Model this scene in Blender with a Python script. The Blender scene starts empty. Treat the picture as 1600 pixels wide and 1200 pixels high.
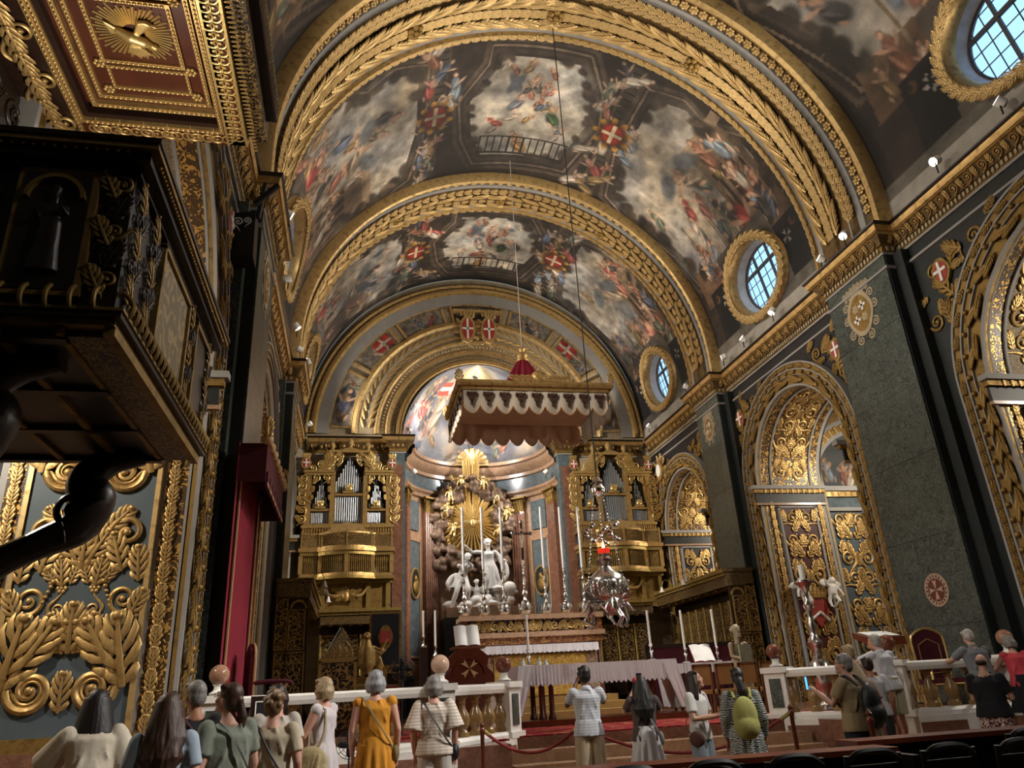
import bpy, bmesh, math, random
import numpy as np
from mathutils import Matrix, Vector
PI = math.pi
random.seed(7)
RNG = np.random.RandomState(11)
SC = bpy.context.scene
COL = SC.collection

# ------------------------------------------------------------------ camera
cd = bpy.data.cameras.new('camera')
cd.sensor_fit = 'HORIZONTAL'
cd.sensor_width = 36.0
cd.lens = 26.286
cd.clip_end = 300
cam = bpy.data.objects.new('camera', cd)
COL.objects.link(cam)
_yaw, _pitch, _roll = 0.21649, 0.38991, -0.05585
_fw = Vector((math.sin(_yaw) * math.cos(_pitch), math.cos(_yaw) * math.cos(_pitch), math.sin(_pitch)))
_rt = Vector((math.cos(_yaw), -math.sin(_yaw), 0))
_up = _rt.cross(_fw)
_r2 = _rt * math.cos(_roll) + _up * math.sin(_roll)
_u2 = -_rt * math.sin(_roll) + _up * math.cos(_roll)
cam.matrix_world = Matrix(((_r2.x, _u2.x, -_fw.x, -5.284), (_r2.y, _u2.y, -_fw.y, 0.0), (_r2.z, _u2.z, -_fw.z, 1.45), (0, 0, 0, 1)))
SC.camera = cam

# ------------------------------------------------------------------ world (daylight sky outside the round windows)
W = bpy.data.worlds.new('sky')
SC.world = W
W.use_nodes = True
_bg = W.node_tree.nodes['Background']
_bg.inputs[0].default_value = (0.36, 0.63, 1.0, 1)
_bg.inputs[1].default_value = 1.05

# ------------------------------------------------------------------ exposure
SC.view_settings.view_transform = 'Standard'
SC.view_settings.look = 'None'
SC.view_settings.exposure = 0.75
SC.view_settings.gamma = 1.0
SC.view_settings.use_curve_mapping = False
SC.cycles.use_denoising = True
SC.cycles.max_bounces = 6
SC.cycles.diffuse_bounces = 3
SC.cycles.glossy_bounces = 3
SC.cycles.transparent_max_bounces = 12
SC.cycles.sample_clamp_indirect = 3.0
SC.cycles.caustics_reflective = False
SC.cycles.caustics_refractive = False

# lamps of the church and added fill spots: (x, y, z, target, watts, cone degrees, colour) ; each gets a housing further down
WARM = (1.0, 0.90, 0.76)
NEUT = (1.0, 0.95, 0.90)
SPOTS = []
def spot(loc, target, watts, cone=70, col=WARM, blend=0.6, radius=0.12):
    l = bpy.data.lights.new('church_spotlight', 'SPOT')
    l.energy = watts
    l.color = col
    l.spot_size = math.radians(cone)
    l.spot_blend = blend
    l.shadow_soft_size = radius
    o = bpy.data.objects.new('church_spotlight', l)
    COL.objects.link(o)
    d = (Vector(target) - Vector(loc)).normalized()
    o.matrix_world = Matrix.Translation(Vector(loc) + d * 0.12) @ d.to_track_quat('-Z', 'Y').to_matrix().to_4x4()
    SPOTS.append((Vector(loc), d))
def bulb(loc, watts, col=WARM, radius=0.15):
    l = bpy.data.lights.new('chapel_lamp_light', 'POINT')
    l.energy = watts
    l.color = col
    l.shadow_soft_size = radius
    o = bpy.data.objects.new('chapel_lamp_light', l)
    COL.objects.link(o)
    o.location = loc
# floodlights on the cornice, aimed up at the vault across the nave
for (x, y, tx, ty, tz, w) in (
        (7.25, 9.6, -2.0, 12.5, 19.0, 900), (7.0, 15.6, -3.5, 17.5, 18.5, 900), (7.25, 20.6, -2.0, 20.5, 19.0, 700), (7.0, 24.8, -3.0, 26.5, 18.5, 600), (7.25, 29.4, -2.0, 28.5, 19.0, 500),
        (-7.25, 18.2, 3.5, 18.0, 18.5, 800), (-7.0, 23.6, 4.0, 21.5, 18.0, 600), (-7.25, 29.8, 4.0, 27.5, 18.0, 600), (-7.25, 9.0, 4.5, 14.0, 17.5, 1000)):
    spot((x, y, 12.0), (tx, ty, tz), w, 110, WARM)
# added fill floodlights, aimed down at the sanctuary, end wall, people, arches and pulpit
spot((7.2, 18.6, 11.95), (-0.5, 18.5, 0.8), 3200, 60, NEUT)
spot((-7.2, 21.0, 11.95), (0.8, 22.6, 2.5), 2600, 55, NEUT)
spot((7.2, 22.0, 11.95), (-5.6, 30.2, 7.2), 5200, 42, WARM)
spot((-7.2, 22.6, 11.95), (5.6, 30.2, 7.2), 5200, 42, WARM)
spot((6.9, 14.4, 11.95), (-3.0, 10.5, 0.5), 1500, 70, NEUT)
spot((7.2, 4.0, 11.95), (-5.2, 8.6, 1.0), 5000, 32, NEUT)
spot((7.2, 1.0, 11.95), (0.5, 10.5, 1.0), 4600, 50, NEUT)
spot((-7.2, 1.5, 11.95), (3.0, 11.5, 1.0), 2600, 40, NEUT)
spot((-7.0, 15.2, 11.95), (7.8, 19.0, 5.0), 1300, 75, WARM)
spot((7.2, 11.4, 11.95), (-9.0, 12.3, 3.2), 1500, 26, WARM)
spot((7.2, -2.0, 11.95), (-6.7, 4.0, 3.6), 1100, 18, NEUT)
# small lamp on the pulpit rail lighting the sounding board
spot((-6.75, 4.3, 4.2), (-6.75, 4.3, 5.6), 60, 130, WARM, 0.8, 0.05)
# lamps behind the apse arch
spot((-3.1, 31.2, 12.3), (0.6, 33.6, 14.0), 800, 120, NEUT)
spot((3.1, 31.2, 12.3), (-0.6, 33.6, 13.6), 800, 120, NEUT)
spot((-2.9, 31.3, 10.4), (0.2, 33.4, 7.5), 420, 80, NEUT)
spot((2.9, 31.3, 10.4), (-0.2, 33.4, 7.5), 420, 80, NEUT)
# lamps inside the side chapels
CHAPEL_LAMPS = []
for (x, y, z, w) in ((11.5, 19.0, 7.6, 300), (11.5, 9.4, 7.6, 300), (11.5, 28.0, 7.6, 260), (-11.6, 9.6, 6.6, 500), (-11.5, 19.7, 7.0, 250), (-11.5, 28.0, 7.0, 200)):
    bulb((x, y, z), w, WARM, 0.12)
    CHAPEL_LAMPS.append((x, y, z))
# ------------------------------------------------------------------ helpers
def tag(o, label=None, cat=None, group=None, kind=None):
    if label: o['label'] = label
    if cat: o['category'] = cat
    if group: o['group'] = group
    if kind: o['kind'] = kind
    return o

def thing(name, label, cat, loc=(0, 0, 0), rz=0.0, group=None):
    o = bpy.data.objects.new(name, None)
    o.empty_display_size = 0.1
    COL.objects.link(o)
    o.location = loc
    o.rotation_euler = (0, 0, rz)
    return tag(o, label, cat, group)

def link(name, mesh, parent=None, mw=None):
    o = bpy.data.objects.new(name, mesh)
    COL.objects.link(o)
    if parent is not None: o.parent = parent
    if mw is not None: o.matrix_local = mw
    return o

def dup(root, loc, rz=None, label=None, group=None, scale=None):
    def cp(o, parent):
        c = o.copy()
        COL.objects.link(c)
        c.parent = parent
        for ch in o.children: cp(ch, c)
        return c
    r = cp(root, None)
    r.location = loc
    if rz is not None: r.rotation_euler = (0, 0, rz)
    if scale is not None: r.scale = (scale, scale, scale)
    if label: r['label'] = label
    if group: r['group'] = group
    return r

def TRS(loc=(0, 0, 0), rot=(0, 0, 0), sc=(1, 1, 1)):
    from mathutils import Euler
    return Matrix.Translation(loc) @ Euler(rot).to_matrix().to_4x4() @ Matrix.Diagonal((sc[0], sc[1], sc[2], 1))

def frame(o, ex, ey, ez):
    """matrix with origin o and axes ex, ey, ez (already scaled)"""
    return Matrix(((ex[0], ey[0], ez[0], o[0]), (ex[1], ey[1], ez[1], o[1]), (ex[2], ey[2], ez[2], o[2]), (0, 0, 0, 1)))

class MB:
    def __init__(s):
        s.v = []; s.f = []; s.n = 0; s.mi = []; s.cur = 0
    def add(s, V, Fc, mw=None):
        V = np.asarray(V, float).reshape(-1, 3)
        if mw is not None:
            A = np.array(mw)
            V = V @ A[:3, :3].T + A[:3, 3]
        s.v.append(V)
        k = s.n
        s.f += [tuple(i + k for i in q) for q in Fc]
        s.mi += [s.cur] * len(Fc)
        s.n += len(V)
        return s
    def box(s, x0, x1, y0, y1, z0, z1, mw=None):
        V = [(x0, y0, z0), (x1, y0, z0), (x1, y1, z0), (x0, y1, z0), (x0, y0, z1), (x1, y0, z1), (x1, y1, z1), (x0, y1, z1)]
        return s.add(V, [(0, 3, 2, 1), (4, 5, 6, 7), (0, 1, 5, 4), (1, 2, 6, 5), (2, 3, 7, 6), (3, 0, 4, 7)], mw)
    def cbox(s, c, d, mw=None):
        return s.box(c[0] - d[0] / 2, c[0] + d[0] / 2, c[1] - d[1] / 2, c[1] + d[1] / 2, c[2] - d[2] / 2, c[2] + d[2] / 2, mw)
    def grid(s, P, closeu=False, closev=False, mw=None):
        P = np.asarray(P, float); a, b = P.shape[:2]
        F = []
        for i in range(a if closeu else a - 1):
            i2 = (i + 1) % a
            for j in range(b if closev else b - 1):
                j2 = (j + 1) % b
                F.append((i * b + j, i2 * b + j, i2 * b + j2, i * b + j2))
        return s.add(P.reshape(-1, 3), F, mw)
    def lathe(s, prof, n=16, c=(0, 0, 0), mw=None, sx=1.0, sy=1.0, caps=True):
        t = np.linspace(0, 2 * PI, n, endpoint=False)
        P = np.array([[(c[0] + r * sx * math.cos(a), c[1] + r * sy * math.sin(a), c[2] + z) for a in t] for r, z in prof])
        k = len(prof); F = []
        for i in range(k - 1):
            for j in range(n):
                j2 = (j + 1) % n
                F.append((i * n + j, i * n + j2, (i + 1) * n + j2, (i + 1) * n + j))
        if caps:
            if prof[0][0] > 1e-6: F.append(tuple(range(n - 1, -1, -1)))
            if prof[-1][0] > 1e-6: F.append(tuple((k - 1) * n + j for j in range(n)))
        return s.add(P.reshape(-1, 3), F, mw)
    def tube(s, pts, rad, n=8, caps=True, flat=1.0, mw=None, closed=False):
        P = np.asarray(pts, float); k = len(P)
        R = np.full(k, rad, float) if np.isscalar(rad) else np.asarray(rad, float)
        T = np.roll(P, -1, 0) - np.roll(P, 1, 0) if closed else np.gradient(P, axis=0)
        T /= np.linalg.norm(T, axis=1)[:, None] + 1e-12
        up = np.array([0, 0, 1.0]) if abs(T[0][2]) < 0.9 else np.array([1.0, 0, 0])
        a = np.cross(T[0], up); a /= np.linalg.norm(a)
        rings = []
        for i in range(k):
            a = a - T[i] * np.dot(a, T[i]); a /= np.linalg.norm(a) + 1e-12
            b = np.cross(T[i], a)
            ang = np.linspace(0, 2 * PI, n, endpoint=False)
            rings.append([P[i] + R[i] * (math.cos(t) * a + flat * math.sin(t) * b) for t in ang])
        G = np.array(rings)
        F = []
        for i in range(k if closed else k - 1):
            i2 = (i + 1) % k
            for j in range(n):
                j2 = (j + 1) % n
                F.append((i * n + j, i * n + j2, i2 * n + j2, i2 * n + j))
        if caps and not closed:
            F.append(tuple(range(n - 1, -1, -1))); F.append(tuple((k - 1) * n + j for j in range(n)))
        return s.add(G.reshape(-1, 3), F, mw)
    def sphere(s, c, r, n=10, m=7, mw=None):
        r = (r, r, r) if np.isscalar(r) else r
        V = [(c[0], c[1], c[2] - r[2])]
        for i in range(1, m):
            p = -PI / 2 + PI * i / m
            for j in range(n):
                t = 2 * PI * j / n
                V.append((c[0] + r[0] * math.cos(p) * math.cos(t), c[1] + r[1] * math.cos(p) * math.sin(t), c[2] + r[2] * math.sin(p)))
        V.append((c[0], c[1], c[2] + r[2]))
        F = [(0, 1 + (j + 1) % n, 1 + j) for j in range(n)]
        for i in range(m - 2):
            for j in range(n):
                j2 = (j + 1) % n
                F.append((1 + i * n + j, 1 + i * n + j2, 1 + (i + 1) * n + j2, 1 + (i + 1) * n + j))
        L = len(V) - 1; q = 1 + (m - 2) * n
        F += [(L, q + j, q + (j + 1) % n) for j in range(n)]
        return s.add(V, F, mw)
    def prism(s, poly, z0, z1, mw=None):
        """poly in local xy, extruded z0..z1"""
        n = len(poly)
        V = [(x, y, z0) for x, y in poly] + [(x, y, z1) for x, y in poly]
        F = [tuple(range(n - 1, -1, -1)), tuple(range(n, 2 * n))] + [(i, (i + 1) % n, n + (i + 1) % n, n + i) for i in range(n)]
        return s.add(V, F, mw)
    def sweep(s, prof, path, closep=False, caps=True):
        """prof: list of (a,b); path: list of (origin, A, B) vectors. closep: profile is closed"""
        prof = np.asarray(prof, float)
        G = np.array([[np.asarray(o, float) + p[0] * np.asarray(A, float) + p[1] * np.asarray(B, float) for p in prof] for o, A, B in path])
        k, n = G.shape[:2]
        F = []
        for i in range(k - 1):
            for j in range(n if closep else n - 1):
                j2 = (j + 1) % n
                F.append((i * n + j, i * n + j2, (i + 1) * n + j2, (i + 1) * n + j))
        if caps and closep:
            F.append(tuple(range(n - 1, -1, -1))); F.append(tuple((k - 1) * n + j for j in range(n)))
        return s.add(G.reshape(-1, 3), F)
    def mesh(s, name, mats, smooth=True, angle=40):
        me = bpy.data.meshes.new(name)
        V = np.concatenate(s.v) if s.v else np.zeros((0, 3))
        me.from_pydata(V.tolist(), [], s.f)
        if not isinstance(mats, (list, tuple)): mats = [mats]
        for m in mats: me.materials.append(m)
        if len(mats) > 1: me.polygons.foreach_set('material_index', s.mi)
        if smooth:
            me.polygons.foreach_set('use_smooth', [True] * len(me.polygons))
            me.set_sharp_from_angle(angle=math.radians(angle))
        me.update()
        return me
    def build(s, name, mats, parent=None, smooth=True, mw=None, angle=40):
        return link(name, s.mesh(name, mats, smooth, angle), parent, mw)

def struct(name, mb, m, **k):
    o = mb.build(name, m, **k)
    o['kind'] = 'structure'
    return o

WORK = bpy.data.scenes.new('remesh_work')     # scratch scene, removed at the end
def remesh(mb, name, mats, voxel=0.014, smooth=4, parent=None, mw=None, sub=0):
    """fuse overlapping closed shapes into one continuous surface"""
    me = mb.mesh(name + '_raw', mats, False)
    o = bpy.data.objects.new(name + '_tmp', me)
    WORK.collection.objects.link(o)
    r = o.modifiers.new('r', 'REMESH'); r.mode = 'VOXEL'; r.voxel_size = voxel
    if smooth:
        k = o.modifiers.new('s', 'SMOOTH'); k.iterations = smooth; k.factor = 0.5
    WORK.view_layers[0].update()
    dg = WORK.view_layers[0].depsgraph
    nm = bpy.data.meshes.new_from_object(o.evaluated_get(dg))
    nm.name = name
    bpy.data.objects.remove(o); bpy.data.meshes.remove(me)
    nm.materials.clear()
    for m in (mats if isinstance(mats, (list, tuple)) else [mats]): nm.materials.append(m)
    nm.polygons.foreach_set('use_smooth', [True] * len(nm.polygons))
    nm.update()
    return link(name, nm, parent, mw)

def catmull(P, k=6):
    P = [np.asarray(p, float) for p in P]
    Q = [2 * P[0] - P[1]] + P + [2 * P[-1] - P[-2]]
    out = []
    for i in range(1, len(Q) - 2):
        for j in range(k):
            t = j / k
            out.append(0.5 * ((2 * Q[i]) + (Q[i + 1] - Q[i - 1]) * t + (2 * Q[i - 1] - 5 * Q[i] + 4 * Q[i + 1] - Q[i + 2]) * t * t + (-Q[i - 1] + 3 * Q[i] - 3 * Q[i + 1] + Q[i + 2]) * t ** 3))
    out.append(P[-1])
    return np.array(out)

# ------------------------------------------------------------------ materials
def lin(c):
    return tuple((x / 12.92 if x <= 0.04045 else ((x + 0.055) / 1.055) ** 2.4) for x in c[:3])
def hexc(h):
    return lin(tuple(int(h[i:i + 2], 16) / 255 for i in (0, 2, 4)))

class NT:
    def __init__(s, name):
        s.m = bpy.data.materials.new(name); s.m.use_nodes = True
        s.t = s.m.node_tree; s.n = s.t.nodes; s.l = s.t.links
        s.b = s.n['Principled BSDF']
        s.tc = s.n.new('ShaderNodeTexCoord')
    def node(s, typ, ins=None, **props):
        n = s.n.new('ShaderNode' + typ)
        for k, v in props.items(): setattr(n, k, v)
        for k, v in (ins or {}).items():
            if hasattr(v, 'bl_idname') or 'NodeSocket' in type(v).__name__: s.l.new(v, n.inputs[k])
            else: n.inputs[k].default_value = v
        return n
    def coord(s, sc=(1, 1, 1), which='Object'):
        return s.node('Mapping', {'Vector': s.tc.outputs[which], 'Scale': sc}).outputs[0]
    def ramp(s, fac, stops):
        r = s.n.new('ShaderNodeValToRGB')
        s.l.new(fac, r.inputs[0])
        e = r.color_ramp.elements
        while len(e) < len(stops): e.new(0.5)
        for i, (p, c) in enumerate(stops):
            e[i].position = p; e[i].color = (c[0], c[1], c[2], 1) if not np.isscalar(c) else (c, c, c, 1)
        return r.outputs[0]
    def bump(s, h, strength=0.3, dist=0.02):
        b = s.node('Bump', {'Height': h, 'Strength': strength, 'Distance': dist})
        s.l.new(b.outputs[0], s.b.inputs['Normal'])
    def set(s, **k):
        for a, v in k.items():
            nm = {'col': 'Base Color', 'rough': 'Roughness', 'metal': 'Metallic', 'alpha': 'Alpha', 'ecol': 'Emission Color', 'estr': 'Emission Strength', 'trans': 'Transmission Weight', 'ior': 'IOR', 'sheen': 'Sheen Weight'}[a]
            if hasattr(v, 'bl_idname') or 'NodeSocket' in type(v).__name__: s.l.new(v, s.b.inputs[nm])
            else:
                if nm in ('Base Color', 'Emission Color'): v = (v[0], v[1], v[2], 1)
                s.b.inputs[nm].default_value = v
        return s

def plain(name, c, rough=0.5, metal=0.0, var=0.25, nsc=4.0, bump=0.0, bsc=30.0, c2=None):
    t = NT(name)
    no = t.node('TexNoise', {'Vector': t.coord(), 'Scale': nsc, 'Detail': 5.0})
    d = c2 or tuple(x * (1 - var) for x in c)
    t.set(col=t.ramp(no.outputs[0], [(0.3, d), (0.7, c)]), rough=rough, metal=metal)
    if bump:
        n2 = t.node('TexNoise', {'Vector': t.coord(), 'Scale': bsc, 'Detail': 3.0})
        t.bump(n2.outputs[0], bump, 0.02)
    return t.m

def gold(name, c, dark, rough=0.38, metal=0.75, nsc=6.0, bump=0.12, bsc=45.0):
    t = NT(name)
    no = t.node('TexNoise', {'Vector': t.coord(), 'Scale': nsc, 'Detail': 6.0, 'Roughness': 0.65})
    t.set(col=t.ramp(no.outputs[0], [(0.22, dark), (0.5, c)]), metal=metal)
    t.set(rough=t.ramp(no.outputs[0], [(0.3, rough + 0.2), (0.7, rough)]))
    if bump:
        n2 = t.node('TexNoise', {'Vector': t.coord(), 'Scale': bsc, 'Detail': 3.0})
        t.bump(n2.outputs[0], bump, 0.015)
    return t.m

def marble(name, base, mid, vein, sc=1.2, rough=0.22, amount=0.55):
    t = NT(name)
    co = t.coord()
    n1 = t.node('TexNoise', {'Vector': co, 'Scale': sc * 2.2, 'Detail': 8.0, 'Roughness': 0.7, 'Distortion': 1.2})
    n2 = t.node('TexNoise', {'Vector': co, 'Scale': sc * 5.0, 'Detail': 6.0, 'Roughness': 0.75, 'Distortion': 2.5})
    c1 = t.ramp(n1.outputs[0], [(0.3, base), (0.68, mid)])
    f = t.ramp(n2.outputs[0], [(0.485, 0.0), (0.502, amount), (0.52, 0.0)])
    mx = t.node('MixRGB', {'Fac': f, 'Color1': c1, 'Color2': (vein[0], vein[1], vein[2], 1)})
    t.set(col=mx.outputs[0], rough=rough)
    return t.m

def filigree(name, bg, fg, sc=6.0, metal=0.5, rough=0.4, width=0.2, depth=0.5, warp=0.25, stretch=(1, 1, 1), rings=14.0):
    """curling inlay lines: rings around scattered points, bent by noise"""
    t = NT(name)
    co = t.coord(stretch)
    no = t.node('TexNoise', {'Vector': co, 'Scale': sc * 0.9, 'Detail': 2.0})
    sub = t.node('VectorMath', {0: no.outputs[1], 1: (0.5, 0.5, 0.5)}, operation='SUBTRACT')
    scl = t.node('VectorMath', {0: sub.outputs[0], 'Scale': warp}, operation='SCALE')
    ad = t.node('VectorMath', {0: co, 1: scl.outputs[0]}, operation='ADD')
    vo = t.node('TexVoronoi', {'Vector': ad.outputs[0], 'Scale': sc})
    mu = t.node('Math', {0: vo.outputs['Distance'], 1: rings}, operation='MULTIPLY')
    si = t.node('Math', {0: mu.outputs[0]}, operation='SINE')
    f = t.ramp(si.outputs[0], [(0.5 - width, 0.0), (0.5 + width * 0.6, 1.0)])
    mx = t.node('MixRGB', {'Fac': f, 'Color1': (bg[0], bg[1], bg[2], 1), 'Color2': (fg[0], fg[1], fg[2], 1)})
    t.set(col=mx.outputs[0], rough=rough)
    mm = t.node('Math', {0: f, 1: metal}, operation='MULTIPLY')
    t.set(metal=mm.outputs[0])
    t.bump(f, depth, 0.02)
    return t.m

def paint_mat(name, attr='paint', rough=0.75):
    t = NT(name)
    a = t.node('Attribute', attribute_name=attr)
    no = t.node('TexNoise', {'Vector': t.coord(), 'Scale': 14.0, 'Detail': 6.0, 'Roughness': 0.7})
    fac = t.ramp(no.outputs[0], [(0.2, 0.75), (0.8, 1.12)])
    mx = t.node('MixRGB', {'Fac': 1.0, 'Color1': a.outputs[0], 'Color2': fac}, blend_type='MULTIPLY')
    t.set(col=mx.outputs[0], rough=rough)
    return t.m

M = {}
M['gold'] = gold('gilded_stone', hexc('c4a268'), hexc('5a4424'))
M['goldlight'] = gold('pale_gilding', hexc('cdae76'), hexc('75592f'), rough=0.38, metal=0.65)
M['golddark'] = gold('worn_gilding', hexc('94763f'), hexc('3a2c16'), rough=0.45, metal=0.6)
M['goldbright'] = gold('polished_gilding', hexc('dfbf7c'), hexc('94763c'), rough=0.3, metal=0.8)
M['brassdull'] = gold('dull_brass', hexc('a58c50'), hexc('5a4826'), rough=0.4, metal=0.7)
M['stone'] = plain('grey_limestone', hexc('a8a196'), 0.7, 0, 0.25, 3.0, 0.15)
M['stonewarm'] = plain('warm_limestone', hexc('b5a384'), 0.7, 0, 0.3, 3.0, 0.15)
M['stonegrey'] = plain('pale_grey_band', hexc('9a9793'), 0.6, 0, 0.15, 2.0, 0.1)
M['greenmarble'] = marble('dark_green_marble', hexc('171c19'), hexc('414943'), hexc('a4ada2'), 1.1, 0.32, 0.8)
M['blackmarble'] = marble('black_green_marble', hexc('0e1112'), hexc('1c2220'), hexc('48504c'), 1.0, 0.5, 0.25)
M['bluemarble'] = marble('blue_grey_marble', hexc('3d4a52'), hexc('66747a'), hexc('a0a8a8'), 1.5, 0.2, 0.35)
M['redmarble'] = marble('red_brown_marble', hexc('5a3a2c'), hexc('8d6350'), hexc('c0a08c'), 1.6, 0.22, 0.4)
M['pinkmarble'] = marble('pink_brown_marble', hexc('8a6a52'), hexc('b59274'), hexc('d8c2a8'), 1.6, 0.25, 0.4)
M['whitemarble'] = marble('white_marble', hexc('e3dfd6'), hexc('f1eee8'), hexc('b9b4aa'), 1.6, 0.28, 0.3)
M['whitestatue'] = plain('white_statue_marble', hexc('f3f1ec'), 0.4, 0, 0.06, 3.0)
M['tanmarble'] = marble('brown_breccia', hexc('6e5233'), hexc('a3824f'), hexc('d0b88c'), 3.0, 0.2, 0.5)
M['darkwood'] = plain('dark_walnut', hexc('2a1a12'), 0.35, 0, 0.35, 6.0, 0.05)
M['redwood'] = plain('polished_mahogany', hexc('6a2e18'), 0.3, 0, 0.4, 5.0)
M['midwood'] = plain('brown_oak', hexc('7a4f2a'), 0.4, 0, 0.35, 5.0)
M['blackwood'] = plain('ebony', hexc('0f0c0e'), 0.35, 0, 0.3, 5.0)
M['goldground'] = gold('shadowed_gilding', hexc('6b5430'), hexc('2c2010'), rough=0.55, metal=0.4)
M['inlay'] = filigree('gilt_inlay_on_walnut', hexc('1a100b'), hexc('a8884e'), 7.0)
M['inlayfine'] = filigree('fine_gilt_inlay', hexc('1d130c'), hexc('9a7d48'), 16.0)
M['damask'] = filigree('gold_damask', hexc('7a6844'), hexc('a8905c'), 6.0, 0.15, 0.5, 0.3, 0.15)
M['carvegold'] = filigree('carved_gilding', hexc('4a3216'), hexc('d2a558'), 7.0, 0.6, 0.38, 0.4, 1.0, 0.4, rings=11.0)
M['carvedark'] = filigree('carved_gilding_dark', hexc('1c1210'), hexc('b98f48'), 8.0, 0.6, 0.38, 0.35, 1.0, 0.4, rings=11.0)
M['carvestone'] = filigree('carved_grey_stone', hexc('6c5a3c'), hexc('a89472'), 12.0, 0.2, 0.6, 0.35, 0.5, 0.3)
M['bluepanel'] = plain('blue_grey_ground', hexc('536067'), 0.6, 0, 0.2, 2.0)
M['blackpanel'] = plain('dark_panel_ground', hexc('1d1a1c'), 0.55, 0, 0.3, 2.0)
M['redpanel'] = plain('dark_red_ground', hexc('4a1a14'), 0.55, 0, 0.3, 2.0)
M['redvelvet'] = plain('crimson_velvet', hexc('8c0f2c'), 0.85, 0, 0.25, 1.5, 0.1)
M['darkvelvet'] = plain('dark_crimson_velvet', hexc('4f0a1c'), 0.85, 0, 0.25, 2.0, 0.1)
M['goldbraid'] = plain('gold_braid', hexc('c9a377'), 0.6, 0.1, 0.2, 30.0, 0.2)
M['silver'] = plain('silver', hexc('d8d4d0'), 0.2, 1.0, 0.12, 8.0, 0.1, 40.0)
M['candle'] = plain('candle_wax', hexc('efece6'), 0.5, 0, 0.05)
M['linen'] = plain('white_linen', hexc('ecebee'), 0.85, 0, 0.06, 3.0, 0.08, 60.0)
M['lace'] = filigree('lace_edging', hexc('cfcbd0'), hexc('f2f0f2'), 30.0, 0.0, 0.9, 0.3, 0.2)
M['black'] = plain('black_paint', hexc('121214'), 0.5, 0, 0.1)
M['rope'] = plain('dark_cord', hexc('2a2422'), 0.8)
M['ropelight'] = plain('pale_cord', hexc('b8b2a8'), 0.8)
M['pipe'] = plain('organ_pipe_tin', hexc('8a9198'), 0.35, 0.7, 0.15, 5.0)
M['pipedark'] = plain('organ_dark', hexc('15110e'), 0.6)
M['redrope'] = plain('red_rope', hexc('8e2a26'), 0.8, 0, 0.3, 60.0, 0.3, 90)
M['chairgold'] = plain('chair_tan_fabric', hexc('a8834a'), 0.8, 0, 0.2)
M['crossgold'] = plain('cross_inlay', hexc('d9b27e'), 0.45)
M['red'] = plain('banner_red', hexc('a83a30'), 0.7)
M['paper'] = plain('paper', hexc('f0eee8'), 0.8, 0, 0.03)
def emis(name, c, s):
    t = NT(name); t.set(col=c, ecol=c, estr=s); return t.m
M['lampglow'] = emis('lamp_glow', (1, 0.95, 0.85), 12.0)
M['screen'] = emis('phone_screen', hexc('4aa0e8'), 1.2)
M['flame'] = emis('flame', (1.0, 0.35, 0.12), 8.0)
def glassmat():
    t = NT('window_glass')
    tr = t.node('BsdfTransparent', {'Color': (0.93, 0.96, 1.0, 1)})
    gl = t.node('BsdfGlossy', {'Roughness': 0.05})
    mx = t.node('MixShader', {0: 0.06, 1: tr.outputs[0], 2: gl.outputs[0]})
    t.l.new(mx.outputs[0], t.n['Material Output'].inputs[0])
    return t.m
M['glass'] = glassmat()
# ------------------------------------------------------------------ carved ornament, one mesh of each kind
def leaf_mesh(name, m, lobes=5, width=0.30, curl=0.28, tip=0.14, ang=0.95, th=1.0):
    """acanthus leaf: length 1 along +y, width along x, relief along +z; a midrib with curling leaflets"""
    mb = MB()
    def spine(u): return np.array((0, u if u < 0.9 else 0.9 + (u - 0.9) * 0.3, 0.10 + 0.12 * math.sin(PI * u) + curl * max(0, u - 0.6) ** 1.3 * 1.8))
    mb.tube([spine(u) for u in np.linspace(0, 1, 7)], [0.045, 0.05, 0.045, 0.04, 0.035, 0.03, 0.02], 5, flat=0.8)
    for i in range(lobes):
        f = i / (lobes - 1)
        u0 = 0.04 + 0.74 * f
        L = width * (math.sin(PI * (0.22 + 0.66 * f)) ** 0.8) * 1.5
        for sx in (-1, 1):
            an = ang - 0.45 * ang * f
            p0 = spine(u0) * np.array((1, 1, 0.75))
            d = np.array((sx * math.sin(an), math.cos(an), 0))
            q = np.array((sx * -0.25, 0.30, 0)) * L
            P = [p0, p0 + d * L * 0.45 + np.array((0, 0, 0.035)), p0 + d * L * 0.85 + q * 0.35 + np.array((0, 0, 0.01)), p0 + d * L * 1.0 + q * 0.8 + np.array((0, 0, -0.05))]
            mb.tube(P, [0.035 * th, 0.062 * th * (1.1 - 0.3 * f), 0.05 * th * (1.1 - 0.3 * f), 0.012 * th], 5, flat=0.7)
    mb.sphere(tuple(spine(1.0)), (tip * 0.5, tip * 0.45, tip * 0.4), 7, 5)
    return mb.mesh(name, m, True, 70)

def scroll_mesh(name, m, turns=1.6, tail=0.75, r=0.085, flat=1.0):
    """volute of outer radius about 0.5 around the origin with a tail running down -y"""
    P = []; R = []
    n = 34
    for i in range(n):
        t = i / (n - 1)
        a = t * turns * 2 * PI
        rad = 0.06 + 0.42 * t
        P.append((rad * math.cos(a), rad * math.sin(a), 0.10 - 0.05 * t)); R.append(r * (0.6 + 0.6 * t))
    a = turns * 2 * PI
    p0 = np.array(P[-1]); tan = np.array([-math.sin(a), math.cos(a), 0.0]); nrm = np.array([math.cos(a), math.sin(a), 0])
    for i in range(1, 8):
        t = i / 7
        P.append(tuple(p0 + tan * tail * t + nrm * 0.25 * tail * t * t)); R.append(r * 1.2 * (1 - 0.75 * t))
    mb = MB().tube(P, R, 6, flat=flat)
    mb.sphere((0, 0, 0.12), 0.10, 8, 5)
    return mb.mesh(name, m, True, 60)

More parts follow.
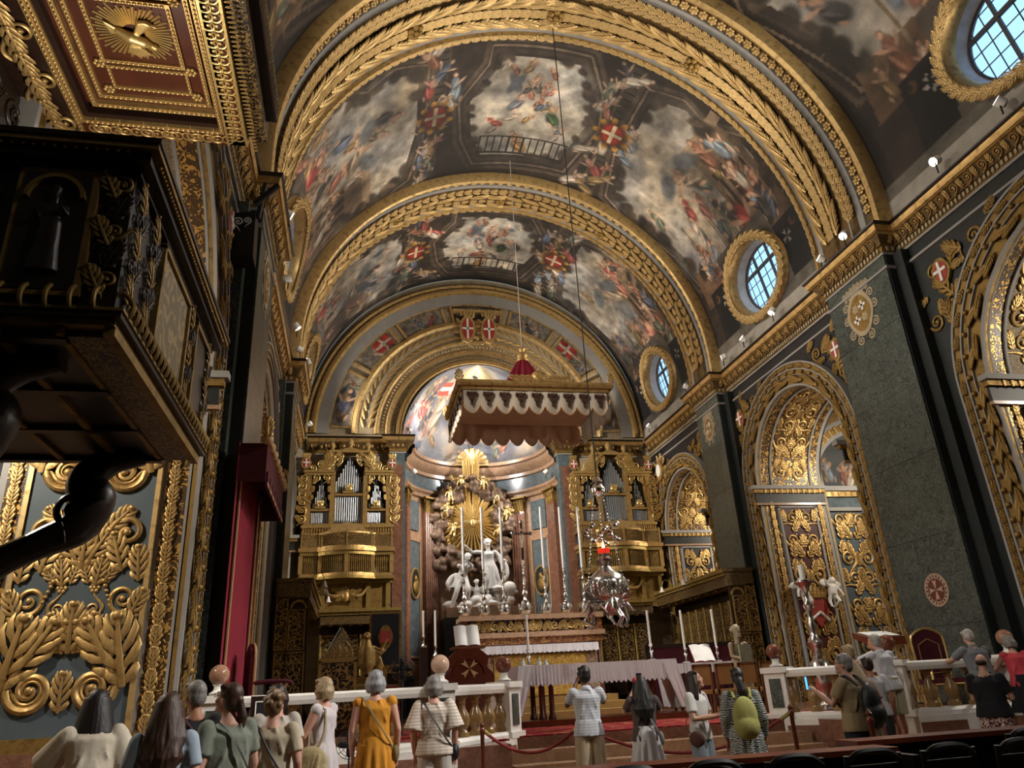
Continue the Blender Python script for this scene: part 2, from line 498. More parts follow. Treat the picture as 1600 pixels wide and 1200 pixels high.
def flower_mesh(name, m, petals=6):
    mb = MB()
    for i in range(petals):
        a = 2 * PI * i / petals
        mb.sphere((0.32 * math.cos(a), 0.32 * math.sin(a), 0.10), (0.2, 0.2, 0.14), 7, 5)
    mb.sphere((0, 0, 0.17), (0.18, 0.18, 0.16), 8, 5)
    return mb.mesh(name, m, True, 60)

def bead_mesh(name, m):
    return MB().sphere((0, 0, 0.3), (0.5, 0.5, 0.5), 8, 6).mesh(name, m)

def shield_mesh(name, m):
    mb = MB()
    o = [(math.cos(t) * 0.42 * (1 + 0.06 * math.cos(4 * t)), math.sin(t) * 0.55) for t in np.linspace(0, 2 * PI, 24, endpoint=False)]
    mb.prism(o, 0.0, 0.12)
    return mb.mesh(name, m)

def putto(name, m, parent=None, mw=None, wings=False, pose=0):
    """small plump child figure about 1 unit tall"""
    mb = MB()
    mb.sphere((0, 0, 0.88), (0.125, 0.13, 0.13), 12, 8)
    mb.sphere((0, -0.12, 0.87), (0.02, 0.025, 0.02))
    mb.tube([(0, 0, 0.42), (0, 0.01, 0.55), (0, 0, 0.70), (0, 0, 0.78)], [0.145, 0.15, 0.13, 0.06], 12)
    for s in (-1, 1):
        up = 0.25 if (pose + (s > 0)) % 2 else -0.2
        mb.tube([(0.12 * s, 0, 0.71), (0.24 * s, -0.04, 0.66 + up * 0.3), (0.33 * s, -0.12, 0.62 + up)], [0.06, 0.05, 0.035], 8)
        k = 0.10 * (pose % 3) * s
        mb.tube([(0.07 * s, 0, 0.44), (0.12 * s, -0.08 - k, 0.22), (0.10 * s, 0.03 + k, 0.02)], [0.085, 0.065, 0.04], 8)
        mb.sphere((0.10 * s, -0.04 + k, 0.02), (0.04, 0.07, 0.03))
        if wings:
            mb.sphere((0.22 * s, 0.12, 0.80), (0.2, 0.03, 0.13))
    return remesh(mb, name, m, 0.026, 2, parent, mw)

ORN = {}
for _k, _m in (('g', 'gold'), ('l', 'goldlight'), ('d', 'golddark'), ('b', 'goldbright'), ('w', 'whitestatue'), ('s', 'stonewarm'), ('r', 'red')):
    ORN['leaf' + _k] = leaf_mesh('acanthus_leaf', M[_m])
    ORN['palm' + _k] = leaf_mesh('palm_leaf', M[_m], 9, 0.20, 0.06, 0.05, 0.62, 0.62)
    ORN['scroll' + _k] = scroll_mesh('scroll', M[_m])
    ORN['flower' + _k] = flower_mesh('rosette', M[_m])
    ORN['bead' + _k] = bead_mesh('bead', M[_m])
    ORN['shield' + _k] = shield_mesh('shield', M[_m])

def place(kind, name, parent, fr, u, v, size, rot=0.0, mirror=False, thick=1.0):
    """fr(u,v)->(origin, eu, ev, en) unit axes on the carved surface"""
    o, eu, ev, en = [np.asarray(a, float) for a in fr(u, v)]
    c, s = math.cos(rot), math.sin(rot)
    ex = (eu * c + ev * s) * size * (-1 if mirror else 1)
    ey = (-eu * s + ev * c) * size
    return link(name, ORN[kind], parent, frame(o, ex, ey, en * size * thick))

def arms(parent, fr, u, v, s, k='d'):
    """small shield with a white cross on red"""
    place('shield' + k, 'shield', parent, fr, u, v, s, 0, False, 1.0); place('shieldr', 'shield_field', parent, fr, u, v, s * 0.75, 0, False, 1.5)
    o, eu, ev, en = [np.asarray(a, float) for a in fr(u, v)]
    link('shield_cross', CROSS, parent, frame(o + en * s * 0.15, eu * s, ev * s, en * s))
CROSS = MB().cbox((0, 0, 0), (0.12, 0.78, 0.06)).cbox((0, 0.04, 0), (0.60, 0.12, 0.06)).mesh('shield_cross', M['whitemarble'], False)
def plane_map(o, eu, ev, en):
    o, eu, ev, en = [np.asarray(a, float) for a in (o, eu, ev, en)]
    return lambda u, v: (o + eu * u + ev * v, eu, ev, en)

def candelabrum(parent, fr, w, h, k='g', cell=None, seed=0, depth=0.5):
    """mirrored acanthus and scroll relief filling a panel u in [-w/2,w/2], v in [0,h]"""
    rr = random.Random(seed)
    cell = cell or w * 0.75
    n = max(1, round(h / cell)); c = h / n
    def P(kind, nm, u, v, s, rot=0.0, both=True):
        place(kind + k, nm, parent, fr, u, v, s, rot, False, depth)
        if both: place(kind + k, nm, parent, fr, -u, v, s, -rot, True, depth)
    for i in range(n):
        v = i * c
        big = w * rr.uniform(0.40, 0.46)
        q = (i + seed) % 3
        if q == 0:
            P('scroll', 'scroll', w * 0.26, v + c * 0.30, big, 0.3)
            P('leaf', 'acanthus_leaf', w * 0.10, v + c * 0.30, c * 0.62, -0.35)
            P('leaf', 'acanthus_leaf', w * 0.42, v + c * 0.5, c * 0.5, 0.35)
            P('leaf', 'acanthus_leaf', 0, v + c * 0.05, c * 0.5, 0, False)
            P('flower', 'rosette', w * 0.32, v + c * 0.80, w * 0.16)
        elif q == 1:
            P('leaf', 'acanthus_leaf', w * 0.06, v + c * 0.02, c * 0.75, -0.62)
            P('leaf', 'acanthus_leaf', w * 0.34, v + c * 0.02, c * 0.70, 0.12)
            P('scroll', 'scroll', w * 0.30, v + c * 0.72, big * 0.85, 2.2)
            P('leaf', 'acanthus_leaf', w * 0.12, v + c * 0.55, c * 0.5, 0.7)
            P('flower', 'rosette', 0, v + c * 0.55, w * 0.2, 0, False)
        else:
            P('scroll', 'scroll', w * 0.20, v + c * 0.62, big * 0.8, 1.2)
            P('leaf', 'acanthus_leaf', w * 0.22, v + c * 0.05, c * 0.6, 0.5)
            P('leaf', 'acanthus_leaf', w * 0.40, v + c * 0.45, c * 0.55, -0.2)
            P('leaf', 'acanthus_leaf', 0, v + c * 0.3, c * 0.7, 0, False)
        for j in range(4):
            P('bead', 'bead', w * (0.16 + 0.035 * j), v + c * (0.93 - 0.05 * j), w * (0.035 + 0.008 * (3 - j)))

# ------------------------------------------------------------------ painted pictures as colour on dense surfaces
class Canvas:
    def __init__(s, u0, u1, v0, v1, nu, nv, base):
        s.u = np.linspace(u0, u1, nu); s.v = np.linspace(v0, v1, nv)
        s.U, s.V = np.meshgrid(s.u, s.v, indexing='ij')
        s.img = np.zeros((nu, nv, 3)) + np.array(base)
    def win(s, u0, u1, v0, v1):
        a, b = np.searchsorted(s.u, [u0, u1]); c, d = np.searchsorted(s.v, [v0, v1])
        return slice(max(a - 1, 0), b + 1), slice(max(c - 1, 0), d + 1)
    def blend(s, sl, mask, col):
        m = mask[..., None]
        s.img[sl] = s.img[sl] * (1 - m) + np.asarray(col) * m
    def ell(s, u, v, a, b, rot, col, al=1.0, soft=0.25):
        r = max(a, b) * (1 + soft)
        sl = s.win(u - r, u + r, v - r, v + r)
        du = s.U[sl] - u; dv = s.V[sl] - v
        c, q = math.cos(rot), math.sin(rot)
        d = np.sqrt(((du * c + dv * q) / a) ** 2 + ((-du * q + dv * c) / b) ** 2)
        s.blend(sl, np.clip((1 + soft - d) / (2 * soft), 0, 1) * al, col)
    def poly(s, pts, col, al=1.0, shade=None):
        P = np.array(pts, float)
        sl = s.win(P[:, 0].min(), P[:, 0].max(), P[:, 1].min(), P[:, 1].max())
        U, V = s.U[sl], s.V[sl]
        ins = np.zeros(U.shape, bool)
        n = len(P)
        for i in range(n):
            (x1, y1), (x2, y2) = P[i], P[(i + 1) % n]
            cr = ((y1 > V) != (y2 > V))
            ins ^= cr & (U < (x2 - x1) * (V - y1) / (y2 - y1 + 1e-12) + x1)
        s.blend(sl, ins * al, col)
        return sl, ins
    def mould(s, pts, grow, w, col):
        """painted moulding following an outline at a little distance"""
        P = np.array(pts, float); c = P.mean(0); Q = c + (P - c) * grow
        for i in range(len(Q)): s.line(*Q[i], *Q[(i + 1) % len(Q)], w, col)
    def line(s, u0, v0, u1, v1, w, col, al=1.0):
        du, dv = u1 - u0, v1 - v0
        L = math.hypot(du, dv) + 1e-9
        nu, nv = -dv / L * w / 2, du / L * w / 2
        s.poly([(u0 + nu, v0 + nv), (u1 + nu, v1 + nv), (u1 - nu, v1 - nv), (u0 - nu, v0 - nv)], col, al)
    def mottle(s, amt, cells, tint=(1, 1, 1)):
        n, m = s.U.shape
        f = np.zeros((n, m))
        for o in range(4):
            k = cells * 2 ** o
            ku = max(1, int(round(k * (s.u[-1] - s.u[0]) / (s.v[-1] - s.v[0]))))
            g = RNG.rand(ku + 2, k + 2)
            x = np.linspace(0, ku, n); y = np.linspace(0, k, m)
            xi = x.astype(int); yi = y.astype(int)
            fx = (x - xi)[:, None]; fy = (y - yi)[None, :]
            f += (g[xi][:, yi] * (1 - fx) * (1 - fy) + g[xi + 1][:, yi] * fx * (1 - fy) + g[xi][:, yi + 1] * (1 - fx) * fy + g[xi + 1][:, yi + 1] * fx * fy) / 2 ** (o + 1)
        f = (f - f.mean()) / (f.std() + 1e-9)
        s.img = np.clip(s.img * (1 + amt * f[..., None] * np.array(tint)), 0, 1)
    def figure(s, u, v, h, up, cloth, skin=(0.66, 0.52, 0.42), rr=random):
        """robed figure, h tall, 'up' = angle of the body axis in the picture"""
        c, q = math.cos(up), math.sin(up)
        def at(a, b): return (u + h * (a * -q + b * c), v + h * (a * c + b * q))
        def e(a, b, ra, rb, rot, col, al=1.0, soft=0.3):
            x, y = at(a, b); s.ell(x, y, h * rb, h * ra, up + rot, col, al, soft)
        cl = np.array(cloth); cl = cl * 0.72 + cl.mean() * 0.28; dk = cl * 0.55; lt = np.clip(cl * 1.25 + 0.06, 0, 1)
        k = rr.choice((-1, 1)); b = rr.uniform(-0.12, 0.12)
        e(0.02 * k, -0.28, 0.15, 0.26, 0.25 * k, dk)
        e(-0.02 * k, -0.26, 0.12, 0.24, 0.2 * k, cl)
        e(0.06 * k, -0.22, 0.03, 0.2, 0.3 * k, lt, 0.8)
        e(0.10 * k, -0.46, 0.035, 0.1, 0.4 * k, skin)
        e(0, 0.06, 0.105, 0.17, b, dk)
        e(-0.02, 0.07, 0.085, 0.155, b, skin if rr.random() < 0.4 else cl)
        e(0.15 * k, 0.08, 0.035, 0.15, 0.9 * k, skin)
        e(-0.14 * k, 0.06, 0.035, 0.14, -0.6 * k, np.array(skin) * 0.85)
        e(0.02 * k, 0.03, 0.03, 0.16, 0.5 * k, lt, 0.7)
        e(0.03 * k, 0.29, 0.062, 0.075, 0, np.array(skin) * 0.5)
        e(0.04 * k, 0.28, 0.05, 0.062, 0, skin)

CLOTH = [(0.55, 0.22, 0.18), (0.30, 0.34, 0.42), (0.52, 0.40, 0.22), (0.62, 0.56, 0.48), (0.36, 0.38, 0.30), (0.50, 0.30, 0.20), (0.66, 0.60, 0.52), (0.24, 0.22, 0.22), (0.58, 0.34, 0.26), (0.42, 0.46, 0.50)]

def paint_mesh(name, P, canvas, m, keep=None):
    """grid P (nu,nv,3) carrying the canvas as vertex colour"""
    nu, nv = P.shape[:2]
    idx = np.arange(nu * nv).reshape(nu, nv)
    q = np.stack([idx[:-1, :-1], idx[1:, :-1], idx[1:, 1:], idx[:-1, 1:]], -1).reshape(-1, 4)
    if keep is not None: q = q[keep[:-1, :-1].reshape(-1)]
    me = bpy.data.meshes.new(name)
    me.vertices.add(nu * nv)
    me.vertices.foreach_set('co', P.reshape(-1).astype(np.float32))
    me.loops.add(len(q) * 4)
    me.loops.foreach_set('vertex_index', q.reshape(-1).astype(np.int32))
    me.polygons.add(len(q))
    me.polygons.foreach_set('loop_start', (np.arange(len(q)) * 4).astype(np.int32))
    me.polygons.foreach_set('use_smooth', np.ones(len(q), bool))
    me.update(calc_edges=True)
    img = canvas.img
    lin_ = np.where(img <= 0.04045, img / 12.92, ((img + 0.055) / 1.055) ** 2.4)
    a = me.color_attributes.new('paint', 'FLOAT_COLOR', 'POINT')
    rgba = np.ones((nu * nv, 4), np.float32); rgba[:, :3] = lin_.reshape(-1, 3)
    a.data.foreach_set('color', rgba.reshape(-1))
    me.materials.append(m)
    me.validate()
    return me
M['fresco'] = paint_mat('fresco')
# ------------------------------------------------------------------ the room
XF, XW, ZC = 7.4, 7.85, 11.74          # pilaster face, wall face, top of cornice
ZV, RV, RR = 12.3, 7.6, 7.4            # vault centre height, vault and rib radius
PIL = [(0.6, 3.0), (13.8, 16.2), (23.2, 25.0)]
BAYS = [(3.0, 13.8, 9.5, 3.55, 2.75, 7.05), (16.2, 23.2, 19.7, 3.2, 2.45, 7.3), (25.0, 31.0, 28.0, 2.75, 2.1, 7.45)]
BAYSL = [(3.0, 13.8, 8.95, 4.1, 3.3, 6.6)] + BAYS[1:]      # the pulpit side has one wider arch
XR = 10.1                              # inner end of the arch reveals
def xr_of(s, bi): return 10.6 if s < 0 and bi == 0 else XR
FL = 0.72                              # sanctuary floor

struct('floor', MB().box(-16, 16, -14, 36, -0.3, 0.0), marble('floor_marble', hexc('3a2c24'), hexc('6b5443'), hexc('a08a70'), 0.8, 0.2))
mb = MB()
for i, (y, z) in enumerate(((12.45, 0.18), (12.9, 0.36), (13.35, 0.54))): mb.box(-2.75, 2.75, y, 15, 0, z)
st = struct('floor', mb, M['pinkmarble']); st['label'] = 'marble steps rising to the altar platform'
mb = MB().box(-XW, XW, 13.8, 35.2, 0, FL).box(-XW, -2.9, 12.3, 13.8, 0, FL).box(2.9, XW, 12.3, 13.8, 0, FL)
struct('floor', mb, M['redmarble'])

def arch_pts(yc, R, zs, n=28, z0=0.0):
    P = [(yc - R, z0)] + [(yc - R * math.cos(t), zs + R * math.sin(t)) for t in np.linspace(0, PI, n)] + [(yc + R, z0)]
    return P

# profile of the main cornice: (outwards, z) by material
CORN = [('stonegrey', [(0.0, 11.02), (0.05, 11.02), (0.05, 11.08)]), ('golddark', [(0.05, 11.08), (0.07, 11.10), (0.07, 11.22), (0.13, 11.24)]),
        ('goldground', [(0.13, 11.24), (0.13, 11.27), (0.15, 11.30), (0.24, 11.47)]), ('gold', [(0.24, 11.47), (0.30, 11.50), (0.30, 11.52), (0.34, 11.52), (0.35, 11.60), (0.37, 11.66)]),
        ('darkwood', [(0.37, 11.66), (0.41, 11.70), (0.42, ZC), (-0.25, ZC)])]
FRIEZE = [('redpanel', [(-0.01, 10.72), (0.0, 11.02)]), ('stonegrey', [(0.0, 10.62), (0.06, 10.64), (0.06, 10.70), (0.0, 10.72)])]

def cornice_path(s):
    """plan polyline of the wall face from behind the camera to the end wall, with offset directions"""
    pts = [(XW, -13.0)]
    for a, b in PIL: pts += [(XW, a), (XF, a), (XF, b), (XW, b)]
    pts.append((XW, 31.0))
    out = []
    for i, p in enumerate(pts):
        nx = ny = 0.0
        for q, r in ((i - 1, i), (i, i + 1)):
            if 0 <= q and r < len(pts):
                dx, dy = pts[r][0] - pts[q][0], pts[r][1] - pts[q][1]
                if abs(dy) > abs(dx): nx = -1.0
                else: ny = -1.0 if dx < 0 else 1.0
        if i == len(pts) - 1: ny = -1.0
        out.append(((s * p[0], p[1], 0.0), (s * nx, ny, 0.0), (0, 0, 1.0)))
    return out

def sweep_bands(bands, path, name, parent=None, struct_=True):
    mb = MB(); mats = []
    for m, prof in bands:
        if M[m] not in mats: mats.append(M[m])
        mb.cur = mats.index(M[m])
        mb.sweep(prof, path)
    o = mb.build(name, mats, parent)
    if struct_ and parent is None: o['kind'] = 'structure'
    return o

def side_map(s, x):
    """frame on a plane facing the nave: u = y, v = z"""
    return lambda u, v: ((s * x, u, v), (0, 1, 0), (0, 0, 1), (-s, 0, 0))

def side(s):
    nm = 'right' if s > 0 else 'left'
    # wall pieces with arched openings
    for bi, (y0, y1, yc, Ro, Ri, zs) in enumerate(BAYS if s > 0 else BAYSL):
        mb = MB()
        X = s * XW
        XR = xr_of(s, bi)
        mb.add([(X, y0, 0), (X, yc - Ri, 0), (X, yc - Ri, 11.02), (X, y0, 11.02), (X, yc + Ri, 0), (X, y1, 0), (X, y1, 11.02), (X, yc + Ri, 11.02)], [(0, 1, 2, 3), (4, 5, 6, 7)])
        A = arch_pts(yc, Ri, zs)[1:-1]
        mb.grid([[(X, y, z), (X, y, 11.02)] for y, z in A])
        w = struct('wall_' + nm, mb, M['blackpanel'] if bi else M['blackmarble'], smooth=False)
        # spandrel carving
        for sg in (-1, 1):
            fr = side_map(s, XW - 0.02)
            yb = yc + sg * (Ro * 0.86)
            for (dy, z, sz, rot) in ((0.0, zs + Ro * 0.62, 0.75, 0.5), (0.25, zs + Ro * 0.45, 0.6, 0.1), (-0.55, zs + Ro * 0.86, 0.6, 0.9), (-0.15, zs + Ro * 0.80, 0.55, -0.4), (0.15, zs + Ro * 0.76, 0.5, 0.0)):
                place('leafd', 'acanthus_leaf', w, fr, yb + sg * dy, z, sz, -sg * rot, sg < 0, 0.5)
            for q in range(7):
                for dr in (0.24, 0.62, 1.0):
                    t = math.radians(26 + 7.5 * q); R_ = Ro + dr; y_ = yc + sg * R_ * math.cos(t); z_ = zs + R_ * math.sin(t)
                    if z_ < 10.45 and y0 + 0.35 < y_ < y1 - 0.35: place('leafd' if (q + int(dr * 10)) % 3 else 'scrolld', 'acanthus_leaf' if (q + int(dr * 10)) % 3 else 'scroll', w, fr, y_, z_, 0.42, q * 1.3 + dr * 3, sg < 0, 0.5)
            arms(w, fr, yb + sg * 0.12, zs + Ro * 0.80, 0.62)
        # archivolt: moulding bands round the opening, carried down to the floor
        path = []
        hs = zs
        P = [(yc - 1.0, 0.0, -1)] if False else None
        pth = [((X, yc, 0.0), (0, -1, 0), (-s, 0, 0)), ((X, yc, hs), (0, -1, 0), (-s, 0, 0))]
        for t in np.linspace(0, PI, 40): pth.append(((X, yc, hs), (0, -math.cos(t), math.sin(t)), (-s, 0, 0)))
        pth += [((X, yc, hs), (0, 1, 0), (-s, 0, 0)), ((X, yc, 0.0), (0, 1, 0), (-s, 0, 0))]
        d = Ro - Ri
        q = lambda f: Ri + d * f
        bands = [('stonegrey', [(q(1.0), 0.0), (q(1.0), 0.2), (q(0.93), 0.2), (q(0.93), 0.16)]), ('golddark', [(q(0.93), 0.16), (q(0.70), 0.16)]), ('stonegrey', [(q(0.70), 0.16), (q(0.70), 0.19), (q(0.65), 0.19), (q(0.65), 0.14)]),
                 ('golddark', [(q(0.65), 0.14), (q(0.47), 0.14)]), ('stonegrey', [(q(0.47), 0.14), (q(0.47), 0.16), (q(0.44), 0.16), (q(0.44), 0.10)]),
                 ('golddark', [(q(0.44), 0.10), (q(0.08), 0.10)]), ('stonegrey', [(q(0.08), 0.10), (q(0.08), 0.12), (q(0.0), 0.12), (q(0.0), 0.06)]), ('golddark', [(q(0.0), 0.06), (q(0.0), -0.02)])]
        ar = sweep_bands(bands, pth, 'archivolt')
        def arm(off):
            def f(a, r):   # a: arc parameter in metres along radius Ri (negative = down the jamb), r: 0..1 across
                R = q(r)
                if 0 <= a <= PI:
                    t = a
                    o = (X - s * off, yc - R * math.cos(t), hs + R * math.sin(t)); tg = (0, math.sin(t), math.cos(t)); rad = (0, -math.cos(t), math.sin(t))
                elif a < 0:
                    o = (X - s * off, yc - R, hs + a * 2.0); tg = (0, 0, 1); rad = (0, -1, 0)
                else:
                    o = (X - s * off, yc + R, hs - (a - PI) * 2.0); tg = (0, 0, -1); rad = (0, 1, 0)
                return o, rad, tg, (-s, 0, 0)
            return f
        low = -hs / 2.0 * 0.93
        n1 = int((PI - 2 * low) * 2 / 0.30) if (s > 0 or bi == 0) else 0
        for i in range(n1):
            a = low + (PI - 2 * low) * i / n1
            if s < 0 and not (1.6 < a): continue
            place('leafd', 'acanthus_leaf', ar, arm(0.16), a, 0.82, 0.34, 0, False, 0.8)
            if i % 2 == 0: place('palmd', 'palm_leaf', ar, arm(0.10), a, 0.25, 0.62, 0.2, False, 0.9)
            if i % 2 == 0: place('palmd', 'palm_leaf', ar, arm(0.10), a + 0.07, 0.25, 0.62, -0.2, True, 0.9)
            place('beadd', 'bead', ar, arm(0.14), a, 0.56, 0.13, 0, False, 1.0)
        # reveal of the arch: jambs and intrados
        P = arch_pts(yc, Ri, zs, 40, -0.0)
        mb = MB(); mats = [M['carvestone'], M['stonegrey'], M['carvegold']]
        secs = ((XW, XW + 0.06, 1), (XW + 0.06, XW + 0.38, 2), (XW + 0.38, XW + 0.44, 1), (XW + 0.44, XR - 0.44, 2 if bi else 0), (XR - 0.44, XR - 0.38, 1), (XR - 0.38, XR - 0.12, 2), (XR - 0.12, XR, 1))
        for a, b, mi in secs:
            mb.cur = mi
            mb.grid([[(s * a, y, z), (s * b, y, z)] for y, z in P])
        rv = mb.build('wall_' + nm, mats); rv['kind'] = 'structure'
        rv['label'] = 'gilded stone lining of the side chapel arch'
        # impost cornice at the springing
        def jamb_box(sg, z0, z1, o, m, nme='impost'):
            y = yc + sg * Ri
            b = MB().box(min(s * (XW - 0.22 - o), s * XR), max(s * (XW - 0.22 - o), s * XR), min(y + sg * 0.02, y - sg * o), max(y + sg * 0.02, y - sg * o), z0, z1)
            return b.build(nme, M[m], rv, smooth=False)
        for sg in ((-1, 1) if s > 0 else (1,)):
            jamb_box(sg, zs - 0.10, zs + 0.02, 0.20, 'stonegrey')
            jamb_box(sg, zs - 0.22, zs - 0.10, 0.13, 'golddark')
            jamb_box(sg, zs - 0.55, zs - 0.22, 0.05, 'blackmarble')
            jamb_box(sg, zs - 0.62, zs - 0.55, 0.09, 'pinkmarble')
            y = yc + sg * Ri - sg * 0.13
            fr = (lambda y, sg: (lambda u, v: ((s * u, y, v), (1, 0, 0), (0, 0, 1), (0, -sg, 0))))(y, sg)
            if sg > 0:
                for i in range(11): place('leafg', 'acanthus_leaf', rv, fr, XW + 0.05 + 0.2 * i, zs - 0.24, 0.17, 0, False, 0.6)
        # carved panel on the far jamb (the one turned to the camera)
        y = yc + Ri
        w = XR - XW - 0.86
        gm = 'bluepanel' if bi == 0 else ('redpanel' if bi == 1 else 'blackpanel')
        xm = (XW + XR) / 2
        pan = MB().box(s * xm - w / 2 + 0.04, s * xm + w / 2 - 0.04, y - 0.05, y + 0.02, 0.9 if bi else 0.2, zs - 0.68).build('panel_ground', M[gm], rv, smooth=False)
        mb = MB()
        for (a, b, c, d2) in ((-w / 2, w / 2, zs - 0.72, zs - 0.66), (-w / 2, -w / 2 + 0.07, 0.2, zs - 0.68), (w / 2 - 0.07, w / 2, 0.2, zs - 0.68)):
            mb.box(s * xm + a, s * xm + b, y - 0.09, y + 0.02, c, d2)
        mb.build('panel_frame', M['stonegrey' if bi else 'goldlight'], rv, smooth=False)
        fr = plane_map((s * xm, y - 0.05, 0.0), (1, 0, 0), (0, 0, 1), (0, -1, 0))
        if s > 0 or bi == 0:
            if not (s < 0 and bi == 0):
                candelabrum(rv, lambda u, v: fr(u, v + 0.95), w - 0.1, zs - 1.7, 'g', seed=bi + 1, cell=0.85, depth=0.55)
            for u0 in (XW + 0.25, XR - 0.25):
                for i in range(int((zs - 1.2) / 0.3)):
                    place('leafg', 'acanthus_leaf', rv, plane_map((s * u0, y - 0.01, 0), (1, 0, 0), (0, 0, 1), (0, -1, 0)), 0, 0.8 + 0.3 * i, 0.33, 0, False, 0.5)
            # intrados carving on the far half
            def inm(u, v, yc=yc, Ri=Ri, zs=zs):
                t = v / Ri      # 0 at the springing of the far side
                return ((s * (xm + u), yc + Ri * math.cos(t), zs + Ri * math.sin(t)), (s, 0, 0), (0, -math.sin(t), math.cos(t)), (0, -math.cos(t), -math.sin(t)))
            if s > 0:
                candelabrum(rv, lambda u, v: inm(u, v + 0.3), w - 0.05, Ri * 1.45, 'g', seed=bi + 2, cell=0.75, depth=0.5)
                for u0 in (-w / 2 - 0.02, w / 2 + 0.02):
                    mb = MB()
                    mb.sweep([(-0.03, 0), (-0.03, 0.04), (0.03, 0.04), (0.03, 0)], [(inm(u0, v)[0], inm(u0, v)[1], inm(u0, v)[3]) for v in np.linspace(0.02, Ri * PI * 0.95, 30)])
                    mb.build('panel_frame', M['stonegrey'], rv)
    # pilasters: faced with dark green marble slabs
    for pi_, (a, b) in enumerate(PIL):
        mb = MB().box(min(s * XF, s * (XW + 0.3)), max(s * XF, s * (XW + 0.3)), a, b, 0, 11.04)
        p = mb.build('pilaster', M['blackmarble'], smooth=False); p['kind'] = 'structure'
        zz = [0.75, 2.3, 4.2, 6.0, 7.6, 9.3, 11.02]
        for i in range(len(zz) - 1):
            c = a + (b - a) * (0.45 + 0.15 * ((i * 7 + pi_) % 3 - 1)) if i in (1, 4) else None
            cells = [(a, b)] if c is None else [(a, c), (c, b)]
            for (ya, yb) in cells:
                x0, x1 = s * (XF - 0.025), s * (XF + 0.02)
                MB().box(min(x0, x1), max(x0, x1), ya + 0.004, yb - 0.004, zz[i] + 0.004, zz[i + 1] - 0.004).build('marble_slab', M['greenmarble'], p, smooth=False)
            for (fy, sg) in ((a, -1), ):
                MB().box(min(s * (XF + 0.02), s * XW), max(s * (XF + 0.02), s * XW), a - 0.02, a + 0.01, zz[i] + 0.004, zz[i + 1] - 0.004).build('marble_slab', M['blackmarble'], p, smooth=False)
        MB().box(min(s * (XF - 0.1), s * XW), max(s * (XF - 0.1), s * XW), a - 0.1, b + 0.1, 0, 0.75).build('pilaster_base', M['blackmarble'], p, smooth=False)
        # inner step of the pier beside the pilaster
        for (ya, yb) in ((a - 0.32, a), (b, b + 0.32)):
            MB().box(min(s * (XF + 0.22), s * (XW + 0.2)), max(s * (XF + 0.22), s * (XW + 0.2)), ya, yb, 0, 11.02).build('pier_step', M['greenmarble' if s < 0 else 'blackmarble'], p, smooth=False)
        # coat of arms inlay on the pilaster
        if pi_:
            k = (b - a) / 2.4
            fr = side_map(s, XF - 0.03)
            ym, zm = (a + b) / 2 + 0.05, 10.05
            t = 'coat_of_arms'
            place('shields', t, p, fr, ym, zm, 1.15 * k, 0, False, 0.12)
            place('shieldd', t, p, fr, ym, zm, 0.9 * k, 0, False, 0.25)
            for sx, sz in ((-0.14, 0.16), (0.14, -0.16)):
                mb = MB()
                for rr_ in (0, PI / 2): mb.cbox((0, 0, 0), (0.26 * k, 0.07 * k, 0.02), TRS((0, 0, 0), (0, 0, rr_)))
                mb.build('cross_inlay', M['whitemarble'], p, mw=frame((s * (XF - 0.06), ym + sx * k, zm + sz * k), (0, 1, 0), (0, 0, 1), (-s, 0, 0)))
                place('flowers', 'rosette', p, lambda u, v: ((s * (XF - 0.05), u, v), (0, 1, 0), (0, 0, 1), (-s, 0, 0)), ym - sx * k, zm + sz * k, 0.24 * k, 0, False, 0.2)
            for i in range(7):
                place('leafs', 'crown_point', p, fr, ym + (i - 3) * 0.13 * k, zm + 0.55 * k - 0.02 * abs(i - 3), 0.30 * k, -0.1 * (i - 3), False, 0.2)
            for sg in (-1, 1):
                for (dy, dz, ro) in ((0.5, 0.35, -0.6), (0.55, 0.0, -1.6), (0.45, -0.45, -2.4), (0.2, -0.7, -2.9)):
                    place('scrolls', 'ribbon', p, fr, ym + sg * dy * k, zm + dz * k, 0.26 * k, ro * sg, sg < 0, 0.15)
    # main cornice
    path = cornice_path(s)
    co = sweep_bands(CORN, path, 'trim_cornice'); co['kind'] = 'structure'
    sweep_bands(FRIEZE, [q for q in path], 'frieze', co)
    fl = MB()
    segs = [(path[i][0], path[i + 1][0]) for i in range(len(path) - 1)]
    for (p0, p1) in segs:
        L = math.hypot(p1[0] - p0[0], p1[1] - p0[1])
        if max(p0[1], p1[1]) < 5: continue
        ey = np.array([(p1[0] - p0[0]) / L, (p1[1] - p0[1]) / L, 0])
        if abs(ey[1]) > 0.5: en = np.array([-s, 0, 0])
        else: en = np.array([0, -1.0 if (p1[0] - p0[0]) * s < 0 else 1.0, 0])
        tv = (en * 0.46 + np.array((0, 0, 1.0))) / 1.1; tn = (en - np.array((0, 0, 0.46))) / 1.1
        fr = (lambda p0, ey, en, tv, tn: (lambda u, v: (np.array(p0) + ey * u + en * (0.15 + (v - 11.28) * 0.45) + np.array((0, 0, v)), ey, tv, tn)))(p0, ey, en, tv, tn)
        n = max(1, int(L / 0.21))
        for i in range(n):
            u = (i + 0.5) * L / n
            yy = p0[1] + ey[1] * u
            if yy < 6: continue
            if i % 2: place('leafg', 'acanthus_leaf', co, fr, u, 11.27, 0.25, 0, False, 1.0)
            else: place('scrollg', 'scroll', co, fr, u, 11.38, 0.23, 0.6, False, 1.0)
        m = max(1, int(L / 0.12))
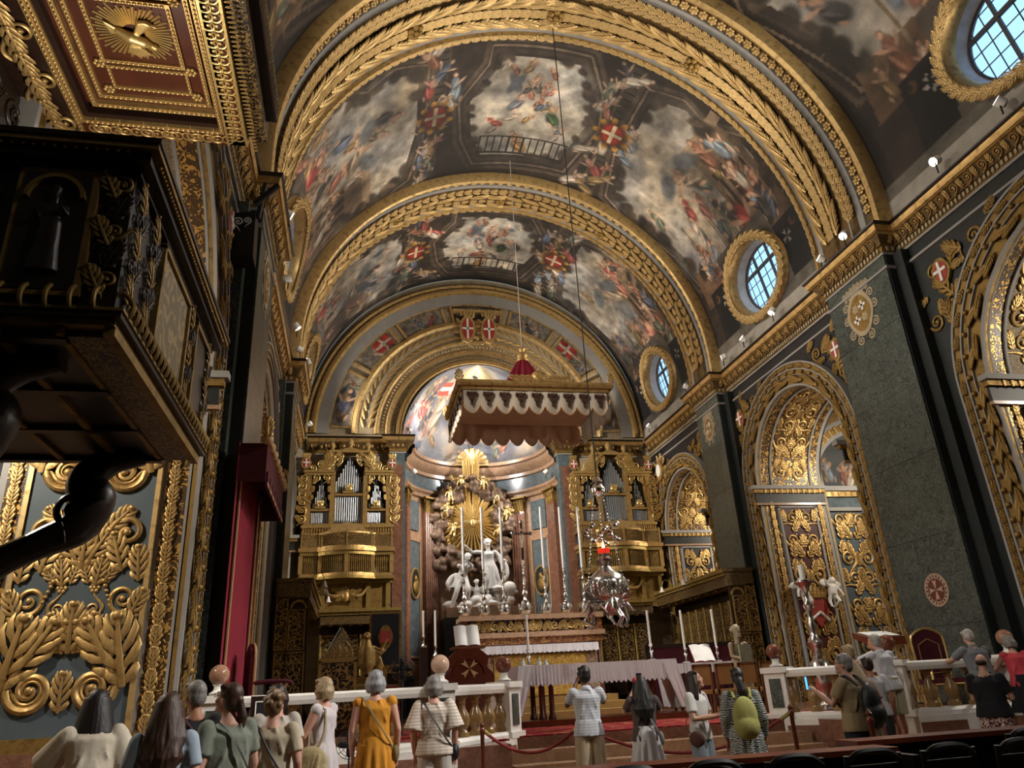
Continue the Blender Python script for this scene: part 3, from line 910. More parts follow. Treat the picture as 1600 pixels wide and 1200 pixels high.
        for i in range(m):
            u = (i + 0.5) * L / m
            c = np.array(p0) + ey * u + en * 0.08
            if c[1] < 5: continue
            A = ey * 0.03; B = np.array((0, 0, 0.055)); N = en * 0.03
            fl.add([c + a * A + b * B + d * N + np.array((0, 0, 11.16)) for a in (-1, 1) for b in (-1, 1) for d in (0, 1)], [(0, 1, 3, 2), (1, 5, 7, 3), (5, 4, 6, 7), (4, 0, 2, 6), (2, 3, 7, 6), (0, 4, 5, 1)])
    f = fl.build('dentil_row', M['stonewarm'], co, smooth=False); f['kind'] = 'stuff'
    # plinth of the vault above the cornice
    mb = MB().box(min(s * RV, s * (RV + 0.5)), max(s * RV, s * (RV + 0.5)), -13, 31, 11.5, ZV)
    struct('wall_' + nm, mb, M['stone'], smooth=False)
side(1)
side(-1)

# walls behind the camera, beyond the end, and of the chapels
mb = MB().box(-XW, XW, -13.3, -13.0, 0, 21)
struct('wall_back', mb, M['stonewarm'], smooth=False)
for s in (1, -1):
    mb = MB().box(min(s * XW, s * (XW + 0.3)), max(s * XW, s * (XW + 0.3)), -13, 0.6, 0, 11.04)
    struct('wall_right' if s > 0 else 'wall_left', mb, M['stonewarm'], smooth=False)
# ------------------------------------------------------------------ painted barrel vault
WIN = [(9.0, 10.5, 1.35, 1.1), (19.4, 10.5, 1.35, 1.1), (28.0, 10.5, 1.2, 1.05)]   # y, angle, half axes along y and along the curve

def S(deg): return RV * math.radians(deg)     # arc length on the vault

def paint_bay(y0, y1, nu, nv, seed, wy):
    """generic vault painting: three bright scenes with sky, brown painted architecture and robed figures between"""
    rr = random.Random(seed)
    L = RV * PI
    c = Canvas(0, L, y0, y1, nu, nv, (0.17, 0.14, 0.12))
    H = y1 - y0
    def Y(f): return y0 + f * H
    sky = (0.56, 0.53, 0.49)
    # painted cornice bands along the bay
    for d, w, col in ((31, 0.5, (0.22, 0.18, 0.14)), (149, 0.5, (0.22, 0.18, 0.14)), (66, 0.55, (0.23, 0.20, 0.17)), (114, 0.55, (0.23, 0.20, 0.17))):
        c.line(S(d), y0, S(d), y1, w, col)
        c.line(S(d) + 0.3, y0, S(d) + 0.3, y1, 0.06, (0.34, 0.29, 0.24))
        for k in range(int(H / 0.28)): c.line(S(d) - 0.2, y0 + 0.28 * k, S(d) + 0.2, y0 + 0.28 * k, 0.07, (0.11, 0.09, 0.08))
    for f in (0.0, 0.94):
        c.line(0, Y(f + 0.03), L, Y(f + 0.03), H * 0.05, (0.13, 0.11, 0.10))
    # side scenes
    for sd in (0, 1):
        m = (lambda d: S(d)) if sd == 0 else (lambda d: S(180 - d))
        out = [(60, 0.20), (52, 0.16), (45, 0.20), (36, 0.10), (24, 0.12), (19, 0.22), (20, 0.55), (24, 0.86), (38, 0.90), (50, 0.93), (58, 0.86), (61, 0.55)]
        for gr, w_, cl_ in ((1.20, 0.16, (0.27, 0.23, 0.19)), (1.13, 0.08, (0.40, 0.34, 0.28)), (1.07, 0.12, (0.20, 0.17, 0.14))): c.mould([(m(d), Y(f)) for d, f in out], gr, w_, cl_)
        c.poly([(m(d), Y(f)) for d, f in out], sky)
        for k in range(26):
            d = rr.uniform(24, 58); f = rr.uniform(0.18, 0.85)
            col = rr.choice([(0.62, 0.57, 0.50), (0.46, 0.46, 0.46), (0.66, 0.58, 0.46), (0.52, 0.50, 0.47), (0.42, 0.44, 0.48)])
            c.ell(m(d), Y(f), rr.uniform(0.3, 0.8), rr.uniform(0.4, 1.0), rr.uniform(-0.5, 0.5), col, 0.5, 0.7)
        # building
        f0 = 0.62 if sd else 0.10
        c.poly([(m(20), Y(f0)), (m(44), Y(f0 + 0.02)), (m(46), Y(f0 + 0.28)), (m(20), Y(f0 + 0.30))], (0.40, 0.33, 0.26))
        c.poly([(m(44), Y(f0 - 0.02)), (m(47), Y(f0 - 0.02)), (m(48), Y(f0 + 0.3)), (m(45), Y(f0 + 0.3))], (0.52, 0.44, 0.35))
        for k in range(4): c.poly([(m(26), Y(f0 + 0.04 + 0.06 * k)), (m(38), Y(f0 + 0.04 + 0.06 * k)), (m(38), Y(f0 + 0.075 + 0.06 * k)), (m(26), Y(f0 + 0.075 + 0.06 * k))], (0.20, 0.16, 0.13))
        # ground
        c.poly([(m(14), Y(0.08)), (m(24), Y(0.10)), (m(22), Y(0.5)), (m(25), Y(0.9)), (m(14), Y(0.92))], (0.36, 0.28, 0.21))
        up = 0.0 if sd == 0 else PI
        for k in range(40):   # ragged dark edge of the painted opening
            q = rr.randrange(len(out)); w_ = rr.random(); d = out[q][0] * w_ + out[(q + 1) % len(out)][0] * (1 - w_); f = out[q][1] * w_ + out[(q + 1) % len(out)][1] * (1 - w_)
            c.ell(m(d), Y(f), rr.uniform(0.10, 0.30), rr.uniform(0.15, 0.4), rr.uniform(0, 3), rr.choice([(0.15, 0.13, 0.11), (0.22, 0.19, 0.16), (0.30, 0.25, 0.20)]), 0.9, 0.3)
        for k in range(7):
            f = 0.15 + 0.1 * k; c.line(m(20), Y(f), m(30 + 8 * rr.random()), Y(f), 0.10, (0.44, 0.37, 0.29)); c.line(m(20), Y(f) + 0.12, m(32), Y(f) + 0.12, 0.05, (0.24, 0.20, 0.17))
        for k in range(36):
            d = rr.uniform(17, 34) if k < 28 else rr.uniform(36, 54)
            f = rr.uniform(0.16, 0.88)
            c.figure(m(d), Y(f), rr.uniform(0.9, 1.7), up + rr.uniform(-0.45, 0.45), rr.choice(CLOTH), rr=rr)
        c.figure(m(24), Y(0.36), 2.7, up + 0.2, (0.60, 0.20, 0.17), rr=rr)
        c.figure(m(44), Y(0.5), 1.9, up + 0.9, (0.56, 0.47, 0.36), rr=rr)
        for q in (-1, 1): c.ell(m(46), Y(0.5 + 0.1 * q), 0.30, 0.55, 0.5 * q, (0.34, 0.35, 0.36), 0.9)
        # dark painted niches beside the window with black robed knights
        wy_ = wy
        for q in (-1, 1):
            yy = wy_ + q * 2.15
            c.poly([(m(0), yy - 0.75), (m(17), yy - 0.65), (m(17), yy + 0.65), (m(0), yy + 0.75)], (0.10, 0.09, 0.09))
            c.ell(m(7), yy - 0.1 * q, 0.95, 0.50, 0, (0.05, 0.05, 0.055))
            c.ell(m(12.5), yy - 0.1 * q, 0.42, 0.40, 0, (0.06, 0.06, 0.065))
            c.ell(m(14.5), yy + 0.35 * q, 0.16, 0.15, 0, (0.36, 0.25, 0.18))
            c.ell(m(14.8), yy + 0.42 * q, 0.10, 0.08, 0, (0.16, 0.12, 0.10))
            for a in range(4):   # white eight pointed cross
                an = a * PI / 2 + 0.3
                pts = []
                for rad, da in ((0.03, 0), (0.26, -0.32), (0.20, 0.0), (0.26, 0.32)):
                    pts.append((m(12.5) + rad * math.cos(an + da), yy - 0.1 * q + rad * math.sin(an + da)))
                c.poly(pts, (0.62, 0.60, 0.56))
    # crown scene
    oc = [(100, 0.17), (80, 0.17), (75, 0.33), (73, 0.50), (77, 0.80), (99, 0.82), (103, 0.66), (105, 0.44), (100, 0.26)]
    for gr, w_, cl_ in ((1.30, 0.16, (0.27, 0.23, 0.19)), (1.2, 0.08, (0.40, 0.34, 0.28)), (1.1, 0.14, (0.21, 0.18, 0.15))): c.mould([(S(d), Y(f)) for d, f in oc], gr, w_, cl_)
    c.poly([(S(d), Y(f)) for d, f in oc], (0.58, 0.55, 0.50))
    for k in range(34):
        d = rr.uniform(77, 101); f = rr.uniform(0.22, 0.76)
        col = rr.choice([(0.62, 0.58, 0.52), (0.50, 0.50, 0.49), (0.66, 0.60, 0.50), (0.54, 0.52, 0.50)])
        c.ell(S(d), Y(f), rr.uniform(0.3, 0.8), rr.uniform(0.2, 0.5), rr.uniform(-0.5, 0.5), col, 0.5, 0.7)
    for (d, f, h, cl) in ((92, 0.42, 1.2, (0.33, 0.34, 0.36)), (83, 0.48, 1.3, (0.20, 0.30, 0.16)), (86, 0.33, 0.9, (0.62, 0.42, 0.34)), (89, 0.30, 0.9, (0.60, 0.44, 0.36)), (90, 0.70, 1.4, (0.52, 0.36, 0.16)), (97, 0.60, 0.9, (0.50, 0.45, 0.40)), (80, 0.62, 0.9, (0.56, 0.50, 0.44))):
        c.figure(S(d), Y(f), h, -PI / 2 + rr.uniform(-0.5, 0.5), cl, rr=rr)
    for k in range(16): c.figure(S(rr.uniform(77, 102)), Y(rr.uniform(0.2, 0.64)), rr.uniform(0.5, 0.9), -PI / 2 + rr.uniform(-1, 1), rr.choice(CLOTH), rr=rr)
    for q in range(30):
        a_, b_ = oc[q % 9], oc[(q + 1) % 9]; w_ = rr.random(); c.ell(S(a_[0] * w_ + b_[0] * (1 - w_)), Y(a_[1] * w_ + b_[1] * (1 - w_)), rr.uniform(0.1, 0.28), rr.uniform(0.1, 0.25), rr.uniform(0, 3), rr.choice([(0.15, 0.13, 0.11), (0.24, 0.20, 0.17)]), 0.9, 0.3)
    for q in (-1, 1): c.ell(S(94) , Y(0.33), 0.16, 0.5, 0.5 * q, (0.30, 0.31, 0.33), 0.9)
    # painted railing
    for k in range(13):
        d = 76 + 24 * k / 12
        c.line(S(d), Y(0.68), S(d), Y(0.80), 0.06, (0.12, 0.10, 0.09))
    c.line(S(75.5), Y(0.68), S(100.5), Y(0.68), 0.08, (0.14, 0.12, 0.10)); c.line(S(75.5), Y(0.80), S(100.5), Y(0.80), 0.10, (0.14, 0.12, 0.10))
    # figure clusters on the painted architecture between the scenes, with red cross shields
    for d0 in (66, 114):
        for k in range(16):
            f = 0.10 + 0.055 * k + rr.uniform(-0.03, 0.03)
            c.figure(S(d0 + rr.uniform(-5.5, 5.5)), Y(f), rr.uniform(0.9, 1.5), -PI / 2 + rr.uniform(-1.2, 1.2), rr.choice(CLOTH), (0.60, 0.50, 0.42), rr=rr)
        yy = Y(0.5)
        for k in range(9):
            an = k * 2 * PI / 9
            c.ell(S(d0) + 0.55 * math.cos(an), yy + 0.62 * math.sin(an), 0.16, 0.11, an, (0.60, 0.44, 0.18))
        c.ell(S(d0), yy, 0.5, 0.56, 0, (0.16, 0.11, 0.08))
        c.ell(S(d0), yy, 0.40, 0.46, 0, (0.48, 0.15, 0.10))
        c.line(S(d0) - 0.38, yy, S(d0) + 0.38, yy, 0.12, (0.66, 0.60, 0.50)); c.line(S(d0), yy - 0.42, S(d0), yy + 0.42, 0.12, (0.66, 0.60, 0.50))
    # grey border at the foot of the vault, framed
    for sd in (0, 1):
        m = (lambda d: S(d)) if sd == 0 else (lambda d: S(180 - d))
        a, b = sorted((m(0), m(3)))
        c.poly([(a, y0), (b, y0), (b, y1), (a, y1)], (0.33, 0.31, 0.28))
        a, b = sorted((m(2.2), m(23)))
        c.poly([(a, wy - 1.75), (b, wy - 1.55), (b, wy + 1.55), (a, wy + 1.75)], (0.30, 0.27, 0.24))
    c.mottle(0.16, 4); c.mottle(0.10, 24)
    return c

def vault(y0, y1, nu, nv, seed, win):
    c = paint_bay(y0, y1, nu, nv, seed, win[0] if win else (y0 + y1) / 2)
    th = c.U / RV
    P = np.stack([RV * np.cos(th), c.V, ZV + RV * np.sin(th)], -1)
    keep = np.ones(c.U.shape, bool)
    if win:
        y, d, a, b = win
        for dd in (d, 180 - d):
            keep &= ((c.V - y) / (a + 0.1)) ** 2 + ((c.U - S(dd)) / (b + 0.1)) ** 2 > 1
    o = link('ceiling', paint_mesh('ceiling', P, c, M['fresco'], keep))
    o['kind'] = 'structure'
    o['label'] = 'painted barrel vault bay with bright sky scenes and robed figures'
    return o
vault(-13.0, 0.8, 60, 40, 1, None)
vault(2.8, 13.6, 420, 200, 2, WIN[0])
vault(16.0, 23.2, 860, 320, 3, WIN[1])
vault(24.8, 31.0, 600, 220, 5, WIN[2])

# round windows: splayed opening, gilded leaf frame, mullions, glazing
wn = 0
def oval_window(s, y, d, a, b):
    global wn
    wn += 1
    th = math.radians(d)
    n = np.array((s * math.cos(th), 0, math.sin(th)))       # outward normal
    ev = np.array((-s * math.sin(th), 0, math.cos(th)))     # up the curve
    eu = np.array((0, 1.0, 0))
    o = np.array((s * RV * math.cos(th), y, ZV + RV * math.sin(th)))
    root = thing('window_%d' % wn, None, None, tuple(o)); root['kind'] = 'structure'
    def mk(t, ra, rb, k): return eu * ra * math.cos(t) + ev * rb * math.sin(t) + n * k
    T = np.linspace(0, 2 * PI, 49)[:-1]
    # surface of the cylinder is followed approximately by dipping the frame
    def dip(v): return RV - math.sqrt(max(RV * RV - v * v, 0))
    mb = MB()
    prof = [(1.02, 0.30), (1.02, -0.03), (1.10, -0.16), (1.20, -0.18), (1.28, -0.10), (1.33, 0.10)]
    G = [[mk(t, a * k, b * k, q - dip(b * k * math.sin(t))) for k, q in prof] for t in T]
    mb.grid(G, closeu=True).build('window_frame', M['goldlight'], root)
    mb = MB()
    G = [[mk(t, a * k, b * k, q) for k, q in ((1.03, -0.02), (0.99, 0.45), (0.97, 0.5))] for t in T]
    mb.grid(G, closeu=True).build('window_reveal', plain('white_plaster', hexc('dad8d8'), 0.8), root)
    ga, gb = a * 0.98, b * 0.98
    V = [mk(t, ga, gb, 0.44) for t in T]
    MB().add(V + [n * 0.44], [(i, (i + 1) % 48, 48) for i in range(48)]).build('pane', M['glass'], root)
    mb = MB(); fine = MB()
    def bar(B, p, q, w):
        p, q = np.array(p), np.array(q)
        t = (q - p) / np.linalg.norm(q - p); sd = np.cross(t, n)
        B.sweep([(-w, -w), (w, -w), (w, w), (-w, w)], [(p, sd, n), (q, sd, n)], True)
    for f in (-0.30, 0.30):
        h = gb * math.sqrt(1 - f * f)
        bar(mb, eu * ga * f - ev * h + n * 0.42, eu * ga * f + ev * h + n * 0.42, 0.035)
    h = ga * math.sqrt(1 - 0.42 ** 2)
    bar(mb, -eu * h + ev * gb * 0.42 + n * 0.42, eu * h + ev * gb * 0.42 + n * 0.42, 0.045)
    for f in (-0.78, -0.54, -0.06, 0.06, 0.54, 0.78):
        if abs(f) < 0.1: f = 0.0
        h = gb * math.sqrt(1 - f * f); bar(fine, eu * ga * f - ev * h + n * 0.42, eu * ga * f + ev * h + n * 0.42, 0.010)
    for f in (-0.6, -0.25, 0.1, 0.75):
        h = ga * math.sqrt(1 - f * f); bar(fine, -eu * h + ev * gb * f + n * 0.42, eu * h + ev * gb * f + n * 0.42, 0.010)
    wm = plain('window_wood', hexc('4a4440'), 0.6)
    mb.tube([mk(t, ga, gb, 0.42) for t in T], 0.04, 6, closed=True)
    mb.build('mullion', wm, root); fine.build('glazing_bar', wm, root)
    N = 34
    for i in range(N):
        t = 2 * PI * i / N
        c = mk(t, a * 1.18, b * 1.18, -0.16 - dip(b * 1.18 * math.sin(t)))
        tg = eu * -a * math.sin(t) + ev * b * math.cos(t); tg /= np.linalg.norm(tg)
        sd = np.cross(tg, -n)
        for k in (-1, 1):
            ax = tg * math.cos(0.35) + sd * k * math.sin(0.35)
            link('palm_leaf', ORN['leafl'], root, frame(c - ax * 0.05, np.cross(ax, -n) * 0.36, ax * 0.40, -n * 0.36))
for (y, d, a, b) in WIN:
    for s in (1, -1): oval_window(s, y, d, a, b)

ORN['scalel'] = MB().prism([(-0.34, 0), (-0.36, 0.5), (-0.2, 0.85), (0, 1.0), (0.2, 0.85), (0.36, 0.5), (0.34, 0)], 0, 0.12).mesh('scale', M['goldlight'], False)
# transverse ribs of the vault
def rib_path(R, n=90):
    P = [((R, 0, ZC), (-1, 0, 0), (0, 1, 0))]
    base = [((0, 0, ZV), (math.cos(t), 0, math.sin(t)), (0, 1, 0)) for t in np.linspace(0, PI, n)]
    st0 = ((0, 0, ZC - 0.02), (1, 0, 0), (0, 1, 0)); st1 = ((0, 0, ZC - 0.02), (-1, 0, 0), (0, 1, 0))
    return [st0] + base + [st1]

def rib(y0, y1, near):
    W = y1 - y0
    Y = lambda f: y0 + W * f
    bands = [('goldlight', [(RV + 0.15, Y(0)), (RR - 0.02, Y(0.0)), (RR - 0.16, Y(0.02)), (RR - 0.20, Y(0.06)), (RR - 0.10, Y(0.10)), (RR, Y(0.105))]),
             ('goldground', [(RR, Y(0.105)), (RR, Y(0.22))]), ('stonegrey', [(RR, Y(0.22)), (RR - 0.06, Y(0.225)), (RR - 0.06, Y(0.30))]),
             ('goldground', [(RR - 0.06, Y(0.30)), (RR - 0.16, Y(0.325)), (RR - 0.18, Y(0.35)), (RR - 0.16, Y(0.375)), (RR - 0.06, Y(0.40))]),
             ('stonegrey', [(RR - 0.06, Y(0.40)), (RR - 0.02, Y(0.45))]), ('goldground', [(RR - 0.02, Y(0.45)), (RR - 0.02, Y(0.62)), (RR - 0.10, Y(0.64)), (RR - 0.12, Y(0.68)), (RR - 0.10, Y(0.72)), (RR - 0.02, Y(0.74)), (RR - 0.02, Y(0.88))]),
             ('stonegrey', [(RR - 0.02, Y(0.88)), (RR - 0.04, Y(0.93))]), ('gold', [(RR - 0.04, Y(0.93)), (RR - 0.13, Y(0.95)), (RR - 0.13, Y(0.98)), (RR, Y(1.0)), (RV + 0.15, Y(1.0))])]
    o = sweep_bands(bands, rib_path(RR), 'trim_rib')
    o['label'] = 'gilded transverse rib of the vault with palm leaves'
    def mp(dr):
        def f(a, y):   # a angle, y world
            R = RR - dr
            return ((R * math.cos(a), y, ZV + R * math.sin(a)), (0, 1, 0), (-math.sin(a), 0, math.cos(a)), (-math.cos(a), 0, -math.sin(a)))
        return f
    k = W / 2.8
    n = 78 if near else 66
    for i in range(n):
        a = PI * (i + 0.5) / n
        dirn = 0 if a < PI / 2 else PI          # leaves climb towards the crown from both sides
        place('flowerl', 'rosette', o, mp(0.02), a, Y(0.165), 0.26 * k + 0.02, a * 3, False, 0.9)
        sg = 1 if dirn == 0 else -1
        for q in (-1, 1): place('leafl', 'acanthus_leaf', o, mp(0.15), a, Y(0.35) + q * 0.035 * k, 0.36 * k + 0.05, dirn - 0.3 * q * sg, False, 0.6)
        if i % 2 == 0:
            for q in (-1, 1): place('palml', 'palm_leaf', o, mp(0.03), a, Y(0.68) + q * W * 0.085, 0.98 * k + 0.12, dirn - 0.22 * q * sg, False, 0.8)
        place('scalel', 'scale', o, mp(0.11), a, Y(0.68), 0.40 * k, dirn, False, 0.6)
        place('leafl', 'acanthus_leaf', o, mp(0.12), a, Y(0.965), 0.30 * k + 0.04, dirn + 0.2, False, 0.6)
    for a in (PI / 2, PI * 0.31, PI * 0.69):
        place('flowerd', 'boss', o, mp(0.10), a, Y(0.68), 0.50 * k, 0, False, 1.2)
for i in range(2): rib(*((13.4, 16.25), (22.95, 25.0))[i], i == 0)
rib0 = sweep_bands([('stonewarm', [(RV + 0.15, 0.6), (RR, 0.6), (RR, 3.0), (RV + 0.15, 3.0)])], rib_path(RR, 40), 'trim_rib')
# ------------------------------------------------------------------ end wall with the apse
YE, ZA, RA = 31.0, 11.95, 3.45
def semi(R, y, n=64, a0=0.0, a1=PI):
    return [((0, y, ZA), (math.cos(t), 0, math.sin(t)), (0, -1, 0)) for t in np.linspace(a0, a1, n)]
mb = MB()
T = np.linspace(0, PI, 65)
mb.grid([[(RA * math.cos(t), YE + 0.02, ZA + RA * math.sin(t)), (8.2 * math.cos(t), YE + 0.02, ZA + 8.2 * math.sin(t))] for t in T])
mb.box(-8.2, -RA, YE, YE + 0.3, 0.0, ZA).box(RA, 8.2, YE, YE + 0.3, 0, ZA)
endw = struct('wall_end', mb, M['stonewarm'], smooth=False)
bands = [('goldlight', [(7.62, 0.0), (7.62, 0.12), (7.50, 0.22), (7.40, 0.20), (7.38, 0.12)]), ('golddark', [(7.38, 0.12), (7.28, 0.22), (7.14, 0.22), (7.05, 0.12)]), ('stonegrey', [(7.05, 0.12), (6.55, 0.10), (6.55, 0.0)]),
         ('goldlight', [(5.62, 0.0), (5.60, 0.16), (5.46, 0.20), (5.36, 0.12)]), ('stonewarm', [(5.36, 0.12), (5.30, 0.10), (4.66, 0.06)]),
         ('goldlight', [(4.66, 0.06), (4.60, 0.16), (4.50, 0.16), (4.44, 0.08)]), ('stonewarm', [(4.44, 0.08), (4.20, 0.04)]), ('goldlight', [(4.20, 0.04), (4.14, 0.12), (4.02, 0.12), (3.98, 0.0)]),
         ('stonewarm', [(3.98, 0.0), (3.76, -0.05)]), ('gold', [(3.76, -0.05), (3.70, 0.06), (3.52, 0.06), (RA, -0.12), (RA, -0.6)])]
ea = sweep_bands(bands, semi(1, YE), 'trim_apse_arch')
def emap(off):
    def f(a, r): return ((r * math.cos(a), YE - off, ZA + r * math.sin(a)), (-math.cos(a), 0, -math.sin(a)), (-math.sin(a), 0, math.cos(a)), (0, -1, 0))
    return f
for i in range(84):
    a = PI * (i + 0.5) / 84
    d = 0 if a < PI / 2 else PI
    place('leafl', 'acanthus_leaf', ea, emap(0.21), a, 7.22, 0.34, d, False, 0.6)
    if i % 2 == 0:
        for q in (-1, 1): place('palml', 'palm_leaf', ea, emap(0.08), a, 5.0 + 0.10 * q, 0.52, d + 0.35 * q * (1 if d == 0 else -1), False, 0.7)
    place('beadl', 'bead', ea, emap(0.02), a, 4.32, 0.13, 0, False, 0.8)
    place('beadd', 'bead', ea, emap(-0.02), a, 3.87, 0.10, 0, False, 0.8)
    place('leafg', 'acanthus_leaf', ea, emap(0.06), a, 3.62, 0.17, d, False, 0.6)
# painted panels between the arch bands
def arc_panel(a0, a1, kind, seed):
    rr = random.Random(seed)
    R0, R1 = 5.70, 6.48
    nu, nv = int(4 * (a1 - a0)), 44
    c = Canvas(math.radians(a0) * 6.1, math.radians(a1) * 6.1, R0, R1 , nu, nv, (0.44, 0.41, 0.36) if kind != 'dark' else (0.22, 0.19, 0.17))
    mid = math.radians((a0 + a1) / 2) * 6.1; L = math.radians(a1 - a0) * 6.1
    for k in range(14): c.ell(mid + rr.uniform(-0.5, 0.5) * L, rr.uniform(R0, R1), 0.35, 0.2, rr.uniform(0, 3), rr.choice([(0.50, 0.47, 0.42), (0.36, 0.35, 0.33), (0.54, 0.50, 0.44)]), 0.5, 0.7)
    for k in range(5 if kind != 'dark' else 9):
        c.figure(mid + rr.uniform(-0.36, 0.36) * L, rr.uniform(R0 + 0.2, R1 - 0.25), rr.uniform(0.5, 0.85), PI / 2 + rr.uniform(-1, 1), rr.choice(CLOTH), rr=rr)
    if kind == 'flag':
        q = 0.42
        s_ = 1 if a0 < 90 else -1
        fx = mid + (0.22 * L)
        if a0 < 90: fx = mid + 0.22 * L
        else: fx = mid - 0.22 * L
        c.poly([(fx - 0.5, 5.85), (fx + 0.45, 5.80), (fx + 0.5, 6.40), (fx - 0.4, 6.44)], (0.58, 0.18, 0.14))
        c.line(fx - 0.45, 6.12, fx + 0.48, 6.10, 0.13, (0.66, 0.62, 0.56)); c.line(fx, 5.82, fx + 0.05, 6.42, 0.13, (0.66, 0.62, 0.56))
    if kind == 'angel':
        up = 0.0 if a0 < 90 else PI
        cu = mid
        for q in (-1, 1): c.ell(cu + (0.15 if a0 < 90 else -0.15), 6.1 + 0.24 * q, 0.45, 0.14, 0.2 * q, (0.13, 0.14, 0.18))
        c.ell(cu - (0.75 if a0 < 90 else -0.75), 6.1, 0.30, 0.34, 0, (0.38, 0.38, 0.40))
        c.figure(cu - (0.05 if a0 < 90 else -0.05), 6.1, 1.75, up, (0.42, 0.30, 0.18), rr=rr)
        c.ell(cu - (0.35 if a0 < 90 else -0.35), 6.1, 0.3, 0.22, 0, (0.22, 0.26, 0.36), 0.8)
    c.mottle(0.12, 6)
    A = c.U / 6.1
    P = np.stack([c.V * np.cos(A), np.full(A.shape, YE - 0.03), ZA + c.V * np.sin(A)], -1)
    o = link('painted_panel', paint_mesh('painted_panel', P, c, M['fresco']), ea)
    mb = MB()
    fr = [[((r * math.cos(a), YE, ZA + r * math.sin(a))) for r in (5.66, 6.52)] for a in (math.radians(a0), math.radians(a1))]
    for a, w in ((math.radians(a0) - 0.008, 0.016), (math.radians(a1) - 0.008, 0.016)):
        V = [(r * math.cos(a + b * w), YE - d, ZA + r * math.sin(a + b * w)) for r in (5.62, 6.56) for b in (0, 1) for d in (0, 0.07)]
        mb.add(V, [(0, 1, 3, 2), (4, 6, 7, 5), (0, 4, 5, 1), (2, 3, 7, 6), (1, 5, 7, 3)])
    for R in (5.66, 6.52):
        mb.sweep([(R - 0.035, 0), (R - 0.035, 0.07), (R + 0.035, 0.07), (R + 0.035, 0)], semi(1, YE, 16, math.radians(a0), math.radians(a1)))
    mb.build('panel_frame', M['goldlight'], o)
for q, (a0, a1, kd) in enumerate(((3, 27, 'angel'), (31, 51, 'flag'), (55, 75, 'arms'), (79, 101, 'dark'), (105, 125, 'arms'), (129, 149, 'flag'), (153, 177, 'angel'))):
    arc_panel(a0, a1, kd, 40 + q)
# twin crowned shields over the apse arch
tw = thing('shield_pair', 'pair of crowned gilt oval shields with red and white crosses above the apse arch', 'coat of arms', (0, YE - 0.22, 17.15))
for sx in (-1, 1):
    mb = MB(); mb.prism([(0.5 * 0.72 * math.cos(t), 0.68 * math.sin(t)) for t in np.linspace(0, 2 * PI, 28)[:-1]], 0, 0.16)
    sh = mb.build('shield_frame', M['goldlight'], tw, mw=frame((sx * 0.50, 0, -0.1), (1, 0, 0), (0, 0, 1), (0, -1, 0)))
    mb = MB(); mb.prism([(0.27 * math.cos(t), 0.52 * math.sin(t)) for t in np.linspace(0, 2 * PI, 28)[:-1]], 0.16, 0.19)
    f = mb.build('shield_field', M['red'], sh)
    mb = MB().cbox((0, 0, 0.2), (0.09, 0.98, 0.03)).cbox((0, 0, 0.2), (0.5, 0.09, 0.03))
    mb.build('cross', M['whitemarble'], sh)
    for i in range(8):
        t = i * PI / 4 + 0.2
        link('acanthus_leaf', ORN['leafl'], sh, TRS((0.37 * math.cos(t), 0.66 * math.sin(t), 0.08), (0, 0, t - PI / 2), (0.26, 0.26, 0.3)))
    for i in range(5):
        link('crown_point', ORN['leafl'], sh, TRS((0.13 * (i - 2), 0.66, 0.1), (0, 0, -0.12 * (i - 2)), (0.26, 0.30, 0.3)))
MB().box(-1.15, 1.15, -0.15, 0.1, 0.78, 0.92).build('crown_band', M['goldlight'], tw)

mb = MB().box(-8.4, 8.4, 35.6, 35.9, 0, 22).box(-8.7, -8.2, 31.2, 35.9, 0, 22).box(8.2, 8.7, 31.2, 35.9, 0, 22).box(-8.7, 8.7, 31.2, 35.9, 20.6, 20.9)  # unseen shell added round the apse to keep sky light from leaking in
struct('wall_outer', mb, M['stonewarm'], smooth=False)
# apse: semicircular wall, entablature and painted half dome
AA = np.linspace(PI, 0, 49)       # from x=-R to x=+R going behind
def apse_path(n=49): return [((0, YE, 0), (math.cos(t), math.sin(t), 0), (0, 0, 1)) for t in np.linspace(PI, 0, n)]
aw = sweep_bands([('pinkmarble', [(RA, FL), (RA, 9.9)])], apse_path(), 'wall_apse')
en = sweep_bands([('pinkmarble', [(RA, 9.75), (RA - 0.12, 9.80), (RA - 0.12, 9.95), (RA - 0.22, 10.05), (RA - 0.22, 10.15)]), ('bluemarble', [(RA - 0.10, 10.15), (RA - 0.10, 10.75)]),
                  ('pinkmarble', [(RA - 0.10, 10.75), (RA - 0.20, 10.80), (RA - 0.20, 10.95), (RA - 0.42, 11.15), (RA - 0.45, 11.35), (RA - 0.55, 11.40), (RA - 0.55, 11.55), (RA, 11.60)])], apse_path(), 'trim_apse_cornice')
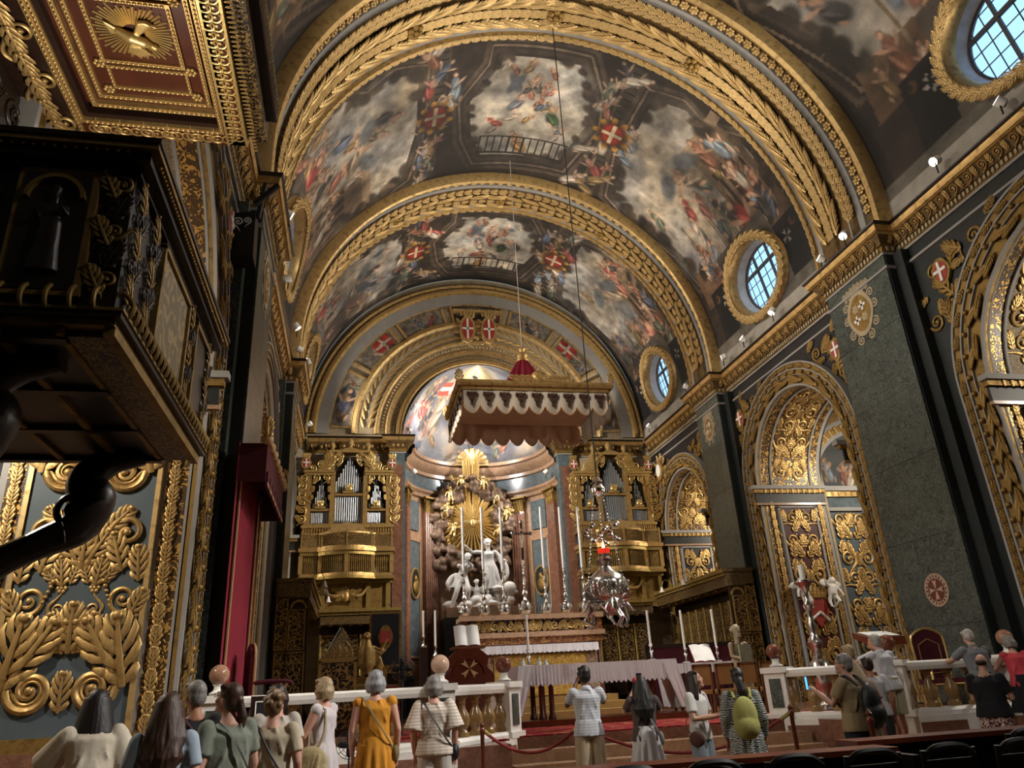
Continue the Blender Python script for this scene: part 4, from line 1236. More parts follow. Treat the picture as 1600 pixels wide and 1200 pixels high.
# half dome painting
c = Canvas(0, PI * RA, 0, RA * PI / 2, 240, 130, (0.34, 0.33, 0.34))
rr = random.Random(99)
for k in range(120):
    c.ell(rr.uniform(0, PI * RA), rr.uniform(0, 4.0), rr.uniform(0.3, 0.7), rr.uniform(0.2, 0.5), rr.uniform(0, 3), rr.choice([(0.44, 0.44, 0.46), (0.56, 0.52, 0.46), (0.30, 0.31, 0.34), (0.62, 0.54, 0.42), (0.38, 0.40, 0.44)]), 0.55, 0.6)
c.ell(PI * RA / 2, 4.6, 2.4, 1.3, 0, (0.84, 0.72, 0.46), 0.9, 0.6); c.ell(PI * RA / 2, 4.9, 1.4, 0.8, 0, (0.95, 0.88, 0.66), 0.9, 0.5)
for k in range(46):
    u = rr.uniform(0.4, PI * RA - 0.4); v = rr.uniform(0.2, 3.6)
    c.figure(u, v, rr.uniform(0.8, 1.5), PI / 2 + rr.uniform(-0.8, 0.8), rr.choice(CLOTH + [(0.62, 0.26, 0.20), (0.66, 0.60, 0.52)]), rr=rr)
c.poly([(6.3, 3.3), (8.4, 2.9), (8.7, 3.6), (6.6, 4.1)], (0.62, 0.24, 0.18)); c.line(6.4, 3.7, 8.5, 3.25, 0.22, (0.72, 0.66, 0.58)); c.line(7.4, 3.1, 7.6, 3.9, 0.22, (0.72, 0.66, 0.58))
c.figure(7.6, 2.4, 2.2, PI / 2 + 0.2, (0.66, 0.58, 0.46), rr=rr); c.figure(6.6, 2.1, 1.7, PI / 2 - 0.3, (0.60, 0.40, 0.26), rr=rr)
c.ell(PI * RA / 2, 4.35, 0.45, 0.10, 0.12, (0.20, 0.20, 0.22)); c.ell(PI * RA / 2, 4.30, 0.12, 0.2, 0, (0.22, 0.22, 0.24))
c.mottle(0.12, 8)
th = c.U / RA; ph = c.V / RA
P = np.stack([RA * np.cos(ph) * np.cos(th), YE + RA * np.cos(ph) * np.sin(th), ZA - 0.35 + (RA + 0.35) * np.sin(ph)], -1)
hd = link('ceiling', paint_mesh('ceiling', P, c, M['fresco'])); hd['kind'] = 'structure'; hd['label'] = 'painted half dome of the apse with cloud borne figures'
# shell on the apse cornice
sh = thing('shell_ornament', 'gilded scallop shell at the middle of the curved apse cornice', 'ornament', (0, YE + RA - 0.60, 11.5))
mb = MB()
for i in range(9):
    a = PI * (i + 0.5) / 9
    mb.tube([(0.06 * math.cos(a), 0, 0.06 * math.sin(a)), (0.4 * math.cos(a), -0.10, 0.4 * math.sin(a)), (0.74 * math.cos(a), -0.02, 0.72 * math.sin(a))], [0.03, 0.10, 0.14], 8)
mb.box(-0.8, 0.8, -0.1, 0.15, -0.08, 0.04)
mb.build('shell', M['goldlight'], sh)
# main cornice carried across the end wall
for s in (-1, 1):
    pa = [((s * 7.85, YE, 0), (s * -1.0, -1, 0), (0, 0, 1)), ((s * 3.95, YE, 0), (0, -1, 0), (0, 0, 1)), ((s * 3.95, YE - 0.35, 0), (s * 1.0, -1, 0), (0, 0, 1)), ((s * 3.35, YE - 0.35, 0), (-s, -1, 0), (0, 0, 1)), ((s * 3.35, YE + 0.2, 0), (-s, 0, 0), (0, 0, 1))]
    pa[0] = ((s * 7.4, YE, 0), (0, -1, 0), (0, 0, 1))
    co = sweep_bands(CORN, pa, 'trim_end_cornice')
    fr = lambda u, v: ((u, YE - 0.15 - (v - 11.28) * 0.45, v), (1, 0, 0), (0, 0, 1), (0, -1, 0))
    for i in range(11): place('leafg' if i % 2 else 'scrollg', 'acanthus_leaf' if i % 2 else 'scroll', co, fr, s * (4.2 + 0.29 * i), 11.28 + (0 if i % 2 else 0.1), 0.25, 0, False, 0.8)
    for i in range(3): place('leafg', 'acanthus_leaf', co, lambda u, v: ((u, YE - 0.5 - (v - 11.28) * 0.45, v), (1, 0, 0), (0, 0, 1), (0, -1, 0)), s * (3.45 + 0.2 * i), 11.28, 0.24, 0, False, 0.8)
    # dark marble pier beside the apse and wall panelling behind the organ
    p = MB().box(min(s * 3.35, s * 3.95), max(s * 3.35, s * 3.95), YE - 0.35, YE + 0.3, FL, 11.04).build('pilaster', M['bluemarble'], smooth=False); p['kind'] = 'structure'
    MB().box(min(s * 3.45, s * 3.85), max(s * 3.45, s * 3.85), YE - 0.38, YE - 0.3, FL + 0.6, 10.5).build('marble_slab', M['redmarble'], p, smooth=False)
    MB().box(min(s * 3.28, s * 4.0), max(s * 3.28, s * 4.0), YE - 0.42, YE, FL, FL + 0.6).build('pilaster_base', M['blackmarble'], p, smooth=False)
# fluted pilasters and panels round the apse
def apse_at(deg, dr): a = math.radians(deg); return ((RA - dr) * math.cos(a), YE + (RA - dr) * math.sin(a)), a
for deg in (14, 52, 128, 166):
    (x, y), a = apse_at(deg, 0.10)
    p = thing('pilaster', None, None, (x, y, FL), a + PI / 2); p['kind'] = 'structure'
    mb = MB()
    w = 0.36
    for i in range(6): mb.lathe([(0.052, 1.9), (0.052, 8.3)], 8, (-w + 0.06 + i * (2 * w - 0.12) / 5, 0.12, 0), caps=True)
    mb.build('flute', M['redmarble'], p)
    MB().box(-w, w, -0.1, 0.13, 1.8, 8.4).build('shaft', M['redmarble'], p, smooth=False)
    MB().box(-w - 0.1, w + 0.1, -0.1, 0.3, 0, 1.35).box(-w - 0.14, w + 0.14, -0.1, 0.34, 1.35, 1.5).build('pedestal', M['blackmarble'], p, smooth=False)
    MB().box(-w - 0.08, w + 0.08, -0.1, 0.24, 1.5, 1.62).box(-w - 0.04, w + 0.04, -0.1, 0.2, 1.62, 1.8).build('base', M['brassdull'], p, smooth=False)
    cp = MB().box(-w - 0.12, w + 0.12, -0.1, 0.28, 9.0, 9.08).box(-w + 0.04, w - 0.04, -0.1, 0.12, 8.4, 9.0).build('capital', M['golddark'], p, smooth=False)
    for j in range(4):
        for k in range(2):
            link('acanthus_leaf', ORN['leafd'], cp, frame((-w + 0.12 + j * 0.16 + 0.06 * k, 0.10, 8.4 + 0.26 * k), (-0.26, 0, 0), (0, 0, 0.34), (0, 0.3, 0)))
    for q in (-1, 1): link('scroll', ORN['scrolld'], cp, frame((q * (w + 0.02), 0.16, 8.88), (0.26 * q, 0, 0), (0, 0, 0.26), (0, 0.3, 0)))
for deg in (33, 147):
    (x, y), a = apse_at(deg, 0.05)
    p = thing('wall_panel', None, None, (x, y, FL), a + PI / 2); p['kind'] = 'structure'
    MB().box(-0.45, 0.45, -0.15, 0.05, 2.3, 7.0).box(-0.45, 0.45, -0.15, 0.05, 7.5, 8.8).build('marble_slab', M['bluemarble'], p, smooth=False)
    mb = MB()
    for (x0, x1, z0, z1) in ((-0.53, 0.53, 7.0, 7.12), (-0.53, 0.53, 2.2, 2.3), (-0.53, -0.45, 2.2, 7.1), (0.45, 0.53, 2.2, 7.1)): mb.box(x0, x1, -0.1, 0.1, z0, z1)
    mb.build('marble_moulding', M['pinkmarble'], p, smooth=False)
    md = MB(); md.prism([(0.40 * math.cos(t), 0.62 * math.sin(t)) for t in np.linspace(0, 2 * PI, 30)[:-1]], 0, 0.05)
    m1 = md.build('medallion', M['blackmarble'], p, mw=frame((0, 0.06, 5.2), (-1, 0, 0), (0, 0, 1), (0, 1, 0)))
    MB().tube([(0.40 * math.cos(t), 0.62 * math.sin(t), 0.05) for t in np.linspace(0, 2 * PI, 31)[:-1]], 0.05, 6, closed=True).build('medallion_frame', M['gold'], m1)
    md = MB(); md.sphere((0, 0.2, 0.06), (0.12, 0.15, 0.08)).sphere((0, -0.15, 0.06), (0.22, 0.28, 0.09)).sphere((0.1, 0.0, 0.08), (0.1, 0.2, 0.05))
    md.build('medallion_relief', M['golddark'], m1)

# ------------------------------------------------------------------ side chapels seen through the arches
def chapel(s, bay, lamp, far):
    y0, y1, yc, Ro, Ri, zs = (BAYS if s > 0 else BAYSL)[bay]
    ya, yb = y0 - 0.6, y1 + 0.1
    XR = xr_of(s, bay)
    X2 = 15.2
    nm = 'wall_right' if s > 0 else 'wall_left'
    yf = yc + Ri + far
    mb = MB().box(min(s * X2, s * (X2 + 0.2)), max(s * X2, s * (X2 + 0.2)), ya, yf, 0, 11.5)
    w = struct(nm, mb, M['stone'], smooth=False)
    mb = MB().box(min(s * XR, s * X2), max(s * XR, s * X2), yf, yf + 0.2, 0, 11.5).box(min(s * XR, s * X2), max(s * XR, s * X2), ya - 0.2, ya, 0, 11.5)
    mb.box(min(s * (XR - 0.02), s * (XR + 0.1)), max(s * (XR - 0.02), s * (XR + 0.1)), yc + Ri, yf, 0, 11.5).box(min(s * (XR - 0.02), s * (XR + 0.1)), max(s * (XR - 0.02), s * (XR + 0.1)), ya, yc - Ri, 0, 11.5)
    mb.grid([[(s * (XR + 0.05), y, z), (s * (XR + 0.05), y, 11.5)] for y, z in arch_pts(yc, Ri, zs)[1:-1]])
    struct(nm, mb, M['stonewarm'], smooth=False)
    # chapel barrel ceiling across
    mb = MB().box(min(s * XR, s * X2), max(s * XR, s * X2), ya, yf, 11.3, 11.5)
    struct('ceiling', mb, M['carvestone'], smooth=False)
    if s < 0: return
    # far wall: carved panel on blue ground, inscription cornice, lunette with painting
    xm = 11.75; fw = 3.2
    pan = struct(nm, MB().box(xm - fw / 2, xm + fw / 2, yf - 0.06, yf, 0.9, zs - 0.75), M['bluepanel'], smooth=False)
    fr = plane_map((xm, yf - 0.07, 0.95), (1, 0, 0), (0, 0, 1), (0, -1, 0))
    for q in (-1, 1): candelabrum(pan, lambda u, v: fr(u + q * 0.72, v), 1.36, zs - 1.75, 'g', cell=0.9, seed=bay + 4, depth=0.5)
    mb = MB()
    for a in (-1, 1): mb.box(xm + a * fw / 2 - 0.1, xm + a * fw / 2 + 0.1, yf - 0.14, yf, 0, zs - 0.7)
    mb.box(xm - 2, xm + 2, yf - 0.16, yf, zs - 0.78, zs - 0.66)
    mb.build('panel_frame', M['stonegrey'], pan, smooth=False)
    MB().box(XR, X2, yf - 0.10, yf, zs - 0.66, zs - 0.30).build('inscription_band', M['bluemarble'], pan, smooth=False)
    MB().box(XR, X2, yf - 0.22, yf, zs - 0.30, zs - 0.12).build('carved_moulding', M['gold'], pan, smooth=False)
    for i in range(15): place('leafg', 'acanthus_leaf', pan, plane_map((0, yf - 0.22, 0), (1, 0, 0), (0, 0, 1), (0, -1, 0)), XR + 0.15 + 0.25 * i, zs - 0.30, 0.19, 0, False, 0.6)
    MB().box(XR, X2, yf - 0.32, yf, zs - 0.12, zs + 0.04).build('cornice', M['stonegrey'], pan, smooth=False)
    cx, R = 12.1, 2.0
    c = Canvas(0, PI, 0, R, 60, 40, (0.24, 0.26, 0.28))
    rr = random.Random(3 + bay)
    cc = Canvas(-R, R, 0, R, 90, 46, (0.25, 0.27, 0.28))
    for k in range(20): cc.ell(rr.uniform(-R, R), rr.uniform(0.8, R), 0.5, 0.25, 0, rr.choice([(0.34, 0.36, 0.36), (0.20, 0.22, 0.23), (0.42, 0.40, 0.36)]), 0.5, 0.7)
    for k in range(9): cc.figure(rr.uniform(-1.7, 1.7), rr.uniform(0.45, 0.75), rr.uniform(0.8, 1.1), PI / 2 + rr.uniform(-0.4, 0.4), rr.choice(CLOTH), rr=rr)
    keep = cc.U ** 2 + cc.V ** 2 < R * R
    P = np.stack([cx + cc.U, np.full(cc.U.shape, yf - 0.05), zs + 0.05 + cc.V], -1)
    link('lunette_painting', paint_mesh('lunette_painting', P, cc, M['fresco'], keep), pan)
    bands = [('stonegrey', [(R - 0.03, 0), (R - 0.03, 0.14), (R + 0.10, 0.18)]), ('gold', [(R + 0.10, 0.18), (R + 0.35, 0.20)]), ('stonegrey', [(R + 0.35, 0.2), (R + 0.42, 0.3), (R + 0.5, 0.3)]), ('gold', [(R + 0.5, 0.3), (R + 0.8, 0.3), (R + 0.9, 0.0)])]
    sweep_bands(bands, [((cx, yf, zs + 0.05), (math.cos(t), 0, math.sin(t)), (0, -1, 0)) for t in np.linspace(0, PI, 40)], 'lunette_arch', pan)
    for i in range(26):
        t = PI * (i + 0.5) / 26
        link('acanthus_leaf', ORN['leafg'], pan, frame((cx + (R + 0.1) * math.cos(t), yf - 0.2, zs + 0.05 + (R + 0.1) * math.sin(t)), (-0.28 * math.sin(t), 0, 0.28 * math.cos(t)), (0.28 * math.cos(t), 0, 0.28 * math.sin(t)), (0, -0.2, 0)))
chapel(1, 0, 1, 0.3); chapel(1, 1, 1, 0.3); chapel(1, 2, 1, 0.3); chapel(-1, 0, 1, 0.3); chapel(-1, 1, 1, 0.3); chapel(-1, 2, 1, 0.3)
# ------------------------------------------------------------------ lamp housings, on church lamps and added fill spots alike
for i, (p, d) in enumerate(SPOTS):
    t = bpy.data.objects.new('spotlight', None); COL.objects.link(t)
    t.matrix_world = Matrix.Translation(p) @ d.to_track_quat('Z', 'Y').to_matrix().to_4x4()
    tag(t, 'small white spotlight mounted on the gilded cornice' if p.z > 11.7 and p.y < 31 else 'small spotlight fixed inside the apse opening', 'spotlight', 'spotlights on the cornice' if p.z > 11.7 and p.y < 31 else 'spotlights in the apse')
    if p.z < 6: tag(t, 'small lamp inside the pulpit under the sounding board', 'spotlight'); del t['group']
    MB().lathe([(0.05, -0.16), (0.10, -0.12), (0.11, 0.05), (0.105, 0.06), (0.09, 0.02)], 12).build('lamp_housing', M['candle'], t)
    MB().lathe([(0.0, 0.025), (0.088, 0.02)], 12, caps=False).build('lamp_lens', M['lampglow'], t)
    arm = MB().tube([(0, 0, 0), (0, 0, -0.32)], 0.018, 6).build('lamp_bracket', M['black'], t); arm.matrix_local = t.matrix_world.to_quaternion().inverted().to_matrix().to_4x4()

for i, (x, y, z) in enumerate(CHAPEL_LAMPS):
    t = thing('chapel_lamp', 'hanging metal lamp with conical shade inside a side chapel', 'lamp', (x, y, z + 0.1), 0, 'hanging lamps in the side chapels')
    MB().lathe([(0.03, 0.42), (0.06, 0.36), (0.30, 0.12), (0.29, 0.12), (0.04, 0.34)], 16).build('shade', M['brassdull'], t)
    MB().sphere((0, 0, 0.2), 0.07, 10, 8).build('bulb', M['lampglow'], t)
    MB().tube([(0, 0, 0.4), (0, 0, 11.3 - z - 0.1)], 0.012, 6).build('cord', M['rope'], t)
def limb(mb, P, R, n=14, flat=1.0):
    Q = catmull(P, 5)
    mb.tube(Q, np.interp(np.linspace(0, 1, len(Q)), np.linspace(0, 1, len(R)), R), n, flat=flat)
# ------------------------------------------------------------------ organs
PIPE = MB().lathe([(0.12, 0.0), (0.45, 0.10), (0.5, 0.12), (0.5, 1.0), (0.3, 1.0)], 8).mesh('organ_pipe', M['pipe'])
GADROON = MB().sphere((0, 0, 0), (0.045, 0.06, 0.15), 6, 5).mesh('gadroon', M['gold'])
def organ(cx, y, label):
    t = thing('pipe_organ', label, 'organ', (cx, y, 7.62))
    # case body with openings: frame members
    mb = MB()
    mb.box(-1.68, 1.68, 0.25, 0.55, 0.3, 2.5)
    mb.build('case_back', M['pipedark'], t, smooth=False)
    MB().box(-0.62, 0.62, 0.25, 0.55, 2.5, 3.05).build('case_back', M['pipedark'], t, smooth=False)
    mb = MB()
    for x0, x1 in ((-1.72, -1.48), (-0.74, -0.56), (0.56, 0.74), (1.48, 1.72)): mb.box(x0, x1, -0.05, 0.3, 0.25, 2.5)
    for x0, x1, z0, z1 in ((-1.5, -0.72, 0.25, 0.36), (0.72, 1.5, 0.25, 0.36), (-0.6, 0.6, 0.25, 0.36), (-1.5, -0.72, 0.86, 0.96), (0.72, 1.5, 0.86, 0.96), (-0.6, 0.6, 1.48, 1.58)): mb.box(x0, x1, -0.03, 0.28, z0, z1)
    mb.build('case_frame', M['gold'], t, smooth=False)
    mb = MB()
    for s in (-1, 1): mb.box(min(s * 0.6, s * 1.8), max(s * 0.6, s * 1.8), -0.16, 0.4, 2.42, 2.52).box(min(s * 0.62, s * 1.76), max(s * 0.62, s * 1.76), -0.1, 0.4, 2.32, 2.42)
    mb.box(-0.85, 0.85, -0.12, 0.4, 3.28, 3.38).box(-0.8, -0.6, -0.05, 0.3, 2.5, 3.3).box(0.6, 0.8, -0.05, 0.3, 2.5, 3.3)
    mb.build('case_cornice', M['goldbright'], t, smooth=False)
    mb = MB(); mb.sweep([(0.62, 0), (0.62, 0.2), (0.74, 0.2), (0.74, 0)], [((0, 0.1, 2.75), (math.cos(a), 0, math.sin(a)), (0, -1, 0)) for a in np.linspace(0.15, PI - 0.15, 20)])
    mb.build('tower_arch', M['gold'], t)
    # pipes
    def pipes(x0, x1, n, z0, tops):
        w = (x1 - x0) / n
        for i in range(n):
            h = tops(i / (n - 1) * 2 - 1)
            link('pipe', PIPE, t, frame((x0 + (i + 0.5) * w, 0.12, z0), (w * 0.92, 0, 0), (0, w * 0.92, 0), (0, 0, h)))
    pipes(-0.56, 0.56, 13, 0.36, lambda q: 1.10)
    pipes(-0.56, 0.56, 13, 1.60, lambda q: 1.55 - 1.05 * abs(q))
    for s in (-1, 1):
        pipes(s * 1.1 - 0.36, s * 1.1 + 0.36, 11, 0.36, lambda q: 0.48)
        pipes(s * 1.1 - 0.30, s * 1.1 + 0.30, 9, 0.97, lambda q: 1.22 - 1.0 * abs(q))
    # pierced carving above the pipes and at the sides
    fr = plane_map((0, -0.06, 0), (1, 0, 0), (0, 0, 1), (0, -1, 0))
    def L(kind, nm, u, v, sz, rot=0, mir=False): place(kind + 'b', nm, t, fr, u, v, sz, rot, mir, 0.5)
    for s in (-1, 1):
        m = s < 0
        for (u, v, sz, ro) in ((1.40, 1.95, 0.30, 0.3), (1.42, 1.62, 0.26, 0.1), (1.44, 1.3, 0.22, 0.0), (0.80, 1.95, 0.30, -0.3), (0.78, 1.62, 0.26, 0), (0.76, 1.3, 0.22, 0)): L('leaf', 'acanthus_leaf', s * u, v, sz, ro * s, m)
        for (u, v, sz) in ((1.3, 2.22, 0.30), (0.92, 2.22, 0.30)): L('scroll', 'scroll', s * u, v, sz, 0.5 * s, m)
        for k in range(6): L('scroll', 'scroll', s * 1.80, 0.55 + 0.33 * k, 0.34, 0.7 * s + k, m)
        for k in range(5): L('leaf', 'acanthus_leaf', s * 1.84, 0.4 + 0.38 * k, 0.34, -0.5 * s, m)
        for (u, v, sz, ro) in ((1.0, 2.55, 0.7, 0.6), (1.25, 2.55, 0.55, 1.0), (0.95, 2.85, 0.5, 0.3)): L('leaf', 'acanthus_leaf', s * u, v, sz, ro * s, m)
        for (u, v, sz) in ((1.15, 2.75, 0.42), (0.92, 3.10, 0.34), (0.42, 2.95, 0.3), (0.36, 3.15, 0.24), (1.45, 2.62, 0.3)): L('scroll', 'scroll', s * u, v, sz, s * 1.0, m)
        for (u, v) in ((0.50, 2.7), (0.42, 2.95)): L('leaf', 'acanthus_leaf', s * u, v, 0.22, s * 0.8, m)
        arms(t, fr, s * 1.72, 2.82, 0.46, 'b')
        for q in (-1, 0, 1): L('leaf', 'crown_point', s * 1.72 + 0.08 * q, 3.02, 0.24, -0.2 * q)
        MB().lathe([(0.06, 0), (0.12, 0.06), (0.07, 0.12), (0.13, 0.22), (0.10, 0.34), (0.0, 0.44)], 10, (s * 0.72, 0.1, 3.38)).build('finial', M['goldlight'], t)
    MB().lathe([(0.06, 0), (0.14, 0.08), (0.08, 0.16), (0.15, 0.28), (0.11, 0.42), (0.0, 0.54)], 10, (0, 0.1, 3.42)).build('finial', M['goldlight'], t)
    for (u, v, sz) in ((0, 1.60, 0.30), (-1.1, 0.97, 0.26), (1.1, 0.97, 0.26)):
        c = MB().sphere((u, -0.06, v + sz * 0.55), (sz * 0.5, 0.08, sz * 0.42)).box(u - sz * 0.8, u + sz * 0.8, -0.1, 0.02, v - 0.02, v + 0.06).build('crown', M['goldbright'], t)
        for q in range(-2, 3): link('crown_point', ORN['leafb'], c, frame((u + q * sz * 0.2, -0.1, v + sz * 0.6), (sz * 0.5, 0, 0), (0, 0, sz * 0.55), (0, -sz * 0.4, 0)))
    # gadrooned base
    mb = MB().box(-1.8, 1.8, -0.12, 0.5, 0.17, 0.28).box(-1.75, 1.75, -0.05, 0.5, -0.12, 0.17)
    mb.build('organ_base', M['goldbright'], t, smooth=False)
    for i in range(34): link('gadroon', GADROON, t, Matrix.Translation((-1.7 + 3.4 * i / 33, -0.08, 0.02)))
    return t
def gallery(cx, y, label):
    t = thing('organ_gallery', label, 'gallery', (cx, y, 4.2))
    def bow(x): return -0.30 - 0.42 * max(0.0, math.cos(x / 1.05 * PI / 2)) ** 1.0 if abs(x) < 1.05 else -0.30
    xs = [-1.72, -1.05] + list(np.linspace(-1.04, 1.04, 17)) + [1.05, 1.72]
    def ribbon(z0, z1, off, m, nm):
        mb = MB()
        P = [(-1.78 - off, 0.6)] + [(x * (1 + off / 2), bow(x) - off) for x in xs] + [(1.78 + off, 0.6)]
        mb.sweep([(0, z0), (0, z1), (0.06, z1)], [((x, yy, 0), (0, 1, 0), (0, 0, 1)) for x, yy in P])
        mb.add([(x, yy, z0) for x, yy in P], [tuple(range(len(P)))]); mb.add([(x, yy, z1) for x, yy in P], [tuple(range(len(P)))])
        return mb.build(nm, m, t, smooth=False)
    ribbon(1.55, 1.66, 0.10, M['brassdull'], 'gallery_floor')
    ribbon(1.66, 1.78, 0.03, M['gold'], 'base_rail')
    ribbon(2.46, 2.60, 0.05, M['brassdull'], 'rail')
    ribbon(2.60, 2.74, 0.12, M['gold'], 'rail_cornice')
    bal = MB().lathe([(0.02, 0), (0.02, 0.08), (0.035, 0.16), (0.02, 0.3), (0.018, 0.34), (0.02, 0.38), (0.035, 0.54), (0.02, 0.62), (0.02, 0.70)], 6).mesh('baluster', M['golddark'])
    for i in range(46):
        x = -1.66 + 3.32 * i / 45
        if min(abs(x - a) for a in (-1.72, -1.0, 0.0, 1.0, 1.72)) < 0.07: continue
        link('baluster', bal, t, Matrix.Translation((x, bow(x) + 0.03, 1.77)))
    for x in (-1.72, -1.0, 0.0, 1.0, 1.72): MB().box(x - 0.08, x + 0.08, bow(x) - 0.03, bow(x) + 0.12, 1.77, 2.47).build('post', M['gold'], t, smooth=False)
    # lattice screen
    lt = MB()
    for i in range(len(xs) - 1):
        x0, x1 = xs[i], xs[i + 1]
        n = max(1, int((x1 - x0) / 0.09))
        for k in range(n):
            for sg in (0, 1):
                for r in range(5):
                    a = x0 + (x1 - x0) * (k + sg) / n; b = x0 + (x1 - x0) * (k + 1 - sg) / n
                    lt.tube([(a, bow(a) - 0.04, 2.80 + r * 0.095), (b, bow(b) - 0.04, 2.80 + (r + 1) * 0.095)], 0.011, 4, caps=False)
    o = lt.build('lattice', M['goldlight'], t); o['kind'] = 'stuff'
    ribbon(2.74, 2.80, 0.06, M['gold'], 'lattice_rail'); ribbon(3.27, 3.33, 0.06, M['gold'], 'lattice_rail')
    for x in (-1.72, -0.95, 0.0, 0.95, 1.72): MB().box(x - 0.03, x + 0.03, bow(x) - 0.08, bow(x), 2.76, 3.40).build('lattice_post', M['gold'], t, smooth=False)
    # arched hood
    mb = MB(); H = [(-1.0, 0.0), (-0.98, 0.10), (-0.72, 0.20), (-0.55, 0.36), (-0.2, 0.46), (0, 0.53), (0.2, 0.46), (0.55, 0.36), (0.72, 0.20), (0.98, 0.10), (1.0, 0.0)]
    mb.prism(H, 0, 0.9, frame((0, -0.5, 3.22), (1, 0, 0), (0, 0, 1), (0, 1, 0))); mb.build('hood', M['goldlight'], t, smooth=False)
    # carved apron below
    MB().box(-1.7, 1.7, 0.0, 0.6, 0.2, 1.55).build('apron', M['golddark'], t, smooth=False)
    MB().box(-1.78, 1.78, -0.12, 0.6, 1.42, 1.55).box(-1.75, 1.75, -0.08, 0.6, 0.2, 0.3).build('apron_moulding', M['brassdull'], t, smooth=False)
    for x in (-1.6, -0.85, 0.85, 1.6): MB().box(x - 0.08, x + 0.08, -0.10, 0.1, 0.3, 1.42).build('bracket', M['brassdull'], t, smooth=False)
    for s in (-1, 1):
        mb = MB(); limb(mb, [(s * 0.78, -0.08, 1.25), (s * 0.62, -0.12, 1.02), (s * 0.42, -0.14, 0.95), (s * 0.2, -0.12, 1.02), (s * 0.06, -0.10, 1.22)], [0.03, 0.06, 0.08, 0.06, 0.03], 8); mb.build('swag', M['gold'], t)
    MB().sphere((0, -0.1, 0.95), (0.16, 0.12, 0.22)).build('mask', M['gold'], t)
    for q in range(5): link('acanthus_leaf', ORN['leafd'], t, frame((0, -0.1, 0.95), (0.4 * math.cos(q - 2), 0, 0.4 * math.sin(q - 2)), (-0.4 * math.sin(q - 2), 0, 0.4 * math.cos(q - 2)), (0, -0.3, 0)))
    return t
organ(-5.62, 30.3, 'gilded pipe organ above the gallery next to the crimson hanging side')
gallery(-5.62, 30.3, 'gilded bowed organ gallery above the eagle lectern')
organ(5.62, 30.3, 'gilded pipe organ above the gallery behind the hanging silver lamp')
gallery(5.62, 30.3, 'gilded bowed organ gallery behind the hanging silver lamp')

# ------------------------------------------------------------------ gilded glory in the apse
GZ = 8.62
g = thing('gilded_glory', 'gilded sunburst with clouds behind the white marble figures in the apse', 'sculpture', (-0.1, 33.75, 5.0))
RAY = MB().add([(-0.5, 0, 0), (0.5, 0, 0), (0.9, 1, 0), (-0.9, 1, 0), (0, 0, 0.5), (0, 1, 0.7)], [(0, 4, 5, 3), (4, 1, 2, 5), (0, 3, 2, 1), (3, 5, 2), (0, 1, 4)]).mesh('ray', M['goldbright'])
rr = random.Random(4)
for i in range(64):
    a = 2 * PI * i / 64 + rr.uniform(-0.02, 0.02)
    L = rr.uniform(1.2, 1.6) if i % 4 else rr.uniform(2.2, 2.9)
    if abs(math.cos(a)) > 0.6: L = min(L, 2.05)
    link('ray', RAY, g, frame((0, -0.12 if i % 4 else 0.0, GZ - 5), (0.10 * math.sin(a), 0, -0.10 * math.cos(a)), (L * math.cos(a), 0.0, L * math.sin(a)), (0, -0.12, 0)))
for k in range(9):
    x = (-0.34, -0.24, -0.14, 0.10, 0.20, 0.30, 0.38, -0.42, 0.0)[k]
    if k == 8: continue
    link('ray', RAY, g, frame((x * 0.6, -0.1, GZ - 4.6), (0.075, 0, 0), (x * 0.55, -0.35, 2.35 + 0.2 * (k % 3)), (0, -0.12, 0)))
cl = MB()
for k in range(90):
    a = rr.uniform(0, 2 * PI); r = rr.uniform(1.45, 1.95)
    x, z = r * 0.95 * math.cos(a), r * 1.1 * math.sin(a)
    q = rr.uniform(0.14, 0.30)
    cl.sphere((x, rr.uniform(-0.2, 0.05), GZ - 5 + z), (q, q * 0.8, q * 0.85), 9, 6)
for k in range(160):
    a = rr.uniform(0, 2 * PI); r = rr.uniform(1.4, 2.05); cl.sphere((r * 0.95 * math.cos(a), rr.uniform(-0.38, -0.15), GZ - 5 + r * 1.1 * math.sin(a)), rr.uniform(0.09, 0.15), 8, 6)
for (x, z, n) in ((-1.45, -1.6, 14), (1.35, -1.3, 10), (-0.7, 1.5, 10), (0.75, 1.45, 10), (-1.3, 0.2, 8), (1.3, 0.3, 8)):
    for k in range(n): cl.sphere((x + rr.uniform(-0.35, 0.35), rr.uniform(-0.25, 0), GZ - 5 + z + rr.uniform(-0.5, 0.5)), rr.uniform(0.14, 0.26), 9, 6)
remesh(cl, 'cloud', plain('bronzed_cloud', hexc('7d6450'), 0.55, 0.3, 0.35, 3.0), 0.05, 1, g)
for (x, z, po) in ((-1.0, 1.25, 0), (1.05, 1.2, 1), (-1.35, 0.55, 2), (1.4, 0.35, 1), (-1.05, -0.35, 0), (1.25, -0.5, 2), (0.45, 1.75, 1), (-0.4, 1.8, 2)):
    putto('cherub', M['goldbright'], g, TRS((x, -0.35, GZ - 5 + z - 0.4), (0, rr.uniform(-0.5, 0.5), rr.uniform(-0.5, 0.5)), (0.85, 0.85, 0.85)), True, po)
db = MB().sphere((0, -0.25, GZ - 5), (0.12, 0.1, 0.22), 10, 7).sphere((0, -0.3, GZ - 4.75), 0.08)
for s in (-1, 1): db.sphere((s * 0.25, -0.25, GZ - 4.95), (0.24, 0.03, 0.12))
remesh(db, 'dove', M['goldbright'], 0.02, 2, g)
for i in range(18):
    a = PI * (i + 0.5) / 18
    link('ray', RAY, g, frame((0, -0.2, GZ - 5), (0.06 * math.sin(-a), 0, -0.06 * math.cos(-a)), (1.3 * math.cos(-a), -0.05, 1.3 * math.sin(-a)), (0, -0.12, 0)))

